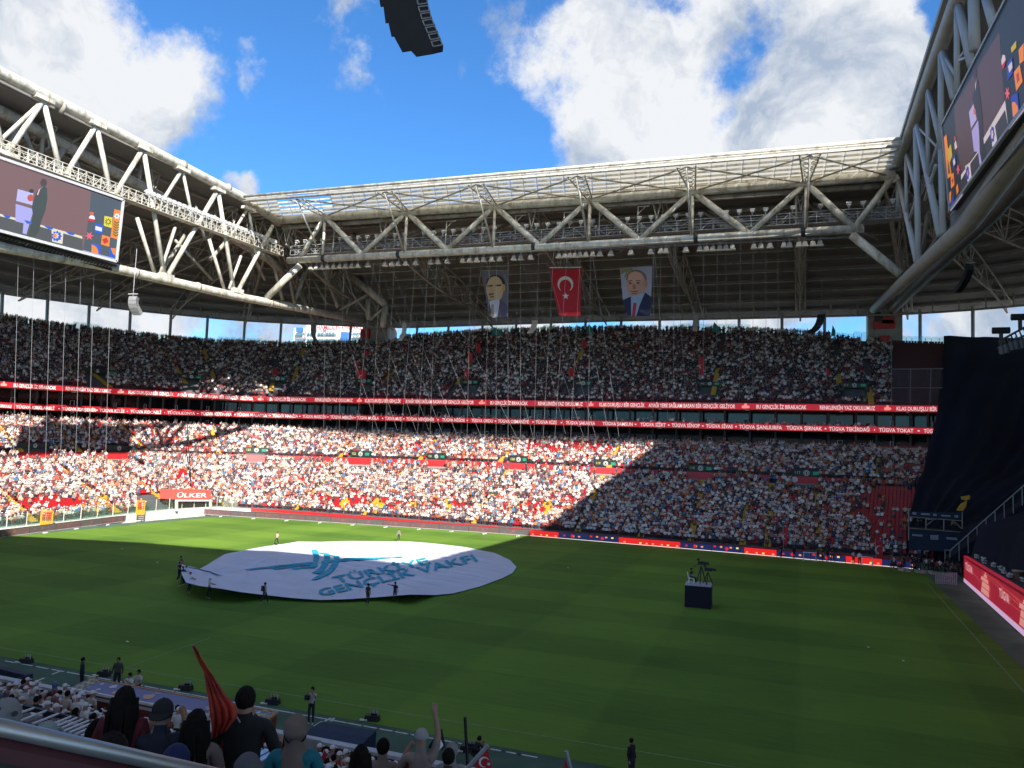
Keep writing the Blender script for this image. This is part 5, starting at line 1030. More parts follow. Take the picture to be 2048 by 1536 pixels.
def hairmesh(long_=0):
    m = MB(); n1, n2 = 26, 12; vs = []; fs = []
    for i in range(n2 + 1):
        t_ = math.pi * .5 * (1 - i / n2)
        for j in range(n1):
            a = 2 * math.pi * j / n1; back = .5 + .5 * math.sin(a); low = -.25 - .75 * back; tt = math.pi / 2 - (math.pi / 2 - math.asin(max(-.95, low * .85))) * i / n2
            r = .096 + .009 * rnd() * (i > 0)
            vs.append((r * .88 * math.cos(tt) * math.cos(a), r * 1.03 * math.cos(tt) * math.sin(a) + .012, r * 1.08 * math.sin(tt) + .015))
    for i in range(n2):
        for j in range(n1): fs.append((i * n1 + j, (i + 1) * n1 + j, (i + 1) * n1 + (j + 1) % n1, i * n1 + (j + 1) % n1))
    m.add(vs, fs)
    if long_:
        for j in range(34):
            a = math.pi * (.02 + .96 * j / 33); q_ = (rnd() - .5) * .03; long2 = long_ * (.75 + .35 * rnd()); x, y = .1 * math.cos(a), .1 * math.sin(a) * 1.05
            m.tube([(x, y, .02), (x * 1.2 + q_, y * 1.2 + .01 + q_, -.13), (x * 1.3 + q_ * 1.5, y * 1.12 + .03, -.14 - long2 * .5), (x * 1.05 + q_, y * 1.1 + .03 - q_, -.16 - long2)], .020, 5, 0, True, .008)
    return m.mesh('hair', HAIRM, True)
def hijabmesh():
    m = MB(); m.ball((0, .015, .01), .114, 24, 14, 0, -.75, (.9, 1.0, 1.06)); m.v = [(x * (1 + .035 * math.sin(9 * z / .1 + 3 * x / .1)), y * (1 + .04 * math.sin(7 * z / .1 + 2.5 * y / .1)), z) for x, y, z in m.v]; n = 16; rings = []
    for (z, rx, ry, yo) in [(-.06, .095, .10, .03), (-.13, .078, .085, .03), (-.18, .10, .095, .03), (-.24, .125, .11, .03), (-.30, .11, .115, .035)]:
        rings.append([Vector((rx * (1 + .05 * math.sin(j * 2.5)) * math.cos(2 * math.pi * j / n), yo + ry * math.sin(2 * math.pi * j / n), z + .02 * math.sin(j * 1.7))) for j in range(n + 1)])
    strip(m, rings, 0, True); return m.mesh('headscarf', OCM, True)
CAPF = capmesh(-1); CAPB = capmesh(1); HAIRS = hairmesh(0); HAIRL = hairmesh(.32); HIJ = hijabmesh()
HEADG = {'cap': (CAPF, 'cap', .035), 'capb': (CAPB, 'cap', .035), 'hair': (HAIRS, 'hair', .01), 'long': (HAIRL, 'hair', .01), 'hijab': (HIJ, 'headscarf', .0)}
EYEW = mat('eye_white', (.6, .58, .55), .4, noise=0); facem = MB()
for s in (-1, 1): facem.ball((s * .032, -.088, .012), .012, 6, 3, 0); facem.ball((s * .032, -.096, .012), .007, 6, 3, 1)
facem.box((0, -.09, -.045), (.05, .012, .012), mi=2); FACE = facem.mesh('face', [EYEW, DARK, mat('lips', (.3, .10, .09), .5, noise=0)])
def person(body, loc, rz, color, head, hcol, label, group=None, sc_=1.0, name='person'):
    me, hd = HB[body]; o = bpy.data.objects.new(name, me); C.objects.link(o); o.location = loc; o.rotation_euler = (0, 0, rz); o.scale = (sc_,) * 3
    tag(o, label, 'person', group, color=color)
    hm, nm_, dz = HEADG[head]; part(nm_, hm, o, (hd.x, hd.y + .012, hd.z + dz), 0, hcol)
    if sc_ and loc[1] < 70: part('face', FACE, o, (hd.x, hd.y, hd.z))['kind'] = 'stuff'
    return o
WH = (.74, .72, .70); CREAM = (.55, .48, .42); NV = (.02, .025, .05); BK = (.012, .012, .014)
# near stand -------------------------------------------------------
PROF = [(25.6, 1.0), (15, 4.1), (13, 4.2), (6, 8.7), (2, 11.2), (-4, 11.2)]
def zf(Y): return float(np.interp(-Y, [-p[0] for p in PROF], [p[1] for p in PROF]))
mb = MB(); Y = 26.6; prev = None; rows = []
yy = 25.4
while yy > -3:
    z = zf(yy); z2 = zf(yy - .8); rows.append((yy, z)); rows.append((yy - .8, z)); yy -= .8
vs = []
for (y_, z_) in [(25.4, -.3)] + rows: vs += [(-60, y_, z_), (14, y_, z_)]
mb.add(vs, [(2 * i, 2 * i + 1, 2 * i + 3, 2 * i + 2) for i in range(len(vs) // 2 - 1)]); tag(mb.build('near_terrace', CONCD), kind='structure')
mb = MB(); mb.box((-23, 25.55, .9), (74, .22, 2.1)); o = mb.build('near_wall', mat('dull_maroon', (.10, .016, .018), .7)); tag(o, kind='structure')
mb = MB(); mb.box((-23, 25.55, 2.0), (74, .34, .12)); o = mb.build('wall_coping', mat('coping_grey', (.5, .52, .55), .5)); tag(o, kind='structure')
seatn = seatmesh(SEATM); k_ = 0; cnt = 0
nearP = []; y_ = 24.8; r_i = 0
while y_ > 15.8:
    x = -36 + (r_i % 2) * .25
    while x < -3:
        z = zf(y_) ; zz = rows[[i for i, rr in enumerate(rows) if rr[0] <= y_ + .3][0]][1] if False else z
        u, v = proj((x, y_, z + 1.3))
        if -15 < u < 2000 and v < 1545 and (u < 900): nearP.append((x, y_, z, u, v))
        x += .54
    y_ -= .8; r_i += 1
rowc = {}
def ordn(i):
    w_ = ['', 'first', 'second', 'third', 'fourth', 'fifth', 'sixth', 'seventh', 'eighth', 'ninth', 'tenth', 'eleventh', 'twelfth', 'thirteenth', 'fourteenth', 'fifteenth', 'sixteenth', 'seventeenth', 'eighteenth', 'nineteenth', 'twentieth']
    return w_[i] if i < len(w_) else ('twenty-' + w_[i - 20] if i < 30 else 'thirty-' + w_[i - 30] if 30 < i < 40 else '%dth' % i)
for (x, y_, z, u, v) in nearP:
    if rnd() > .95: continue
    if v < interp(u, [(0, 1318), (60, 1330), (140, 1350), (200, 1366), (300, 1382), (430, 1402), (545, 1428), (620, 1450), (870, 1498)]): continue
    if v > 1450 + .232 * u - 25 and u < 420: continue
    if any(a < u < b__ and v > c__ for a, b__, c__ in ((218, 284, 1372), (292, 355, 1402), (370, 428, 1428), (440, 540, 1388), (558, 636, 1442), (160, 215, 1445), (815, 872, 1462))): continue
    if 480 < u < 560 and v < 1440: continue
    q = rnd(); st = (u < 460 and rnd() < .35)
    body = 'stand' if st else ('sit' if q < .7 else 'clap')
    rr = rnd(); hd = 'cap' if rr < .66 else ('hair' if rr < .82 else ('long' if rr < .9 else 'hijab'))
    shirt = [WH, WH, CREAM, CREAM, (.68, .66, .7), (.35, .05, .05), NV, (.3, .28, .3), BK][int(rnd() * 9)]
    hc = (.74, .73, .76) if hd == 'cap' else [(.45, .4, .38), (.2, .12, .12), (.1, .2, .3)][int(rnd() * 3)]
    zst = rows[0][1]
    for (ry, rz_) in rows[1::2]:
        if ry <= y_ + .01: zst = rz_; break
    sc_ = .92 + rnd() * .12
    ro = int(round((24.8 - y_) / .8)); rowc[ro] = rowc.get(ro, 0) + 1
    cn = {WH: 'white', CREAM: 'cream', NV: 'navy', BK: 'black', (.35, .05, .05): 'dark red', (.3, .28, .3): 'grey'}.get(shirt, 'pale')
    lab = '%s spectator %s and %s top, %s row from wall, %s from left' % ('standing' if st else 'seated', {'cap': 'in white cap', 'hair': 'with dark hair', 'long': 'with long hair', 'hijab': 'in headscarf'}[hd], cn, ordn(ro + 1), ordn(rowc[ro]))
    person(body, (x, y_ - .3, zst - .02), math.pi + (rnd() - .5) * .9, shirt, hd, hc, lab, 'spectators in the near stand', sc_); cnt += 1
print('near people', cnt)
# dugouts ------------------------------------------------------------
def quadr(pts, name, m, root, off=(0, 0, -.08)):
    q = MB(); q.prism(pts, off); return q.build(name, m, root)
dz = 2.2
A, B_, C_, D_ = atZ(135, 1377, dz), atZ(176, 1357, dz), atZ(555, 1425, dz), atZ(519, 1451, dz)
dg = empty('dugout', (A.x, A.y, 0), 'long team dugout with a printed lavender roof and red body', 'dugout')
LAV = mat('lavender_print', (.20, .21, .36), .6, noise=.08); quadr([A, B_, C_, D_], 'roof', LAV, dg)
quadr([A, D_, D_ - Vector((0, 0, 2.4)), A - Vector((0, 0, 2.4))], 'back_panel', mat('dugout_red', (.18, .03, .03), .5), dg, (0, .05, 0))
quadr([D_, C_, C_ - Vector((0, .2, 2.4)), D_ - Vector((0, 0, 2.4))], 'end_panel', mat('dugout_brown', (.22, .05, .03), .5), dg, (-.05, 0, 0))
quadr([A, B_, B_ - Vector((0, .2, 2.4)), A - Vector((0, 0, 2.4))], 'end_panel', DARK, dg, (.05, 0, 0))
q = MB(); q.beam(B_, C_, .08, .08); q.beam(C_, D_, .1, .1); q.build('roof_edge', mat('edge_orange', (.5, .25, .12), .5), dg)
q = MB(); q.beam(A, D_, .08, .1); q.build('roof_edge', WHITE, dg)
def RQ(a, c, o=.02): p = lerp(lerp(A, D_, a), lerp(B_, C_, a), c); p.z += o; return p
YLP = mat('print_yellow', (.55, .50, .16), .6, noise=0); WHP = mat('print_pale', (.62, .6, .66), .6, noise=0); ORP = mat('print_salmon', (.6, .35, .25), .6, noise=0)
q = MB()
for side in (0, 1):
    for i in range(10):
        for j in range(8):
            if (i * i + j * 3 + i * j) % 3 == 0 and rnd() < 1 - j * .09:
                a = (.012 + j * .009); a0 = a if side == 0 else 1 - a - .009; q.add([RQ(a0, i * .1), RQ(a0 + .009, i * .1), RQ(a0 + .009, i * .1 + .1), RQ(a0, i * .1 + .1)], [(0, 1, 2, 3)])
q.build('print', YLP, dg)
def blob(a, c, sa, sc2, n=9, ph=0): return [RQ(a + sa * math.cos(2 * math.pi * i / n) * (1 + .25 * math.sin(i * 2.7 + ph)), c + sc2 * math.sin(2 * math.pi * i / n) * (1 + .2 * math.cos(i * 1.9 + ph)), .025) for i in range(n)]
for a, c, sa, s2, m in [(.40, .45, .028, .22, ORP), (.18, .7, .016, .16, WHP), (.24, .35, .02, .2, ORP), (.11, .75, .008, .1, WHP), (.14, .3, .01, .1, WHP), (.86, .5, .014, .16, WHP), (.93, .75, .008, .1, WHP), (.72, .5, .02, .2, ORP)]:
    q = MB(); q.add(blob(a, c, sa, s2, 9, a * 9), [tuple(range(9))]); q.build('logo', m, dg)
vs, fs = textmesh('TÜGVA', 1); w_ = max(v.x for v in vs)
q = MB(); q.add([RQ(.395 + .035 * v.x / w_, .74 + .16 * v.y, .03) for v in vs], fs); q.build('lettering', WHP, dg)
# navy canopy
d2 = empty('dugout', atZ(690, 1475, 0), 'rounded navy dugout canopy beside the near wall', 'dugout'); NVC = mat('navy_canopy', (.012, .022, .055), .6, noise=.1)
T0, T1 = atZ(643, 1444, 2.1), atZ(751, 1461, 2.1); bk = Vector((0, -1, 0)); q = MB(); rws = []
for a in (0, .2, .4, .6, .8, 1): an = a * math.pi / 2; rws.append([T0 + bk * (1.9 * math.sin(an)) + Vector((-.1 * a, 0, -1.2 * (1 - math.cos(an)))), T1 + bk * (1.9 * math.sin(an)) + Vector((0, 0, -1.2 * (1 - math.cos(an))))])
strip(q, rws); q.build('canopy', NVC, d2); q = MB(); n = len(rws); q.prism([r[1] for r in rws] + [T1 + Vector((0, 0, -2.1))], (.04, 0, 0)); q.prism([r[0] for r in rws] + [T0 + Vector((0, 0, -2.1))], (-.04, 0, 0)); q.build('side_panel', NVC, d2)
ch = T1 + Vector((-1.6, -2.0, -.4)); q = MB(); q.box(ch, (.9, .1, 1.0)); q.box(ch + Vector((0, -.3, -.4)), (.9, .7, .1)); tag(q.build('canopy_chair', mat('chair_grey', (.35, .36, .38), .5)), 'pale grey chair back standing against the navy canopy', 'chair')
d3 = empty('dugout', atZ(30, 1370, 0), 'open navy dugout with red seats, cut by the left frame edge', 'dugout')
a0, a1 = atZ(-60, 1318, 1.3), atZ(64, 1347, 1.3)
q = MB(); q.prism([a0, a1, a1 + Vector((.1, -.35, 0)), a0 + Vector((0, -.35, 0))], (0, 0, -.25)); q.prism([a1, a1 + Vector((.1, -1.6, 0)), a1 + Vector((.1, -1.6, -1.3)), a1 + Vector((0, 0, -1.3))], (.08, 0, 0)); q.prism([a0, a1, a1 - Vector((0, 0, 1.3)), a0 - Vector((0, 0, 1.3))], (0, .06, 0)); q.build('frame', NVC, d3)
q = MB(); q.prism([a0 + Vector((0, -1.0, -.1)), a1 + Vector((-1.4, -1.0, -.1)), a1 + Vector((-1.0, -1.9, -.6)), a0 + Vector((0, -1.9, -.6))], (0, 0, -.3)); q.build('seat_shell', mat('seat_shell_red', (.45, .05, .06), .35), d3)
# low units with upright tubes along the touchline
for i, (u, v) in enumerate([(52, 1326), (208, 1352), (371, 1380), (545, 1408), (744, 1441), (936, 1503)]):
    p = atZ(u, v, 0); root = empty('effect_unit', p, 'low dark box of upright pale tubes on the touchline, %s from the left' % ['first', 'second', 'third', 'fourth', 'fifth', 'sixth'][i], 'effect box', 'effect boxes along the touchline')
    q = MB(); q.box(p + Vector((0, 0, .13)), (.72, .4, .26), .2, taper=.85); q.box(p + Vector((.1, .05, .3)), (.3, .2, .1), .2); q.build('case', DARK, root)
    q = MB(); q.box(p + Vector((-.32, -.25, .06)), (.35, .12, .06), .3); q.build('white_tag', WHITE, root)
    for k_ in range(5): q = MB(); q.tube([p + Vector((-.1 + .1 * k_, .05 * (k_ % 2), .25)), p + Vector((-.1 + .1 * k_, .05 * (k_ % 2), .48))], .022, 6); q.build('tube', mat('tube_pale', (.5, .48, .4), .5), root)
# people on the touchline
person('suit', atZ(161, 1384, 0), 2.6, NV, 'hair', None, 'bald-looking man in a dark suit standing behind the dugout', sc_=1.0)
person('suit', atZ(232, 1384, 0), .6, (.07, .065, .06), 'hair', None, 'man in a dark grey jacket on the touchline behind the printed roof')
person('clap', atZ(256, 1402, .5), 0, WH, 'hair', None, 'young man in a white T-shirt with head bowed beside the dugout')
person('hold', atZ(272, 1412, 0), .3, CREAM, 'hair', None, 'young man in a cream T-shirt with folded arms beside the dugout')
pc = person('photo', atZ(621, 1450, 0), .25, (.55, .47, .44), 'hair', None, 'cameraman in a pale shirt on the touchline holding a camera at his chest', sc_=1.0)
q = MB(); q.box((-.12, -.3, 1.33), (.22, .16, .22)); q.tube([(-.12, -.38, 1.33), (-.12, -.52, 1.33)], .06, 8); o = q.build('camera', DARK); o.location = atZ(621, 1450, 0); o.rotation_euler = (0, 0, .25); tag(o, 'black camera held by the man on the touchline', 'camera')
person('suit', atZ(1262, 1566, 0), 1.2, BK, 'hair', None, 'man in dark clothes standing alone on the grass at the bottom edge')
person('crouch', atZ(950, 1530, 0), 2.4, BK, 'hair', None, 'dark clothed person crouching on the artificial turf near the wall')
q = MB(); p = atZ(878, 1500, 0); q.prism([p + Vector((-.45, 0, 0)), p + Vector((.15, 0, 0)), p + Vector((-.1, 0, 1.0))], (0, .7, 0)); q.build('easel_dummy', DARK) if False else None
root = empty('a_frame_sign', p, 'small white board tilted on a dark stand beside the near wall', 'sign'); q = MB(); q.prism([p + Vector((-.55, 0, 0)), p + Vector((.1, 0, 0)), p + Vector((-.1, 0, .75))], (0, .45, 0)); q.build('stand', DARK, root)
cc = [atD(868, 1481, 30.6), atD(878, 1473, 30.9), atD(886, 1492, 30.5), atD(876, 1503, 30.3)]; q = MB(); q.prism(cc, (0, .05, 0)); q.build('board', WHITE, root)
q = MB()
for k_ in (.3, .5, .62): q.prism([lerp(lerp(cc[0], cc[3], k_), lerp(cc[1], cc[2], k_), .2) + Vector((0, -.01, 0)), lerp(lerp(cc[0], cc[3], k_), lerp(cc[1], cc[2], k_), .8) + Vector((0, -.01, 0)), lerp(lerp(cc[0], cc[3], k_ + .08), lerp(cc[1], cc[2], k_ + .08), .8) + Vector((0, -.01, 0)), lerp(lerp(cc[0], cc[3], k_ + .08), lerp(cc[1], cc[2], k_ + .08), .2) + Vector((0, -.01, 0))], (0, -.01, 0))
q.build('print_lines', NAVY, root)
# press desks in the near stand
MET = mat('brushed_metal', (.55, .56, .58), .3, metal=.8, noise=.05)
dk = empty('press_desk', atY(120, 1440, 13.6), 'row of black press desks with shiny white flaps in the near stand', 'desk')
pa_, pb_ = atY(40, 1412, 13.4), atY(250, 1462, 13.4)
q = MB(); q.beam(pa_, pb_, .08, .1); q.beam(pa_ + Vector((0, -.75, -.1)), pb_ + Vector((0, -.75, -.1)), .06, .08); q.build('rail', DARK, dk)
q = MB(); q.prism([pa_ + Vector((0, -.8, -.15)), pb_ + Vector((0, -.8, -.15)), pb_ + Vector((0, -.8, -.9)), pa_ + Vector((0, -.8, -.9))], (0, -.05, 0)); q.build('front_panel', DARK, dk)
for t_ in (.02, .14, .26, .38, .5, .555, .61, .665, .72, .775, .83, .9, .95):
    a = lerp(pa_, pb_, t_); q = MB(); q.prism([a + Vector((0, -.02, .06)), a + Vector((.06, -.02, .06)), a + Vector((.0, -.6, .0)), a + Vector((-.07, -.6, .0))], (0, 0, -.03)); q.build('flap', mat('flap_pale', (.62, .62, .68), .35, noise=0), dk)
    q = MB(); q.box(a + Vector((0, -.3, -.35)), (.07, .4, .6)); q.build('support', STEELG, dk)
for (u, v, uu, vv, Y_) in [(282, 1440, 335, 1452, 11.5), (505, 1503, 560, 1512, 9.5), (700, 1528, 900, 1556, 10)]:
    dk = empty('press_desk', atY(u, v, Y_), 'black and metal press desk behind the standing group at column %d' % u if False else {282: 'metal press desk between the two front figures in the near stand', 505: 'metal press desk beside the man in black', 700: 'thin dark desk rail along the bottom edge'}[u], 'desk')
    a, b_ = atY(u, v, Y_), atY(uu, vv, Y_); q = MB(); q.beam(a, b_, .06, .06); q.prism([a, b_, b_ + Vector((0, -.7, -.05)), a + Vector((0, -.7, -.05))], (0, 0, -.05)); q.build('desk_top', STEELG if u != 700 else DARK, dk)
    if u != 700:
        for k_ in range(3): q = MB(); e = lerp(a, b_, .15 + k_ * .3); q.prism([e + Vector((0, 0, .05)), e + Vector((.1, 0, .05)), e + Vector((.03, -.5, .0)), e + Vector((-.07, -.5, .0))], (0, 0, .02)); q.box(e + Vector((0, -.3, -.4)), (.07, .3, .7)); q.build('flap', MET, dk)
# foreground figures --------------------------------------------------
HB['fore'] = human('person', None, 2, longsl=True, slim=1.06)
HB['fore_short'] = human('person', P_(elL=(-.25, .02, 1.15), wrL=(-.18, -.16, 1.02), haL=(-.12, -.24, 1.02), elR=(.25, .02, 1.15), wrR=(.18, -.16, 1.02), haR=(.12, -.24, 1.02)), 2)
HB['fore_flag'] = human('person', P_(shL=(-.2, .01, 1.41), shR=(.2, .01, 1.41), elL=(-.31, .02, 1.14), wrL=(-.28, -.2, 1.16), haL=(-.26, -.28, 1.2), elR=(.27, .02, 1.14)), 2, longsl=True, slim=1.12)
HB['fore_raise'] = human('person', P_(elR=(.30, -.1, 1.16), wrR=(.14, -.24, 1.42), haR=(.08, -.24, 1.48), elL=(-.22, -.08, 1.62), wrL=(-.17, -.1, 1.88), haL=(-.16, -.1, 1.96)), 2, fingers='L')
HB['fore_film'] = human('person', P_(elL=(-.24, -.2, 1.25), wrL=(-.12, -.34, 1.48), haL=(-.08, -.38, 1.55), elR=(.26, -.18, 1.2), wrR=(.2, -.36, 1.34), haR=(.16, -.4, 1.42)), 2)
def fore(body, u, v, D, rz, col, head, hc, label, sc_=1.0):
    P = atD(u, v, D); hz = HB[body][1].z * sc_; loc = Vector((P.x, P.y, P.z - hz)); f = math.atan2(P.x, P.y)
    # facing away from the camera: local -Y points along the view
    return person(body, loc, math.pi - f * 0 + rz, col, head, hc, label, sc_=sc_)
fore('fore', 12, 1432, 5.6, .55, (.5, .5, .5), 'hijab', (.26, .26, .26), 'woman in a white headscarf with black spots at the left edge behind the rail', 1.0)
fore('fore', 250, 1402, 6.9, .5, (.12, .01, .02), 'long', None, 'large dark figure with long hair and a dark red top, left of the cap wearer', 1.0)
fore('fore_film', 325, 1428, 6.9, .55, NV, 'capb', (.01, .01, .015), 'person in a dark backwards cap and navy shirt, filming', 1.0)
fore('fore_short', 393, 1448, 6.8, .5, (.18, .13, .12), 'long', None, 'woman with long dark hair and a beige top beside the man in black', .98)
fore('fore_flag', 491, 1402, 7.5, .45, BK, 'hair', None, 'short haired man in black holding up the large red flag', 1.08)
fore('fore_short', 592, 1458, 6.6, .45, (.008, .16, .21), 'hijab', (.19, .135, .11), 'woman in a beige headscarf and teal top right of the man in black', 1.0)
fore('fore_short', 196, 1462, 7.6, -.3, (.22, .12, .1), 'long', None, 'girl with long dark hair leaning beside the rail', .9)
fore('fore', 352, 1522, 5.8, .5, (.2, .16, .18), 'hijab', (.008, .018, .09), 'person in a blue headscarf low beside the rail', 1.0)
fore('fore', 222, 1512, 4.4, .5, (.05, .045, .06), 'hair', None, 'dark haired person seated just behind the rail', 1.0)
fore('fore_short', 92, 1474, 6.2, .4, (.05, .08, .08), 'cap', (.30, .36, .36), 'person in a shiny white cap low behind the rail', .9)
fore('fore_raise', 843, 1478, 8.6, .5, (.28, .22, .20), 'cap', (.36, .34, .35), 'child in a white cap and pale shirt raising one arm with a pointing finger', .86)
fore('fore_short', 766, 1496, 8.8, .3, (.24, .19, .17), 'hair', None, 'dark haired child in a pale shirt left of the pointing child', .85)
fore('fore_short', 897, 1516, 8.2, .3, (.04, .04, .05), 'hair', None, 'fair haired child right of the pointing child', .78)
fore('fore_short', 904, 1504, 9.0, .3, (.3, .3, .3), 'capb', (.25, .25, .25), 'child in a grey and white cap behind the fair haired child', .8)
fore('fore', 495, 1540, 5.8, .5, (.05, .05, .05), 'hijab', (.10, .10, .12), 'person in a patterned grey headscarf at the bottom edge below the man in black', 1.0)
fore('fore', 722, 1512, 8.0, .5, BK, 'long', None, 'woman with dark hair at the bottom edge beside the seated crowd', .9)
for u, v in [(705, 1490), (760, 1478)]: pass
# spots on the scarf
sp = [o for o in bpy.data.objects if o.get('label', '').startswith('woman in a white headscarf')][0]
q = MB()
for a, z in [(.6, .03), (1.2, .06), (1.8, .0), (2.4, .05), (.9, -.05), (1.6, .1), (2.1, -.07), (.3, -.02)]:
    c = Vector((.128 * math.cos(a), .02 + .142 * math.sin(a), z)); nr = Vector((math.cos(a), math.sin(a), z * 4)).normalized(); t1 = nr.cross(Vector((0, 0, 1))).normalized(); t2 = t1.cross(nr); q.add([c + nr * .006 + t1 * .024 * math.cos(k * .8) + t2 * .02 * math.sin(k * .8) for k in range(8)], [tuple(range(8))])
hd_ = HB['fore'][1]; part('scarf_spots', q.mesh('scarf_spots', DARK), sp, (hd_.x, hd_.y + .012, hd_.z))
# rail in front of the camera
rl = empty('handrail', atD(0, 1452, 2.1), 'thick metal handrail running down across the bottom left corner', 'railing')
a = atD(-120, 1428, 2.0); b_ = atD(420, 1548, 2.5); dd_ = (b_ - a)
q = MB(); q.tube([a - dd_ * .3, b_ + dd_ * .6], .023, 16); q.build('rail', mat('rail_metal', (.42, .42, .42), .42, metal=.8, noise=.1), rl, True)
q = MB(); q.prism([a - dd_ * .3 + Vector((0, -.03, -.035)), b_ + dd_ * .6 + Vector((0, -.03, -.035)), b_ + dd_ * .6 + Vector((0, -.03, -.075)), a - dd_ * .3 + Vector((0, -.03, -.075))], (0, .06, 0)); q.build('lower_bar', mat('maroon_paint', (.08, .02, .025), .5), rl)
q = MB(); a2 = a + Vector((-.1, -.25, -.2)); q.prism([a2 - dd_ * .3, a2 + dd_ * 1.5, a2 + dd_ * 1.5 + Vector((-.1, -.3, -.05)), a2 - dd_ * .3 + Vector((-.1, -.3, -.05))], (0, 0, -.05)); q.build('ledge', mat('ledge_grey', (.42, .44, .48), .4), rl)
q = MB(); q.prism([a - dd_ * .3 + Vector((0, 0, -.06)), b_ + dd_ * .6 + Vector((0, 0, -.06)), b_ + dd_ * .6 + Vector((0, 0, -.9)), a - dd_ * .3 + Vector((0, 0, -.9))], (0, .01, 0)); q.build('rail_panel', mat('panel_brown', (.03, .028, .022), .6), rl)
# ------------------------------------------------------------------ flags
FRED = mat('flag_red', (.50, .02, .03), .8, noise=.12, nscale=1); FWH = mat('flag_white', (.7, .66, .66), .8, noise=0); FTEAL = mat('flag_teal', (.03, .25, .22), .8, noise=.2, nscale=1)
def crescent(m, c, ux, uy, r, n=14):
    P = []; 
    for i in range(n + 1): a = math.radians(50 + 260 * i / n); P.append(c + ux * r * math.cos(a) + uy * r * math.sin(a))
    for i in range(n + 1): a = math.radians(305 - 250 * i / n); P.append(c + ux * (.22 * r + .8 * r * math.cos(a)) + uy * .8 * r * math.sin(a))
    n2 = n + 1
    m.add(P, [(i, i + 1, 2 * n2 - 2 - i, 2 * n2 - 1 - i) for i in range(n)])
def starp(m, c, ux, uy, r, ph=0): m.add([c + ux * (r if i % 2 == 0 else r * .4) * math.cos(math.pi * i / 5 + ph) + uy * (r if i % 2 == 0 else r * .4) * math.sin(math.pi * i / 5 + ph) for i in range(10)] + [c], [(i, (i + 1) % 10, 10) for i in range(10)])
def flag(pts, label, m=FRED, cres=None, pole=None, group=None, th=.03, cr=None, toward=None):
    # pts: 3D outline; cres: (centre, r, angle)
    root = empty('flag', pts[0], label, 'flag', group)
    v = (Vector((0, 0, H)) - pts[0]).normalized(); q = MB(); q.prism(pts, -v * th); q.build('cloth', m, root)
    if cres:
        c, r, ang = cres; rx = Vector(RM[:, 0]); ry = -Vector(RM[:, 1]); ux = rx * math.cos(ang) + ry * math.sin(ang); uy = ry * math.cos(ang) - rx * math.sin(ang)
        q = MB(); crescent(q, c + v * .03, ux, uy, r); q.build('crescent', FWH, root); q = MB(); starp(q, c + v * .03 + ux * r * .95, ux, uy, r * .42, .3); q.build('star', FWH, root)
    if pole: q = MB(); q.tube(pole, .02 if (pole[0] - Vector((0, 0, H))).length < 40 else .05, 5); q.build('pole', STEELG, root)
    return root
# big flag by the man in black : folded cloth sheet
D = 7.2; root = empty('flag', atD(385, 1292, D), 'large red flag hanging in folds from a slanting pole in the left foreground', 'flag')
Lf = [(385, 1292), (397, 1320), (408, 1345), (412, 1370), (418, 1400), (421, 1430), (423, 1458), (424, 1478)]
Rt = [(389, 1292), (404, 1317), (420, 1342), (434, 1365), (450, 1388), (470, 1410), (474, 1432), (452, 1462)]
q = MB(); rws = []
for i in range(29):
    t_ = i / 28 * 7; k0 = min(6, int(t_)); fr_ = t_ - k0; l = (Lf[k0][0] + (Lf[k0 + 1][0] - Lf[k0][0]) * fr_, Lf[k0][1] + (Lf[k0 + 1][1] - Lf[k0][1]) * fr_); r_ = (Rt[k0][0] + (Rt[k0 + 1][0] - Rt[k0][0]) * fr_, Rt[k0][1] + (Rt[k0 + 1][1] - Rt[k0][1]) * fr_)
    rws.append([atD(l[0] + (r_[0] - l[0]) * j / 18, l[1] + (r_[1] - l[1]) * j / 18, D + .05 * (i / 28) * math.sin(j * 1.25 + i * .16) + .02 * math.sin(j * 2.9 + i * .5)) for j in range(19)])
strip(q, rws); o = q.build('cloth', mat('flag_red_cloth', (.50, .055, .03), .7, noise=.25, nscale=5), root, True); sm = o.modifiers.new('t', 'SOLIDIFY'); sm.thickness = .006
q = MB(); q.tube([atD(384, 1290, D + .03), atD(432, 1364, D + .08), atD(480, 1445, D + .12)], .009, 6); q.build('pole', STEELG, root)
flag([atD(975, 1493, 6.5), atD(944, 1526, 6.5), atD(960, 1545, 6.5), atD(985, 1545, 6.5), atD(979, 1515, 6.5)], 'red flag with white crescent at the bottom edge, right of the tall pole', cres=(atD(968, 1524, 6.5), .045, -.4), pole=[atD(976, 1491, 6.5), atD(935, 1537, 6.5)], th=.004)
flag([atD(1132, 1503, 7), atD(1127, 1545, 7), atD(1140, 1545, 7)], 'tip of a red flag rising alone from the bottom edge', th=.004, pole=[atD(1132, 1502, 7), atD(1143, 1545, 7)])
flag([atD(649, 1499, 20), atD(643, 1515, 20), atD(647, 1525, 20), atD(655, 1510, 20)], 'small red flag among the white capped crowd by the navy canopy', th=.01)
flag([atD(716, 1490, 20), atD(712, 1500, 20), atD(719, 1508, 20)], 'tiny red flag held up in the crowd behind the navy canopy', th=.01)
q = MB(); q.tube([atD(930, 1434, 9), atD(936, 1550, 9)], .02, 6); tag(q.build('tall_pole', DARK), 'tall thin dark pole rising at the bottom edge', 'pole')
def fq(u, v, w_, h_, sk=0, Y=158): return [atY(u, v, Y), atY(u + w_, v + sk, Y), atY(u + w_ * .9, v + h_, Y), atY(u + w_ * .3, v + h_ * .95, Y), atY(u - w_ * .1, v + h_ * .5, Y)]
G = 'red flags waved in the upper tier'
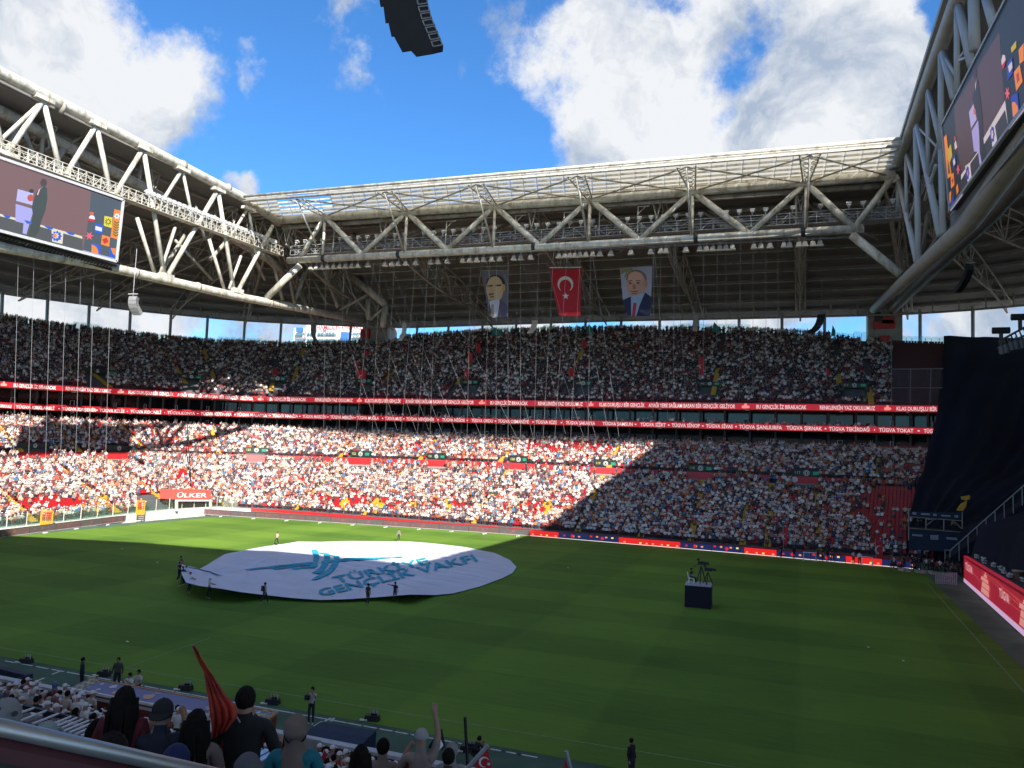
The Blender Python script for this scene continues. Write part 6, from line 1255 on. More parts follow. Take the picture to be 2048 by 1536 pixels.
for i, (u, v, w_, h_, c, Y) in enumerate([(163, 712, 11, 34, 0, 138), (545, 738, 12, 32, 1, 150), (714, 738, 18, 36, 1, 154), (729, 700, 9, 18, 0, 165), (711, 722, 5, 30, 0, 158), (936, 704, 9, 24, 0, 158), (952, 686, 9, 20, 0, 164), (929, 736, 9, 26, 1, 155), (1138, 735, 11, 30, 0, 156), (1164, 680, 9, 20, 0, 166), (1398, 712, 9, 42, 1, 157), (1652, 735, 7, 18, 0, 155), (1566, 1052, 9, 42, 1, 122), (1751, 1080, 15, 40, 1, 117)]):
    flag(fq(u, v, w_, h_, 3, Y), 'red flag %s' % ['in the far left upper tier beside a yellow aisle', 'with crescent above the left ribbon bend', 'with crescent, the biggest one left of centre', 'held high near the left pylon', 'hanging narrow beside the biggest one', 'high up under the left portrait banner', 'held near the top edge under the left portrait', 'low, just above a vomitory left of centre', 'slanting, below the large hanging red banner', 'small, near the top edge at centre', 'long and narrow, above a vomitory right of centre', 'small, in the right part of the upper tier', 'hanging vertical before the right lower stand', 'with crescent leaning at the right pitch edge'][i], cres=(atY(u + w_ * .5, v + h_ * .5, Y), abs(w_) * .035 + .08, .4) if c else None, pole=[atY(u, v - 2, Y), atY(u + 1, v + h_ + 8, Y)])
for i, (u, v, w_, h_) in enumerate([(980, 654, 24, 18), (733, 680, 26, 18), (1172, 648, 15, 19), (1423, 644, 15, 20), (1662, 650, 9, 22), (108, 648, 8, 16)]):
    flag([atY(u, v + h_, 172), atY(u + w_ * .35, v, 172), atY(u + w_, v + h_ * .5, 172), atY(u + w_, v + h_, 172)] if u > 200 else [atX(u, v + h_, -148), atX(u + w_, v, -148), atX(u + w_ * .6, v + h_, -148)], 'teal flag %s at the top edge' % ['below the left portrait banner', 'in front of the left pylon', 'right of the large red banner', 'right of centre', 'near the right pylon', 'far left'][i], FTEAL)
# hanging banners ------------------------------------------------------
def b5(x, y, o, Y=133): p = atY(940 + x / 5.12, 520 + y / 5.12, Y); p.y -= o * .012; return p
def banner(label, polys):
    root = empty('hanging_banner', b5(*polys[0][2][0], 0), label, 'banner')
    for i, (nm_, col, pts) in enumerate(polys):
        q = MB(); P = [b5(x, y, i) for x, y in pts]
        if i == 0: q.prism(P, (0, .05, 0))
        else: q.add(P, [tuple(range(len(P)))])
        q.build(nm_, mat('print_%d_%d_%d' % col, tuple(x * 1.0 for x in Lin(*col)), .8, noise=.06), root)
    q = MB(); a, b_ = b5(*polys[0][2][0], 0), b5(*polys[0][2][1], 0); q.tube([a, a + Vector((0, 0, 2.5))], .04, 4); q.tube([b_, b_ + Vector((0, 0, 2.5))], .04, 4); q.beam(a, b_, .12, .12); q.build('hanging_rig', STEELG, root)
SKN, SKD = (215, 165, 135), (165, 120, 100)
banner('hanging banner with the portrait of a man in a grey suit, left of the three', [('cloth', (105, 100, 115), [(112, 108), (395, 108), (392, 590), (200, 580)]), ('portrait', (60, 50, 50), el(262, 235, 95, 85, 16)), ('portrait', (195, 168, 135), el(255, 300, 88, 135, 18)), ('portrait', (190, 155, 120), [(175, 250), (230, 240), (245, 330), (250, 420), (225, 435), (185, 390)]), ('portrait', (190, 150, 100), el(345, 285, 16, 38)), ('portrait', (60, 45, 40), [(180, 262), (235, 255), (235, 270), (182, 275)]), ('portrait', (60, 50, 50), [(262, 255), (320, 250), (318, 268), (262, 268)]), ('portrait', (110, 75, 60), [(190, 345), (245, 340), (245, 355), (195, 365)]), ('portrait', (120, 70, 60), [(205, 375), (250, 368), (248, 380), (208, 388)]),
  ('suit', (75, 75, 105), [(180, 440), (200, 425), (235, 590), (200, 580)]), ('suit', (85, 80, 105), [(300, 410), (345, 430), (392, 480), (392, 590), (290, 590)]), ('shirt_front', (190, 190, 210), [(198, 425), (300, 400), (305, 430), (285, 590), (235, 590)]), ('tie', (150, 135, 110), [(222, 455), (245, 452), (248, 580), (215, 580)])])
rt_ = empty('hanging_banner', b5(818, 80, 0), 'hanging red banner with white crescent and star, middle of the three', 'banner')
q = MB(); q.prism([b5(x, y, 0) for x, y in [(818, 82), (880, 90), (975, 90), (1060, 90), (1138, 76), (1132, 574), (1010, 575), (912, 566), (880, 440), (840, 260)]], (0, .05, 0)); q.build('cloth', mat('banner_red', (.46, .015, .03), .8, noise=.1, nscale=1), rt_)
def arcs(cx, cy, R, r, dy): return [(cx + R * math.cos(a), cy + R * 1.02 * math.sin(a)) for a in np.radians(np.linspace(130, 410, 24))], [(cx + r * math.cos(a), cy + dy + r * 1.05 * math.sin(a)) for a in np.radians(np.linspace(133, 407, 24))]
o1, i1 = arcs(977, 248, 80, 62, 18); q = MB(); P = [b5(x, y, 2) for x, y in o1 + i1]; q.add(P, [(i, i + 1, 25 + i, 24 + i) for i in range(23)]); q.build('crescent', FWH, rt_)
q = MB(); P = [b5(x, y, 2) for x, y in star(980, 370, 38, 5, .4, -math.pi / 2)]; q.add(P + [b5(980, 370, 2)], [(i, (i + 1) % 10, 10) for i in range(10)]); q.build('star', FWH, rt_)
q = MB(); a, b_ = b5(816, 78, 0), b5(1140, 74, 0); q.beam(a, b_, .15, .15); q.build('top_bar', WHITE, rt_)
banner('hanging banner with the portrait of a man in a navy suit and red tie, rightmost', [('cloth', (165, 165, 190), [(1535, 84), (1868, 62), (1850, 575), (1605, 568), (1565, 410)]), ('leaf_pattern', (140, 135, 100), [(1540, 88), (1660, 82), (1680, 110), (1575, 190), (1600, 120), (1545, 150)]), ('portrait', (125, 105, 100), el(1705, 195, 105, 95, 18)), ('portrait', (195, 150, 135), el(1702, 255, 100, 135, 20)), ('portrait', (210, 165, 148), el(1695, 180, 78, 62)), ('portrait', (180, 135, 120), el(1800, 245, 16, 36)), ('portrait', (95, 80, 85), [(1620, 212), (1665, 205), (1665, 214), (1622, 220)]), ('portrait', (95, 80, 85), [(1700, 208), (1750, 208), (1748, 217), (1700, 216)]), ('portrait', (80, 65, 70), el(1642, 238, 16, 8)), ('portrait', (80, 65, 70), el(1722, 236, 18, 8)),
  ('portrait', (165, 120, 108), [(1668, 250), (1690, 250), (1702, 298), (1665, 298)]), ('portrait', (130, 95, 85), [(1648, 318), (1720, 316), (1718, 330), (1655, 330)]), ('portrait', (150, 90, 85), [(1655, 342), (1712, 340), (1705, 352), (1662, 352)]), ('shirt_front', (150, 170, 200), [(1650, 380), (1790, 340), (1770, 430), (1715, 575), (1650, 575)]), ('suit', (38, 45, 75), [(1567, 412), (1650, 375), (1652, 575), (1605, 568)]), ('suit', (38, 45, 75), [(1795, 335), (1858, 380), (1850, 575), (1705, 575), (1740, 460)]), ('tie', (180, 50, 60), [(1675, 440), (1708, 440), (1705, 480), (1690, 580), (1660, 580)])])
# ------------------------------------------------------------------ ropes
ROPE = mat('pale_rope', (.42, .42, .45), .6, noise=0)
RP_V = [(651, 600, 647, 863), (686, 600, 678, 865), (740, 600, 712, 865), (757, 600, 744, 868), (785, 600, 770, 868), (825, 600, 802, 868), (852, 600, 835, 868), (870, 600, 860, 868), (940, 600, 934, 875), (977, 600, 969, 875), (993, 600, 992, 875), (1016, 600, 1016, 876), (1041, 600, 1041, 877), (1075, 600, 1068, 879), (1102, 600, 1086, 880), (1128, 600, 1109, 880), (1156, 600, 1141, 882), (1180, 600, 1176, 882),
  (1307, 600, 1306, 838), (1348, 600, 1347, 786), (1407, 600, 1407, 758), (1434, 600, 1433, 695), (1452, 600, 1452, 700), (1480, 600, 1479, 800), (1506, 600, 1506, 780), (1532, 600, 1532, 770), (1556, 600, 1556, 690),
  (667, 600, 759, 868), (710, 600, 795, 862), (746, 600, 833, 865), (766, 600, 858, 862), (784, 600, 887, 873), (809, 600, 915, 873), (852, 600, 962, 873), (893, 600, 1033, 873), (1000, 627, 1066, 873), (1025, 600, 1101, 835), (1064, 600, 1131, 868), (1095, 655, 1167, 873), (1130, 655, 1193, 879), (1169, 600, 1219, 879), (1198, 600, 1238, 873), (1317, 600, 1336, 838), (1358, 600, 1372, 797), (618, 600, 616, 690), (955, 600, 945, 690), (1320, 600, 1318, 720)]
for i, (u0, v0, u1, v1) in enumerate(RP_V):
    vt = 522 - (u0 - 600) * .054 + 6; u_t = u0 + (u0 - u1) * (v0 - vt) / (v1 - v0); a = atY(u_t, vt, 119.5); b_ = atY(u1, v1, 144)
    q = MB(); q.tube([a, b_], .018 if abs(u1 - u0) > 40 else .026, 4); slant = abs(u1 - u0) > 40
    tag(q.build('rope', ROPE), 'pale rope slanting from the far truss down to the stand' if slant else 'pale rope hanging straight from the far truss over the stand', 'rope', 'slanting ropes from the far truss' if slant else 'straight ropes from the far truss')
for u in (27, 58, 92, 122, 152, 178, 212):
    a = atX(u + 10, 505 + u * .2, -94); b_ = atX(u - 1, 925, -100); q = MB(); q.tube([a, b_], .017, 4); tag(q.build('rope', ROPE), 'pale rope hanging before the left stand below the screen truss', 'rope', 'ropes before the left stand')
q = MB(); q.tube([atY(375, 850, 119), atY(383, 982, 112)], .1, 5); tag(q.build('dark_mast', DARK), 'thin dark mast standing above the red tunnel', 'mast')
# ------------------------------------------------------------------ hanging loudspeakers
def array(label, pts, place, wd, m, dep=.7):
    root = empty('line_array', place(*pts[0]), label, 'loudspeaker'); P = [place(*p) for p in pts]
    side = Vector(RM[:, 0])
    for i in range(len(P) - 1):
        a, b_ = P[i], P[i + 1]; d = (b_ - a); bk = side.cross(d).normalized(); a2 = a + d * .04; b2 = b_ - d * .04
        q = MB(); q.prism([a2 - side * wd / 2, a2 + side * wd / 2, b2 + side * wd / 2, b2 - side * wd / 2], bk * dep); q.build('cabinet', m, root)
    q = MB(); q.tube([P[0], P[0] + Vector((0, 0, 7))], .05, 4); q.beam(P[0] + Vector((0, 0, .3)) - side * wd * .6, P[0] + Vector((0, 0, .3)) + side * wd * .6, .15, .15); q.build('suspension', STEELG, root)
    return root
SPG = mat('speaker_grey', (.42, .42, .43), .5, noise=.2, nscale=2); SPD = mat('speaker_black', (.02, .022, .03), .5, noise=.3)
array('grey loudspeaker column hanging under the left truss, in sunlight', [(266, 592), (264, 600), (264, 608), (266, 616), (270, 624), (274, 631)], lambda u, v: atX(u, v, -91), 1.15, mat('speaker_lit_grey', (.2, .2, .21), .5), .8)
array('grey curved loudspeaker column in front of the hospital, left pair', [(626, 645), (625, 654), (625, 662), (626, 670), (629, 677), (633, 683)], lambda u, v: atY(u, v, 150), .9, mat('speaker_mid', (.15, .15, .16), .5))
array('grey curved loudspeaker column right of the left pylon', [(808, 645), (809, 653), (808, 661), (806, 669), (803, 676), (799, 682)], lambda u, v: atY(u, v, 150), .9, SPG)
array('white loudspeaker column hanging left of the middle banner', [(1070, 640), (1069, 647), (1067, 654), (1064, 660), (1059, 667)], lambda u, v: atY(u, v, 150), 1.2, mat('speaker_white', (.6, .58, .56), .5))
array('pale slim loudspeaker column hanging right of the rightmost banner', [(1393, 630), (1392, 638), (1391, 646), (1391, 654), (1391, 662)], lambda u, v: atY(u, v, 150), .8, mat('speaker_cream', (.4, .38, .34), .5))
array('black curved loudspeaker column before the right sky gap', [(1644, 628), (1643, 636), (1641, 644), (1637, 652), (1631, 660), (1622, 666)], lambda u, v: atY(u, v, 150), 1.2, SPD)
array('black loudspeaker column hanging under the right truss', [(1942, 530), (1941, 540), (1938, 552), (1933, 563), (1926, 574), (1916, 585)], lambda u, v: atX(u, v, 20), .8, SPD)
root = empty('line_array', atD(810, 20, 24), 'large black loudspeaker column hanging at the top of the picture', 'loudspeaker')
SPN = mat('speaker_body', (.006, .007, .014), .75, noise=.2); rx = Vector(RM[:, 0]); ry = -Vector(RM[:, 1]); rzv = Vector(RM[:, 2]); ofs = rx * .30 + ry * .34 + rzv * .6
for i, pts in enumerate([[(748, -70), (822, -76), (828, -28), (752, -24)], [(755, -24), (828, -28), (833, 12), (761, 14)], [(767, 14), (833, 12), (841, 40), (771, 47)], [(777, 46.5), (841, 40), (853, 68), (783, 74)], [(788, 73.5), (853, 68), (864, 96), (805, 105)], [(822, 102), (864, 96), (863, 109), (833, 114)]]):
    P = [atD(u, v, 24) for u, v in pts]; q = MB(); q.prism(P, ofs); q.build('cabinet', SPN, root)
    if i < 5:
        q = MB(); e = [P[1], P[1] + ofs, P[2] + ofs, P[2]]; cc = sum(e, Vector()) / 4
        for k_ in range(4):
            for sub in (0, 1):
                m0 = lerp(e[0], e[3], .06 + .5 * sub); m1 = lerp(e[1], e[2], .06 + .5 * sub); m2 = lerp(e[1], e[2], .42 + .5 * sub); m3 = lerp(e[0], e[3], .42 + .5 * sub); pr = [lerp(m0, m1, .1), lerp(m0, m1, .9), lerp(m3, m2, .9), lerp(m3, m2, .1)]
                q.beam(pr[k_] + rx * .012, pr[(k_ + 1) % 4] + rx * .012, .035, .035)
        q.build('grille_frame', STEELG, root)
q = MB(); q.tube([atD(854, -80, 24.6), atD(854, 20, 24.6), atD(860, 60, 24.6)], .008, 4); q.tube([atD(849, -80, 24.6), atD(850, 45, 24.6)], .008, 4); q.build('cable', DARK, root)
# ------------------------------------------------------------------ curtain and stage side
CUR = mat('black_curtain', (.005, .007, .019), .95, noise=.5, nscale=.12, bump=.1)
LINES['cu_m'] = (26.5, []); ZT['cu_m'] = ZT['mid_hi']
edge = [('up_top', 1.4, 1.6, 1890), ('up_top', -2.5, -1.2, 1889), ('up_lo', 0, 1.5, 1880), ('rib2_b', -1.2, 0, 1878), ('rib1_b', -1.6, 0, 1868), ('band_top', -1.5, 1.2, 1862), ('mid_hi', -.5, 1.6, 1850), ('mid_lo', -1.5, 1.6, 1838), ('front', 3.0, 4.0, 1820), ('front', 1.5, -1.5, 1818)]
rows_c = []
for k, dr, dz_, u in edge:
    S0 = S_of(u, k, 1.2, 2.2, dr=dr); row = []
    for i in range(121):
        t_ = i / 120; S = S0 + (0.35 - S0) * t_; p = LP(k, S, dr, dz_); x, y = plan(S, 10); x2, y2 = plan(S, 20); n_ = Vector((x2 - x, y2 - y, 0)).normalized()
        f_ = .6 * math.sin(i * 1.05 + .7 * math.sin(i * .31)) + .25 * math.sin(i * .43 + 1.0) + .15 * math.sin(i * 2.3); row.append(p - n_ * (f_ + 1.25))
    rows_c.append(row)
q = MB(); strip(q, rows_c); o = q.build('black_curtain', CUR, smooth=True); tag(o, 'huge black curtain draped over the right corner of the stands', 'curtain')
q = MB(); Sv = [S_of(u, 'up_lo', 1.2, 2.4) for u in (1783, 1800, 1820, 1840, 1860, 1884)]
nt_ = bpy.data.materials.new('mesh_net'); nt_.use_nodes = True; t = nt_.node_tree; t.nodes.clear(); o_ = t.nodes.new('ShaderNodeOutputMaterial'); m1 = t.nodes.new('ShaderNodeMixShader'); m1.inputs[0].default_value = .45; a = t.nodes.new('ShaderNodeBsdfTransparent'); b_ = t.nodes.new('ShaderNodeBsdfDiffuse'); b_.inputs[0].default_value = (.12, .10, .12, 1); t.links.new(a.outputs[0], m1.inputs[1]); t.links.new(b_.outputs[0], m1.inputs[2]); t.links.new(m1.outputs[0], o_.inputs[0])
strip(q, [[LP('up_lo', s, -.4, .1) for s in Sv], [LP('up_lo', s, 1.5, 6.4) for s in Sv]]); tag(q.build('safety_net', nt_), 'grey safety net hung over the empty seats beside the curtain', 'net')
q = MB(); a = [LP('up_lo', s, -.4, .1) for s in Sv]; 
q.tube([LP('up_lo', s, 1.4, 6.4) for s in Sv], .08, 4); q.tube([LP('up_lo', s, .4, 3) for s in Sv], .05, 4)
for s in Sv[::2]: q.tube([LP('up_lo', s, -.4, 0), LP('up_lo', s, 1.5, 6.5)], .06, 4)
q.tube([LP('up_lo', Sv[0], 0, 0), LP('up_top', S_of(1783, 'up_top', 1.2, 2.4), 0, 1)], .12, 5)
tag(q.build('net_frame', STEELG), 'thin grey frame carrying the safety net beside the curtain', 'frame')
for pts in ([(1922, 994), (1940, 991), (1940, 999), (1932, 1000), (1923, 999)], [(1925, 1008), (1934, 1003), (1932, 1014), (1925, 1022), (1915, 1021), (1920, 1012)]):
    pass
# scaffold tower
TYW = 117.0
def sc_(x, y, Y=TYW): return atY(1780 + x / 7.64, 960 + y / 7.64, Y)
tw = empty('camera_scaffold', sc_(690, 1100), 'scaffold tower wrapped in navy banners with pale logos by the curtain', 'scaffold')
NB2 = mat('banner_navy', (.012, .025, .055), .8, noise=.1)
q = MB(); q.prism([sc_(285, 480), sc_(1105, 500), sc_(1105, 622), sc_(285, 565)], (0, .1, 0)); q.build('upper_banner', NB2, tw)
q = MB(); q.prism([sc_(285, 740), sc_(1105, 800), sc_(1105, 1110), sc_(285, 1060)], (0, .1, 0)); q.build('lower_banner', NB2, tw)
q = MB(); q.prism([sc_(285, 735), sc_(1105, 795), sc_(1105, 805), sc_(285, 745)], (0, 3, 0)); q.build('deck', DARK, tw)
for (a, b_) in [((285, 450), (285, 920)), ((550, 575), (550, 760)), ((822, 600), (822, 780)), ((1105, 490), (1105, 1030))]: q = MB(); q.tube([sc_(*a, TYW - .1), sc_(*b_, TYW - .1)], .07, 5); q.build('upright', STEELB, tw)
for (a, b_) in [((285, 562), (1105, 625)), ((285, 735), (1105, 800)), ((560, 690), (690, 590)), ((1000, 650), (1090, 740)), ((550, 600), (700, 602))]: q = MB(); q.tube([sc_(*a, TYW - .12), sc_(*b_, TYW - .12)], .05, 5); q.build('brace', STEELB, tw)
PL = mat('logo_pale', (.5, .52, .6), .6, noise=0)
def logobox(x0, y0, x1, y1, sk, nrow):
    q = MB()
    for r in range(nrow):
        ya = y0 + (y1 - y0) * (r + .1) / nrow; yb = y0 + (y1 - y0) * (r + .75) / nrow; x = x0
        while x < x1 - 4:
            w_ = 9 + 14 * rnd(); w_ = min(w_, x1 - x); s0 = sk * (x - x0); s1 = sk * (x + w_ - x0); q.add([sc_(x, yb + s0, TYW - .04), sc_(x + w_ - 3, yb + s1, TYW - .04), sc_(x + w_ - 3, ya + s1, TYW - .04), sc_(x, ya + s0, TYW - .04)], [(0, 1, 2, 3)]); x += w_
    q.build('logo', PL, tw)
for a in [(345, 490, 405, 528, .06, 3), (475, 505, 612, 532, .06, 2), (660, 515, 718, 550, .06, 3), (782, 530, 925, 555, .06, 2), (985, 538, 1045, 572, .06, 3), (342, 825, 500, 855, .08, 2), (618, 840, 742, 912, .03, 4), (865, 872, 1030, 908, .08, 2)]: logobox(*a)
person('photo', sc_(320, 745, TYW + 1), 0, WH, 'hair', None, 'man in a white shirt at the left end of the scaffold deck')
person('stand', sc_(970, 790, TYW + 1), 0, (.3, .25, .08), 'hair', None, 'person in a mustard top on the scaffold deck')
person('hold', sc_(440, 752, TYW + 1.4), .3, BK, 'hair', None, 'camera operator in black on the scaffold deck')
# stage
sb = [atZ(1928, 1165), atZ(2048, 1275)]; sdv = (sb[1] - sb[0]).normalized(); s0 = sb[0]; s1 = sb[0] + sdv * 75
def vz(u, v, P): # height at which the vertical through ground point P meets image row v
    c = RM.T @ (np.array(P) - np.array([0, 0, H])); return (proj(P)[1] - v) * c[2] / F
h0 = vz(1928, 1112, sb[0]); h1 = vz(2048, 1185, sb[1]); stg = empty('stage', (30, 90, 0), 'black stage with a long red LED front wall reading TÜGVA at the right', 'stage')
perp = Vector((sdv.y, -sdv.x, 0)); perp = perp if perp.x > 0 else -perp
def SW(d, z, o=0): p = s0 + sdv * d; hh = h0 + (h1 - h0) * min(d, 75) / (sb[1] - sb[0]).length; return Vector((p.x, p.y, 0)) - perp * o + Vector((0, 0, z * hh))
q = MB(); q.prism([SW(0, .03), SW(75, .03), SW(75, 1), SW(0, 1)], perp * .4); q.build('led_wall', mat('stage_led_red', (.24, .02, .04), .4, em=.14, emcol=(.9, .03, .08), noise=.35, nscale=.4), stg)
q = MB(); q.add([SW(0, .03, .03), SW(75, .03, .03), SW(75, .17, .03), SW(0, .17, .03)], [(0, 1, 2, 3)]); q.build('pattern_strip', mat('stage_led_lilac', (.4, .3, .4), .4, em=.3, emcol=(.75, .5, .75), noise=.3, nscale=6), stg)
q = MB()
for d0, d1, za, zb in [(12, 34, .84, .62), (13, 34, .9, .74), (26, 40, .78, .55), (22, 40, .55, .5), (2, 12, .75, .5)]: q.add([SW(d0, za, .05), SW(d1, zb, .05), SW(d1, zb - .03, .05), SW(d0, za - .015, .05)], [(0, 1, 2, 3)])
q.build('light_streak', mat('stage_led_pink', (.5, .1, .1), .4, em=.15, emcol=(1, .15, .15), noise=0), stg)
LW = mat('stage_led_white', (.6, .45, .45), .4, em=.25, emcol=(1, .6, .6), noise=0); LG = (sb[1] - sb[0]).length
def d_of(u): 
    best = min(np.linspace(0, 45, 400), key=lambda d: abs(proj(SW(d, .5))[0] - u)); return float(best)
for txt, u0, u1, za, zb in [('TÜGVA', 1932, 1946, .55, .82), ('TÜGVA', 2000, 2020, .50, .74), ('TÜGVA', 2075, 2110, .4, .66)]:
    vs, fs = textmesh(txt, 1); w_ = max(v.x for v in vs); d0, d1 = d_of(u0), d_of(u1); q = MB(); q.add([SW(d0 + (d1 - d0) * v.x / w_, za + (zb - za) * v.y / .75, .06) for v in vs], fs); q.build('lettering', LW, stg)
LS = mat('stage_led_salmon', (.6, .3, .25), .4, em=.25, emcol=(1, .4, .33), noise=0)
for u0, u1 in [(1963, 1980), (2040, 2062)]:
    d0, d1 = d_of(u0), d_of(u1); q = MB(); f2 = lambda x, y: SW(d0 + (d1 - d0) * x, y, .06)
    for bx in [(.0, .22, .95, .40), (.1, .42, 1, .58), (.0, .60, .9, .72), (.35, .74, .75, .84), (.5, .85, .65, .92)]: q.add([f2(bx[0], bx[1]), f2(bx[2], bx[1] + .01), f2(bx[2] - .05, bx[3]), f2(bx[0] + .08, bx[3])], [(0, 1, 2, 3)])
    q.build('logo', LS, stg)
q = MB(); q.prism([SW(0, .97), SW(75, .97), SW(75, .97) + perp * 30, SW(0, .97) + perp * 30], (0, 0, -.2)); q.prism([SW(0, 0), SW(0, .97), SW(0, .97) + perp * 4, SW(0, 0) + perp * 4], sdv * .2); q.build('floor', mat('stage_floor', (.03, .034, .045), .5, noise=.3), stg)
# cluttered fittings on stage edge
for i in range(12):
    d = 2 + i * 3.0; p = SW(d, 1.0) + perp * (.6 + rnd()); q = MB(); q.box(p + Vector((0, 0, .08)), (.3, .9, .16), 0)
    for jj in range(14): q.ball(p + Vector(((rnd() - .5) * .35, (rnd() - .5) * 1.1, .2 + rnd() * .15)), .07 + rnd() * .06, 5, 2)
    tag(q.build('flower_arrangement', mat('pale_flowers', (.4, .46, .44), .8, noise=.5, nscale=4)), 'pale flower arrangement on the front edge of the stage', 'flowers', 'flower arrangements along the stage edge')
for i, (u, v, c) in enumerate([(1962, 1112, BK), (1993, 1110, (.2, .2, .2)), (2022, 1106, (.25, .2, .1)), (2035, 1108, BK), (2044, 1120, BK)]):
    d = ray(u, v); p = atZ(u, v, h0 * 0.97); person('stand', p, 1.2, c, 'hair', None, 'crew member standing on the dark stage, %s' % ['nearest its left end', 'second from its left end', 'in a mustard top', 'in black at the right', 'in black at the frame edge'][i])
q = MB(); p = atZ(2036, 1165, h0 * .97); q.tube([p, p + Vector((0, 0, 1.0))], .45, 12); q.tube([p + Vector((0, 0, 1.0)), p + Vector((0, 0, 1.08))], .5, 12, 1); tag(q.build('drum', [mat('drum_wood', (.15, .07, .03), .5), mat('drum_skin', (.35, .33, .28), .6)]), 'large wooden drum standing on the stage floor', 'drum')
q = MB(); p = atZ(2045, 1135, h0 * .97); 
# stair railing rising behind the stage
sr = empty('stage_stairs', atY(1900, 1100, 113), 'dark stairs with a grey railing climbing to the right behind the stage', 'stairs')
px0, px1 = (1900, 1101), (2062, 958); n = 9
top = [atY(px0[0] + (px1[0] - px0[0]) * i / n, px0[1] + (px1[1] - px0[1]) * i / n, 108) for i in range(n + 1)]
q = MB(); q.tube(top, .06, 5); q.build('handrail', STEELG, sr)
for i, p in enumerate(top): q = MB(); q.tube([p, p - Vector((0, 0, 2.2 if i else .8))], .06, 5); q.build('post', STEELG, sr)
q = MB(); q.prism([top[0] - Vector((0, 0, .9)), top[-1] - Vector((0, 0, 2.2)), top[-1] - Vector((0, 0, 12)), top[0] - Vector((0, 0, 1.2))], (0, 3, 0)); q.build('flight', CUR, sr)
q = MB(); a, b_ = atY(1890, 1100, 111), atY(1918, 1101, 111); q.tube([a - Vector((0, 0, 1.5)), a, b_, b_ - Vector((0, 0, 1.5))], .07, 5); tag(q.build('barrier', STEELG), 'grey tube barrier at the foot of the stage stairs', 'barrier')
# yellow stair patches seen on the covered stand
q = MB()
for pts in ([(1922, 995), (1940, 992), (1940, 998), (1932, 1001), (1923, 999)], [(1924, 1008), (1934, 1003), (1932, 1013), (1926, 1022), (1914, 1021), (1920, 1012)]): q.prism([atY(u, v, 114) for u, v in pts], (0, .3, .1))
tag(q.build('yellow_steps', YEL), 'small uncovered patch of yellow steps showing in the black curtain', 'steps')
# stage roof truss bit
q = MB(); a, b_ = atY(1997, 683, 105), atY(2080, 638, 105)
for o in (Vector((0, 0, 0)), Vector((0, 0, -1.4)), Vector((0, 1.2, -.7))): q.beam(a + o, b_ + o * 1.5, .25, .25)
for i in range(10): p = lerp(a, b_, i / 10); q.beam(p, lerp(a, b_, (i + 1) / 10) + Vector((0, 0, -1.5)), .14, .14)
tr_ = q.build('lighting_truss', DARK); tag(tr_, 'black lighting truss entering at the right above the curtain', 'truss')
for i, (u, v) in enumerate([(2002, 700), (2010, 697), (2021, 692), (2031, 690), (2042, 688)]):
    p = atY(u, v, 105); q = MB(); q.tube([p + Vector((0, 0, 1.0)), p + Vector((0, 0, .4))], .06, 5); q.tube([p + Vector((0, 0, .4)), p + Vector((.1, -.2, -.6))], .35, 8, r2=.28); tag(q.build('stage_lamp', mat('lamp_dark_grey', (.08, .085, .1), .4)), 'dark stage lamp hanging under the lighting truss at right', 'lamp', 'stage lamps under the black truss')
for u, v in [(2002, 661), (2040, 634)]:
    p = atY(u, v, 105); q = MB(); q.tube([p - Vector((.9, 0, 0)), p + Vector((.9, 0, 0))], .4, 8); q.tube([p, p - Vector((0, 0, 1.6))], .22, 6); tag(q.build('follow_spot', DARK), 'black follow spot standing on the lighting truss', 'lamp', 'follow spots on the black truss')
# picket fence
pf = empty('picket_fence', atZ(1892, 1168), 'short white picket fence beside the stage wall', 'fence'); a, b_ = atZ(1872, 1168), atZ(1913, 1170)
for i in range(11): q = MB(); p = lerp(a, b_, i / 10); q.box(p + Vector((0, 0, .7)), (.13, .05, 1.35)); q.build('picket', mat('picket_white', (.35, .34, .36), .6), pf)
q = MB(); q.beam(a + Vector((0, .05, .4)), b_ + Vector((0, .05, .4)), .04, .08); q.beam(a + Vector((0, .05, 1.1)), b_ + Vector((0, .05, 1.1)), .04, .08); q.build('rail', mat('picket_white', None), pf)
# people at the far right pitch edge
n = 0
for i in range(30):
    u = 1775 + rnd() * 150; v = 1131 + (u - 1775) * .12 + rnd() * 8; 
    if u > 1922: continue
    person(['photo', 'stand', 'crouch', 'hold', 'suit'][i % 5], atZ(u, v), -.6 + rnd() * 1.2 - .4, [BK, BK, NV, (.1, .1, .1), BK, (.3, .05, .04), (.02, .02, .03), (.5, .48, .46)][i % 8], ['hair', 'cap', 'hair'][i % 3], (.02, .02, .02) if i % 4 else WH, 'photographer or steward in dark clothes in the throng by the stage corner', 'press and stewards by the stage corner')
for i in range(14):
    u = 1800 + rnd() * 112; p = atZ(u, 1136 + (u - 1775) * .1, 2.0); q = MB(); q.box(p, (.5, .8, .3), rnd()); tag(q.build('camera_bag', mat('bag_mix', (.3, .28, .28), .7)), 'pale equipment case raised among the press by the stage corner', 'case', 'equipment cases by the stage corner')
for i, (u, v, c, hc) in enumerate([(1562, 1116, BK, 0), (1588, 1118, BK, 0), (1636, 1122, NV, 0), (1645, 1123, BK, 0), (1655, 1123, BK, 0), (1665, 1124, NV, 0), (1707, 1128, (.5, .55, .6), 0), (1719, 1130, WH, 0), (1612, 1088, WH, 0), (1808, 1137, BK, 0), (1835, 1139, BK, 0), (1880, 1147, WH, 0)]):
    person(['stand', 'suit', 'hold'][i % 3], atZ(u, v) if i != 8 else atZ(u, 1095, 1.2), (rnd() - .5) * 2, c, 'hair', None, 'steward %s standing before the right advertising boards' % ('in dark clothes' if sum(c) < .5 else 'in a pale shirt'), 'stewards before the right boards')
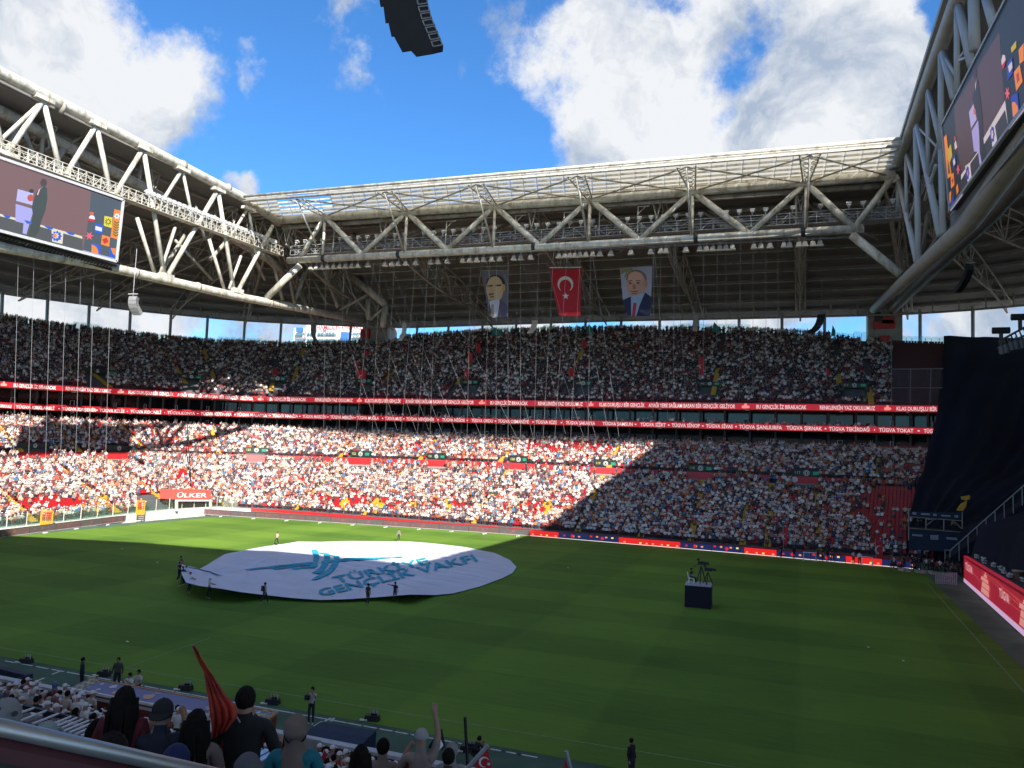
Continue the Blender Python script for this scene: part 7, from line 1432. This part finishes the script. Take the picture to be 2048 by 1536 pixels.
# small goals
for i, (u0, u1, v0, v1) in enumerate([(1607, 1632, 1109, 1122), (1724, 1745, 1118, 1131)]):
    a, b_ = atZ(u0, v1), atZ(u1, v1 + 2); hg = Vector((0, 0, 1.15)); q = MB(); q.tube([a, a + hg, b_ + hg, b_], .07, 6); q.tube([a + hg, a + Vector((0, 1, 0)), b_ + Vector((0, 1, 0)), b_ + hg], .04, 5)
    tag(q.build('mini_goal', WHITE), 'small white goal frame before the right boards, %s one' % ['left', 'right'][i], 'goal')
# white painted cloth lying over the right lower seats
q = MB(); rws = []
for i in range(8):
    rws.append([atY(1425 + 22 * j + (i * 2), 1046 + i * 3.2 + .9 * j + 2 * math.sin(j * 1.1 + i), 124 + (7 - i) * .8) for j in range(9)])
strip(q, rws); q.build('x', FWH) if False else None
root = empty('spread_banner', rws[0][0], 'white and striped banner spread over spectators in the right lower stand', 'banner'); o = q.build('cloth', mat('banner_pale', (.52, .5, .55), .8, noise=.4, nscale=.8), root, True)
for k_, c in enumerate([(.5, .35, .1), (.35, .04, .04), (.5, .4, .3), (.3, .03, .04), (.45, .2, .05)]):
    q = MB(); a = rws[0][0] + Vector((.2 + k_ * 1.7, -.25, .3)); q.prism([a, a + Vector((1.2, 0, -.1)), a + Vector((2.2, -1.0, -.75)), a + Vector((1.4, -1.0, -.75))], (0, 0, .03)); q.build('stripe', mat('stripe_%d' % k_, c, .8, noise=0), root)
# ------------------------------------------------------------------ camera platform on the pitch
bpx = [atZ(1369, 1214), atZ(1422, 1219)]; ux = (bpx[1] - bpx[0]); ux.z = 0; W = ux.length; ux.normalize(); uy = Vector((-ux.y, ux.x, 0)); Hp = vz(1369, 1171, bpx[0])
cp = empty('camera_platform', bpx[0] + ux * W / 2, 'black draped camera platform standing alone on the right of the pitch', 'platform')
def CPt(a, b_, z): return bpx[0] + ux * a * W + uy * b_ * 2 + Vector((0, 0, z))
q = MB(); q.prism([CPt(0, 0, 0), CPt(1, 0, 0), CPt(1, 1, 0), CPt(0, 1, 0)], (0, 0, Hp)); q.build('draped_base', NAVY, cp)
q = MB(); q.prism([CPt(.0, 0, Hp), CPt(1, 0, Hp), CPt(1, 1, Hp), CPt(0, 1, Hp)], (0, 0, .1)); q.build('deck', mat('deck_pale', (.4, .4, .46), .6), cp)
c0 = CPt(.22, .4, Hp + .1); ch = empty('white_chair', c0, 'white plastic chair on the camera platform', 'chair'); q = MB(); q.box(c0 + Vector((0, 0, .45)), (.45, .45, .05)); q.build('seat', WHITE, ch); q = MB(); q.prism([c0 + Vector((-.24, -.2, .45)), c0 + Vector((-.24, .2, .45)), c0 + Vector((-.34, .2, .95)), c0 + Vector((-.34, -.2, .95))], (-.04, 0, 0)); q.build('backrest', WHITE, ch)
for sx_ in (-1, 1):
    for sy_ in (-1, 1): q = MB(); q.tube([c0 + Vector((sx_ * .2, sy_ * .2, .45)), c0 + Vector((sx_ * .24, sy_ * .22, 0))], .025, 5); q.build('leg', WHITE, ch)
HB['camsit'] = human('person', dict(sit, elR=(.2, -.28, .9), wrR=(.1, -.5, 1.05), haR=(.08, -.58, 1.1)))
person('camsit', c0 + Vector((-.02, 0, 0)), math.pi / 2, (.02, .02, .03), 'hair', None, 'camera operator in black sitting on the white chair', sc_=1.0)
for i, (a, hz) in enumerate([(.58, 1.75), (.84, 1.25)]):
    p = CPt(a, .45, Hp + .1); tr3 = empty('camera_tripod', p, 'broadcast camera on a tall tripod, %s on the platform' % ['nearer the operator', 'lower and at the right'][i], 'camera'); 
    for k_ in range(3): an = 2 * math.pi * k_ / 3 + .5; q = MB(); q.tube([p + Vector((0, 0, hz - .2)), p + Vector((.5 * math.cos(an), .5 * math.sin(an), 0))], .045, 5); q.build('leg', DARK, tr3)
    q = MB(); q.box(p + Vector((.05, 0, hz + .05)), (.65, .28, .3)); q.tube([p + Vector((.35, 0, hz + .08)), p + Vector((.7, 0, hz + .05))], .12, 8); q.box(p + Vector((-.25, 0, hz + .35)), (.2, .25, .2)); q.build('camera_body', DARK, tr3)
    q = MB(); q.tube([p + Vector((-.2, 0, hz)), p + Vector((-.6, 0, hz - .35))], .025, 5); q.build('pan_bar', DARK, tr3)
# ------------------------------------------------------------------ giant cloth on the pitch
OUT = [(362, 1128), (375, 1133), (398, 1138), (412, 1131), (426, 1122), (450, 1108), (500, 1098), (535, 1092), (560, 1089), (596, 1083), (640, 1083.5), (700, 1082), (760, 1082.5), (820, 1083), (870, 1087), (930, 1094), (990, 1106), (1020, 1120), (1033, 1134), (1025, 1146), (1005, 1156), (960, 1173), (905, 1187), (870, 1190), (820, 1189), (760, 1194), (700, 1198), (640, 1200), (585, 1196), (530, 1190), (480, 1184), (440, 1177), (400, 1172), (372, 1165), (364, 1150)]
HT = [1.3, 1.2, .9, .6, .4, .3, .2, .2, .3, .8, .5, .15, .1, .1, .1, .1, .1, .1, .1, .1, .1, .1, .1, .15, .9, .35, .3, .25, .3, .4, .9, 1.1, 1.2, 1.2, 1.3]
OP = [atZ(u, v, h) for (u, v), h in zip(OUT, HT)]
n = 520; per = np.cumsum([0] + [(OP[(i + 1) % len(OP)] - OP[i]).length for i in range(len(OP))]); outl = []
for i in range(n):
    d = per[-1] * i / n; k = int(np.searchsorted(per, d, 'right') - 1); f_ = (d - per[k]) / (per[k + 1] - per[k]); outl.append(lerp(OP[k], OP[(k + 1) % len(OP)], f_))
cen = atZ(700, 1136, .5); NRg = 120
def hcl(x, y, e):
    a = atZ(560, 1100, .5); dx, dy = x - a.x, y - a.y; rr = math.hypot(dx, dy); an = math.atan2(dy, dx)
    w1 = (1 - abs(math.sin(an * 17 + .9 * math.sin(rr * .18)))) ** 3 * .26 * math.exp(-rr / 30) * min(1, max(0, rr - 3) / 9); w2 = .07 * (1 - abs(math.sin((x * .22 + y * 1.1) * .9 + .8 * math.sin(x * .15)))) ** 2 + .035 * math.sin((x * .3 + y * 1.4) * 1.9 + math.sin(x * .31)) + .02 * math.sin(x * .9 - y * .35)
    w3 = .08 * math.sin(x * .15 + y * .28 + 1.2 * math.sin(y * .12)) ; pk = .2 * math.exp(-((x - a.x - 3) ** 2 / 30 + (y - a.y - 5) ** 2 / 22))
    return .28 + w1 + w2 + w3 + pk
rings = []
for r in range(NRg + 1):
    t_ = 1 - r / NRg; ring = []
    for p in outl:
        x = cen.x + (p.x - cen.x) * t_; y = cen.y + (p.y - cen.y) * t_; e = min(1, (1 - t_) * 5); z = p.z * (1 - e) + max(.05, hcl(x, y, e)) * e; ring.append(Vector((x, y, z)))
    rings.append(ring + [ring[0]])
CLM = mat('white_cloth', (.62, .63, .74), .75, noise=.05, nscale=.3)
t = CLM.node_tree; b = t.nodes['Principled BSDF']; g_ = t.nodes.new('ShaderNodeNewGeometry'); mp_ = t.nodes.new('ShaderNodeMapping'); mp_.inputs['Rotation'].default_value = (0, 0, .2); mp_.inputs['Scale'].default_value = (.18, 1.5, 1); t.links.new(g_.outputs['Position'], mp_.inputs['Vector'])
nn_ = t.nodes.new('ShaderNodeTexNoise'); nn_.inputs['Scale'].default_value = .9; nn_.inputs['Detail'].default_value = 6; nn_.inputs['Roughness'].default_value = .6; t.links.new(mp_.outputs[0], nn_.inputs['Vector']); bp_ = t.nodes.new('ShaderNodeBump'); bp_.inputs['Strength'].default_value = .8; bp_.inputs['Distance'].default_value = .25; t.links.new(nn_.outputs['Fac'], bp_.inputs['Height']); t.links.new(bp_.outputs[0], b.inputs['Normal'])
root = empty('giant_cloth', cen, 'huge white cloth with teal emblem and lettering spread across the pitch', 'banner')
q = MB(); strip(q, rings); q.build('cloth', CLM, root, True)
TEAL = mat('print_teal', (.02, .35, .50), .75, noise=.1)
OANG = np.array([math.atan2(p.y - cen.y, p.x - cen.x) for p in outl])
def zat(x, y):
    # height of the cloth at a point, found along the ray from its centre
    dx, dy = x - cen.x, y - cen.y; an = math.atan2(dy, dx); best = 1.0
    rr = math.hypot(dx, dy); i = int(np.argmin(np.abs(((OANG - an + math.pi) % (2 * math.pi)) - math.pi))); p = outl[i]; t_ = min(1, rr / math.hypot(p.x - cen.x, p.y - cen.y)); e = min(1, (1 - t_) * 5); return p.z * (1 - e) + max(.05, hcl(x, y, e)) * e
def drape(bm):
    for v in bm.verts:
        u_, v_ = proj(v.co); z = .42
        for _ in range(9): p = atZ(u_, v_, z); z = .6 * z + .4 * (zat(p.x, p.y) + .11)
        v.co = atZ(u_, v_, z)
def decal(pxs, name):
    # outline in image columns/rows of the photograph mapped on the cloth sheet, subdivided to follow its folds
    pts = [atZ(u, v, .42) for u, v in pxs]; bm = bmesh.new(); bm.faces.new([bm.verts.new(p) for p in pts]); bmesh.ops.triangulate(bm, faces=bm.faces[:])
    for _ in range(6):
        L_ = [e for e in bm.edges if e.calc_length() > .45]
        if not L_: break
        bmesh.ops.subdivide_edges(bm, edges=L_, cuts=1); bmesh.ops.triangulate(bm, faces=bm.faces[:])
    drape(bm)
    me = bpy.data.meshes.new(name); bm.to_mesh(me); bm.free(); me.materials.append(TEAL); o = bpy.data.objects.new(name, me); C.objects.link(o); o.parent = root; o.matrix_parent_inverse = Matrix.Translation(root.location).inverted()
def cc_(l): return [(340 + x / 2.844, 1040 + y / 2.844) for x, y in l]
decal(cc_([(805, 170), (830, 166), (845, 180), (850, 210), (838, 250), (825, 270), (795, 272), (812, 240), (818, 205)]), 'sail_emblem')
decal(cc_([(872, 184), (908, 190), (912, 215), (900, 250), (872, 290), (850, 304), (805, 302), (845, 275), (872, 240), (880, 210)]), 'sail_emblem')
decal(cc_([(930, 200), (965, 203), (965, 232), (940, 275), (905, 308), (850, 332), (798, 342), (850, 310), (895, 280), (925, 245), (935, 220)]), 'sail_emblem')
decal(cc_([(425, 280), (600, 258), (820, 236), (820, 244), (600, 266), (430, 285)]), 'line_emblem'); decal(cc_([(860, 232), (1000, 220), (1322, 206), (1322, 212), (1000, 232), (860, 243)]), 'line_emblem')
decal(cc_([(565, 262), (600, 272), (800, 246), (800, 254), (595, 280), (560, 268)]), 'line_emblem'); decal(cc_([(690, 266), (720, 272), (840, 254), (838, 262), (715, 280), (690, 274)]), 'line_emblem'); decal(cc_([(960, 225), (1000, 214), (1150, 213), (1185, 218), (1150, 226), (1145, 220), (1010, 222), (975, 233)]), 'line_emblem')
decal(cc_([(850, 183), (875, 187), (873, 191), (850, 187)]), 'line_emblem'); decal(cc_([(908, 196), (932, 201), (930, 206), (908, 201)]), 'line_emblem')
def clothtext(txt, O, X1, Yv, cap, m0=.73):
    vs, fs = textmesh(txt, 1); w_ = max(v.x for v in vs); o0 = Vector(O); ex = Vector(X1) - o0; ey = Vector(Yv) - o0
    bm = bmesh.new(); bv = [bm.verts.new((0, 0, 0)) for v in vs]
    for b__, v in zip(bv, vs): u_ = O[0] + ex.x * v.x / w_ + ey.x * v.y / m0; v_ = O[1] + ex.y * v.x / w_ + ey.y * v.y / m0; b__.co = atZ(u_, v_, .42)
    for f in fs:
        try: bm.faces.new([bv[i] for i in f])
        except ValueError: pass
    for _ in range(4):
        L_ = [e for e in bm.edges if e.calc_length() > .5]
        if not L_: break
        bmesh.ops.subdivide_edges(bm, edges=L_, cuts=1); bmesh.ops.triangulate(bm, faces=bm.faces[:])
    drape(bm)
    me = bpy.data.meshes.new('lettering'); bm.to_mesh(me); bm.free(); me.materials.append(TEAL); o = bpy.data.objects.new('lettering', me); C.objects.link(o); o.parent = root; o.matrix_parent_inverse = Matrix.Translation(root.location).inverted()
clothtext('TÜRKİYE', (674, 1165), (862, 1126), (662, 1153), .73)
clothtext('GENÇLİK VAKFI', (642, 1192), (956, 1121), (630, 1179), .73)
# cloth bearers
BE = 'people around the giant cloth'
for u, v, bd, rz, c, hd, hc, lab in [(360, 1148, 'hold', 1.6, (.3, .06, .08), 'hair', None, 'hindmost of the people pulling the cloth at its left tip'), (357, 1162, 'hold', 1.5, BK, 'hair', None, 'person in black at the left tip of the giant cloth'), (364, 1172, 'hold', 1.4, (.05, .02, .10), 'hair', None, 'person in a purple shirt at the left tip of the cloth'), (370, 1170, 'stand', 1.2, WH, 'hair', None, 'pale shirted person just behind the purple shirt'),
    (378, 1185, 'hold', 2.2, WH, 'capb', BK, 'person in a white shirt and jeans pulling the lower left cloth edge'), (417, 1197, 'hold', 2.4, CREAM, 'cap', WH, 'person in a white cap leaning back with the cloth edge'), (528, 1208, 'walk', 2.8, (.3, .3, .36), 'hair', None, 'person walking with a dark backpack before the cloth'), (735, 1209, 'stand', 3.0, (.02, .03, .06), 'hair', None, 'person in navy standing at the near cloth edge'), (789, 1205, 'point', 3.3, BK, 'hair', None, 'person in black stretching an arm at the near cloth edge'),
    (553, 1091, 'walk', 0, (.5, .35, .33), 'hair', None, 'sunlit person in pink and white walking beyond the cloth'), (797, 1083, 'stand', .4, (.16, .17, .17), 'hair', None, 'person in grey standing beyond the cloth')]:
    o = person(bd, atZ(u, v), rz + math.pi * 0, c, hd, hc, lab, BE, 1.0)
    if 'backpack' in lab: q = MB(); q.box((0, .2, 1.25), (.3, .16, .42), taper=.85); part('backpack', q.mesh('backpack', DARK), o)
# paper scraps
for i, (u, v) in enumerate([(1135, 1136), (831, 1194), (1735, 1295), (1805, 1322), (252, 1284), (243, 1098), (313, 1125)]):
    p = atZ(u, v, .02); q = MB(); q.prism([p, p + Vector((.16, .02, .03)), p + Vector((.13, .12, .0)), p + Vector((-.02, .1, .05))], (0, 0, .01)); tag(q.build('paper_scrap', WHITE), 'scrap of white paper lying on the grass', 'litter', 'paper scraps on the pitch')
# small white flash units along the boards
for i in range(22):
    u = 90 + i * 62 if i < 5 else 440 + (i - 5) * 66; 
    if u > 1075: break
    v = np.interp(u, [p[0] for p in BL], [p[1] for p in BL]) + 3; p = atZ(u, v); q = MB(); q.box(p + Vector((0, 0, .08)), (.55, .2, .12), .3 + i); q.box(p + Vector((.3, 0, .14)), (.25, .2, .14), .2); tag(q.build('effect_case', mat('case_pale', (.5, .52, .5), .6)), 'small white case on the grass before the sunlit boards', 'case', 'white cases before the sunlit boards')
# ------------------------------------------------------------------ hospital beyond the stand
hs = empty('hospital_building', atY(655, 690, 420), 'white hospital block with blue glass bays and red roof lettering beyond the stand', 'building'); YH = 420
def HQ(u, v, o=0): p = atY(u, v, YH - o); return p
HW = mat('facade_white', (.62, .62, .60), .7, noise=.05, nscale=.05); HG = mat('facade_grey', (.22, .22, .25), .7, noise=.05, nscale=.05); HB_ = mat('facade_blue', (.05, .16, .48), .25, noise=.05); HGL = mat('window_glass', (.10, .20, .24), .15, noise=.1)
for u0, u1, v0, v1, m, nm_, dd in [(588, 618, 656, 720, HW, 'left_wing', 0), (612, 676, 650, 720, HW, 'main_wing', 4), (676, 735, 649, 720, HW, 'right_wing', 2)]:
    q = MB(); a = [HQ(u0, v0, dd), HQ(u1, v0, dd), HQ(u1, v1, dd), HQ(u0, v1, dd)]; z0 = min(p.z for p in a[2:]) - 60; a[2].z = z0; a[3].z = z0; q.prism(a, (0, 22, 0)); q.build(nm_, m, hs)
for u0, u1, v0, v1, m in [(682, 695, 664, 690, HB_), (592, 603, 655, 664, HB_)]: q = MB(); q.prism([HQ(u0, v0, 4.6), HQ(u1, v0, 4.6), HQ(u1, v1, 4.6), HQ(u0, v1, 4.6)], (0, 2, 0)); q.build('blue_glazing', m, hs)
for u0, u1, v0, v1 in [(634, 672, 667, 672.5), (634, 672, 679, 684), (640, 672, 690, 695), (590, 612, 675, 679), (590, 612, 684, 688)]: q = MB(); q.prism([HQ(u0, v0, 4.4), HQ(u1, v0, 4.4), HQ(u1, v1, 4.4), HQ(u0, v1, 4.4)], (0, 2, 0)); q.build('grey_band', HG, hs)
for r, v in enumerate([666, 678, 689]):
    for c, u in enumerate([591, 597, 603, 614, 620, 626, 636, 642, 652, 658, 664, 706, 712, 718]): q = MB(); q.prism([HQ(u, v, 5), HQ(u + 3.6, v, 5), HQ(u + 3.6, v + 4.5, 5), HQ(u, v + 4.5, 5)], (0, 1, 0)); q.build('window', HGL, hs)
HR = mat('sign_red', (.65, .02, .05), .5, em=.15, noise=0)
for txt, u0, u1 in [('HAMİDİYE', 633, 681), ('ETFAL', 684, 701), ('HASTANESİ', 703, 758)]:
    vs, fs = textmesh(txt, 1); w_ = max(v.x for v in vs); q = MB(); q.add([HQ(u0 + (u1 - u0) * v.x / w_, 657 - 9 * v.y / .75 + 2, 6) for v in vs], fs); q.build('lettering', HR, hs)
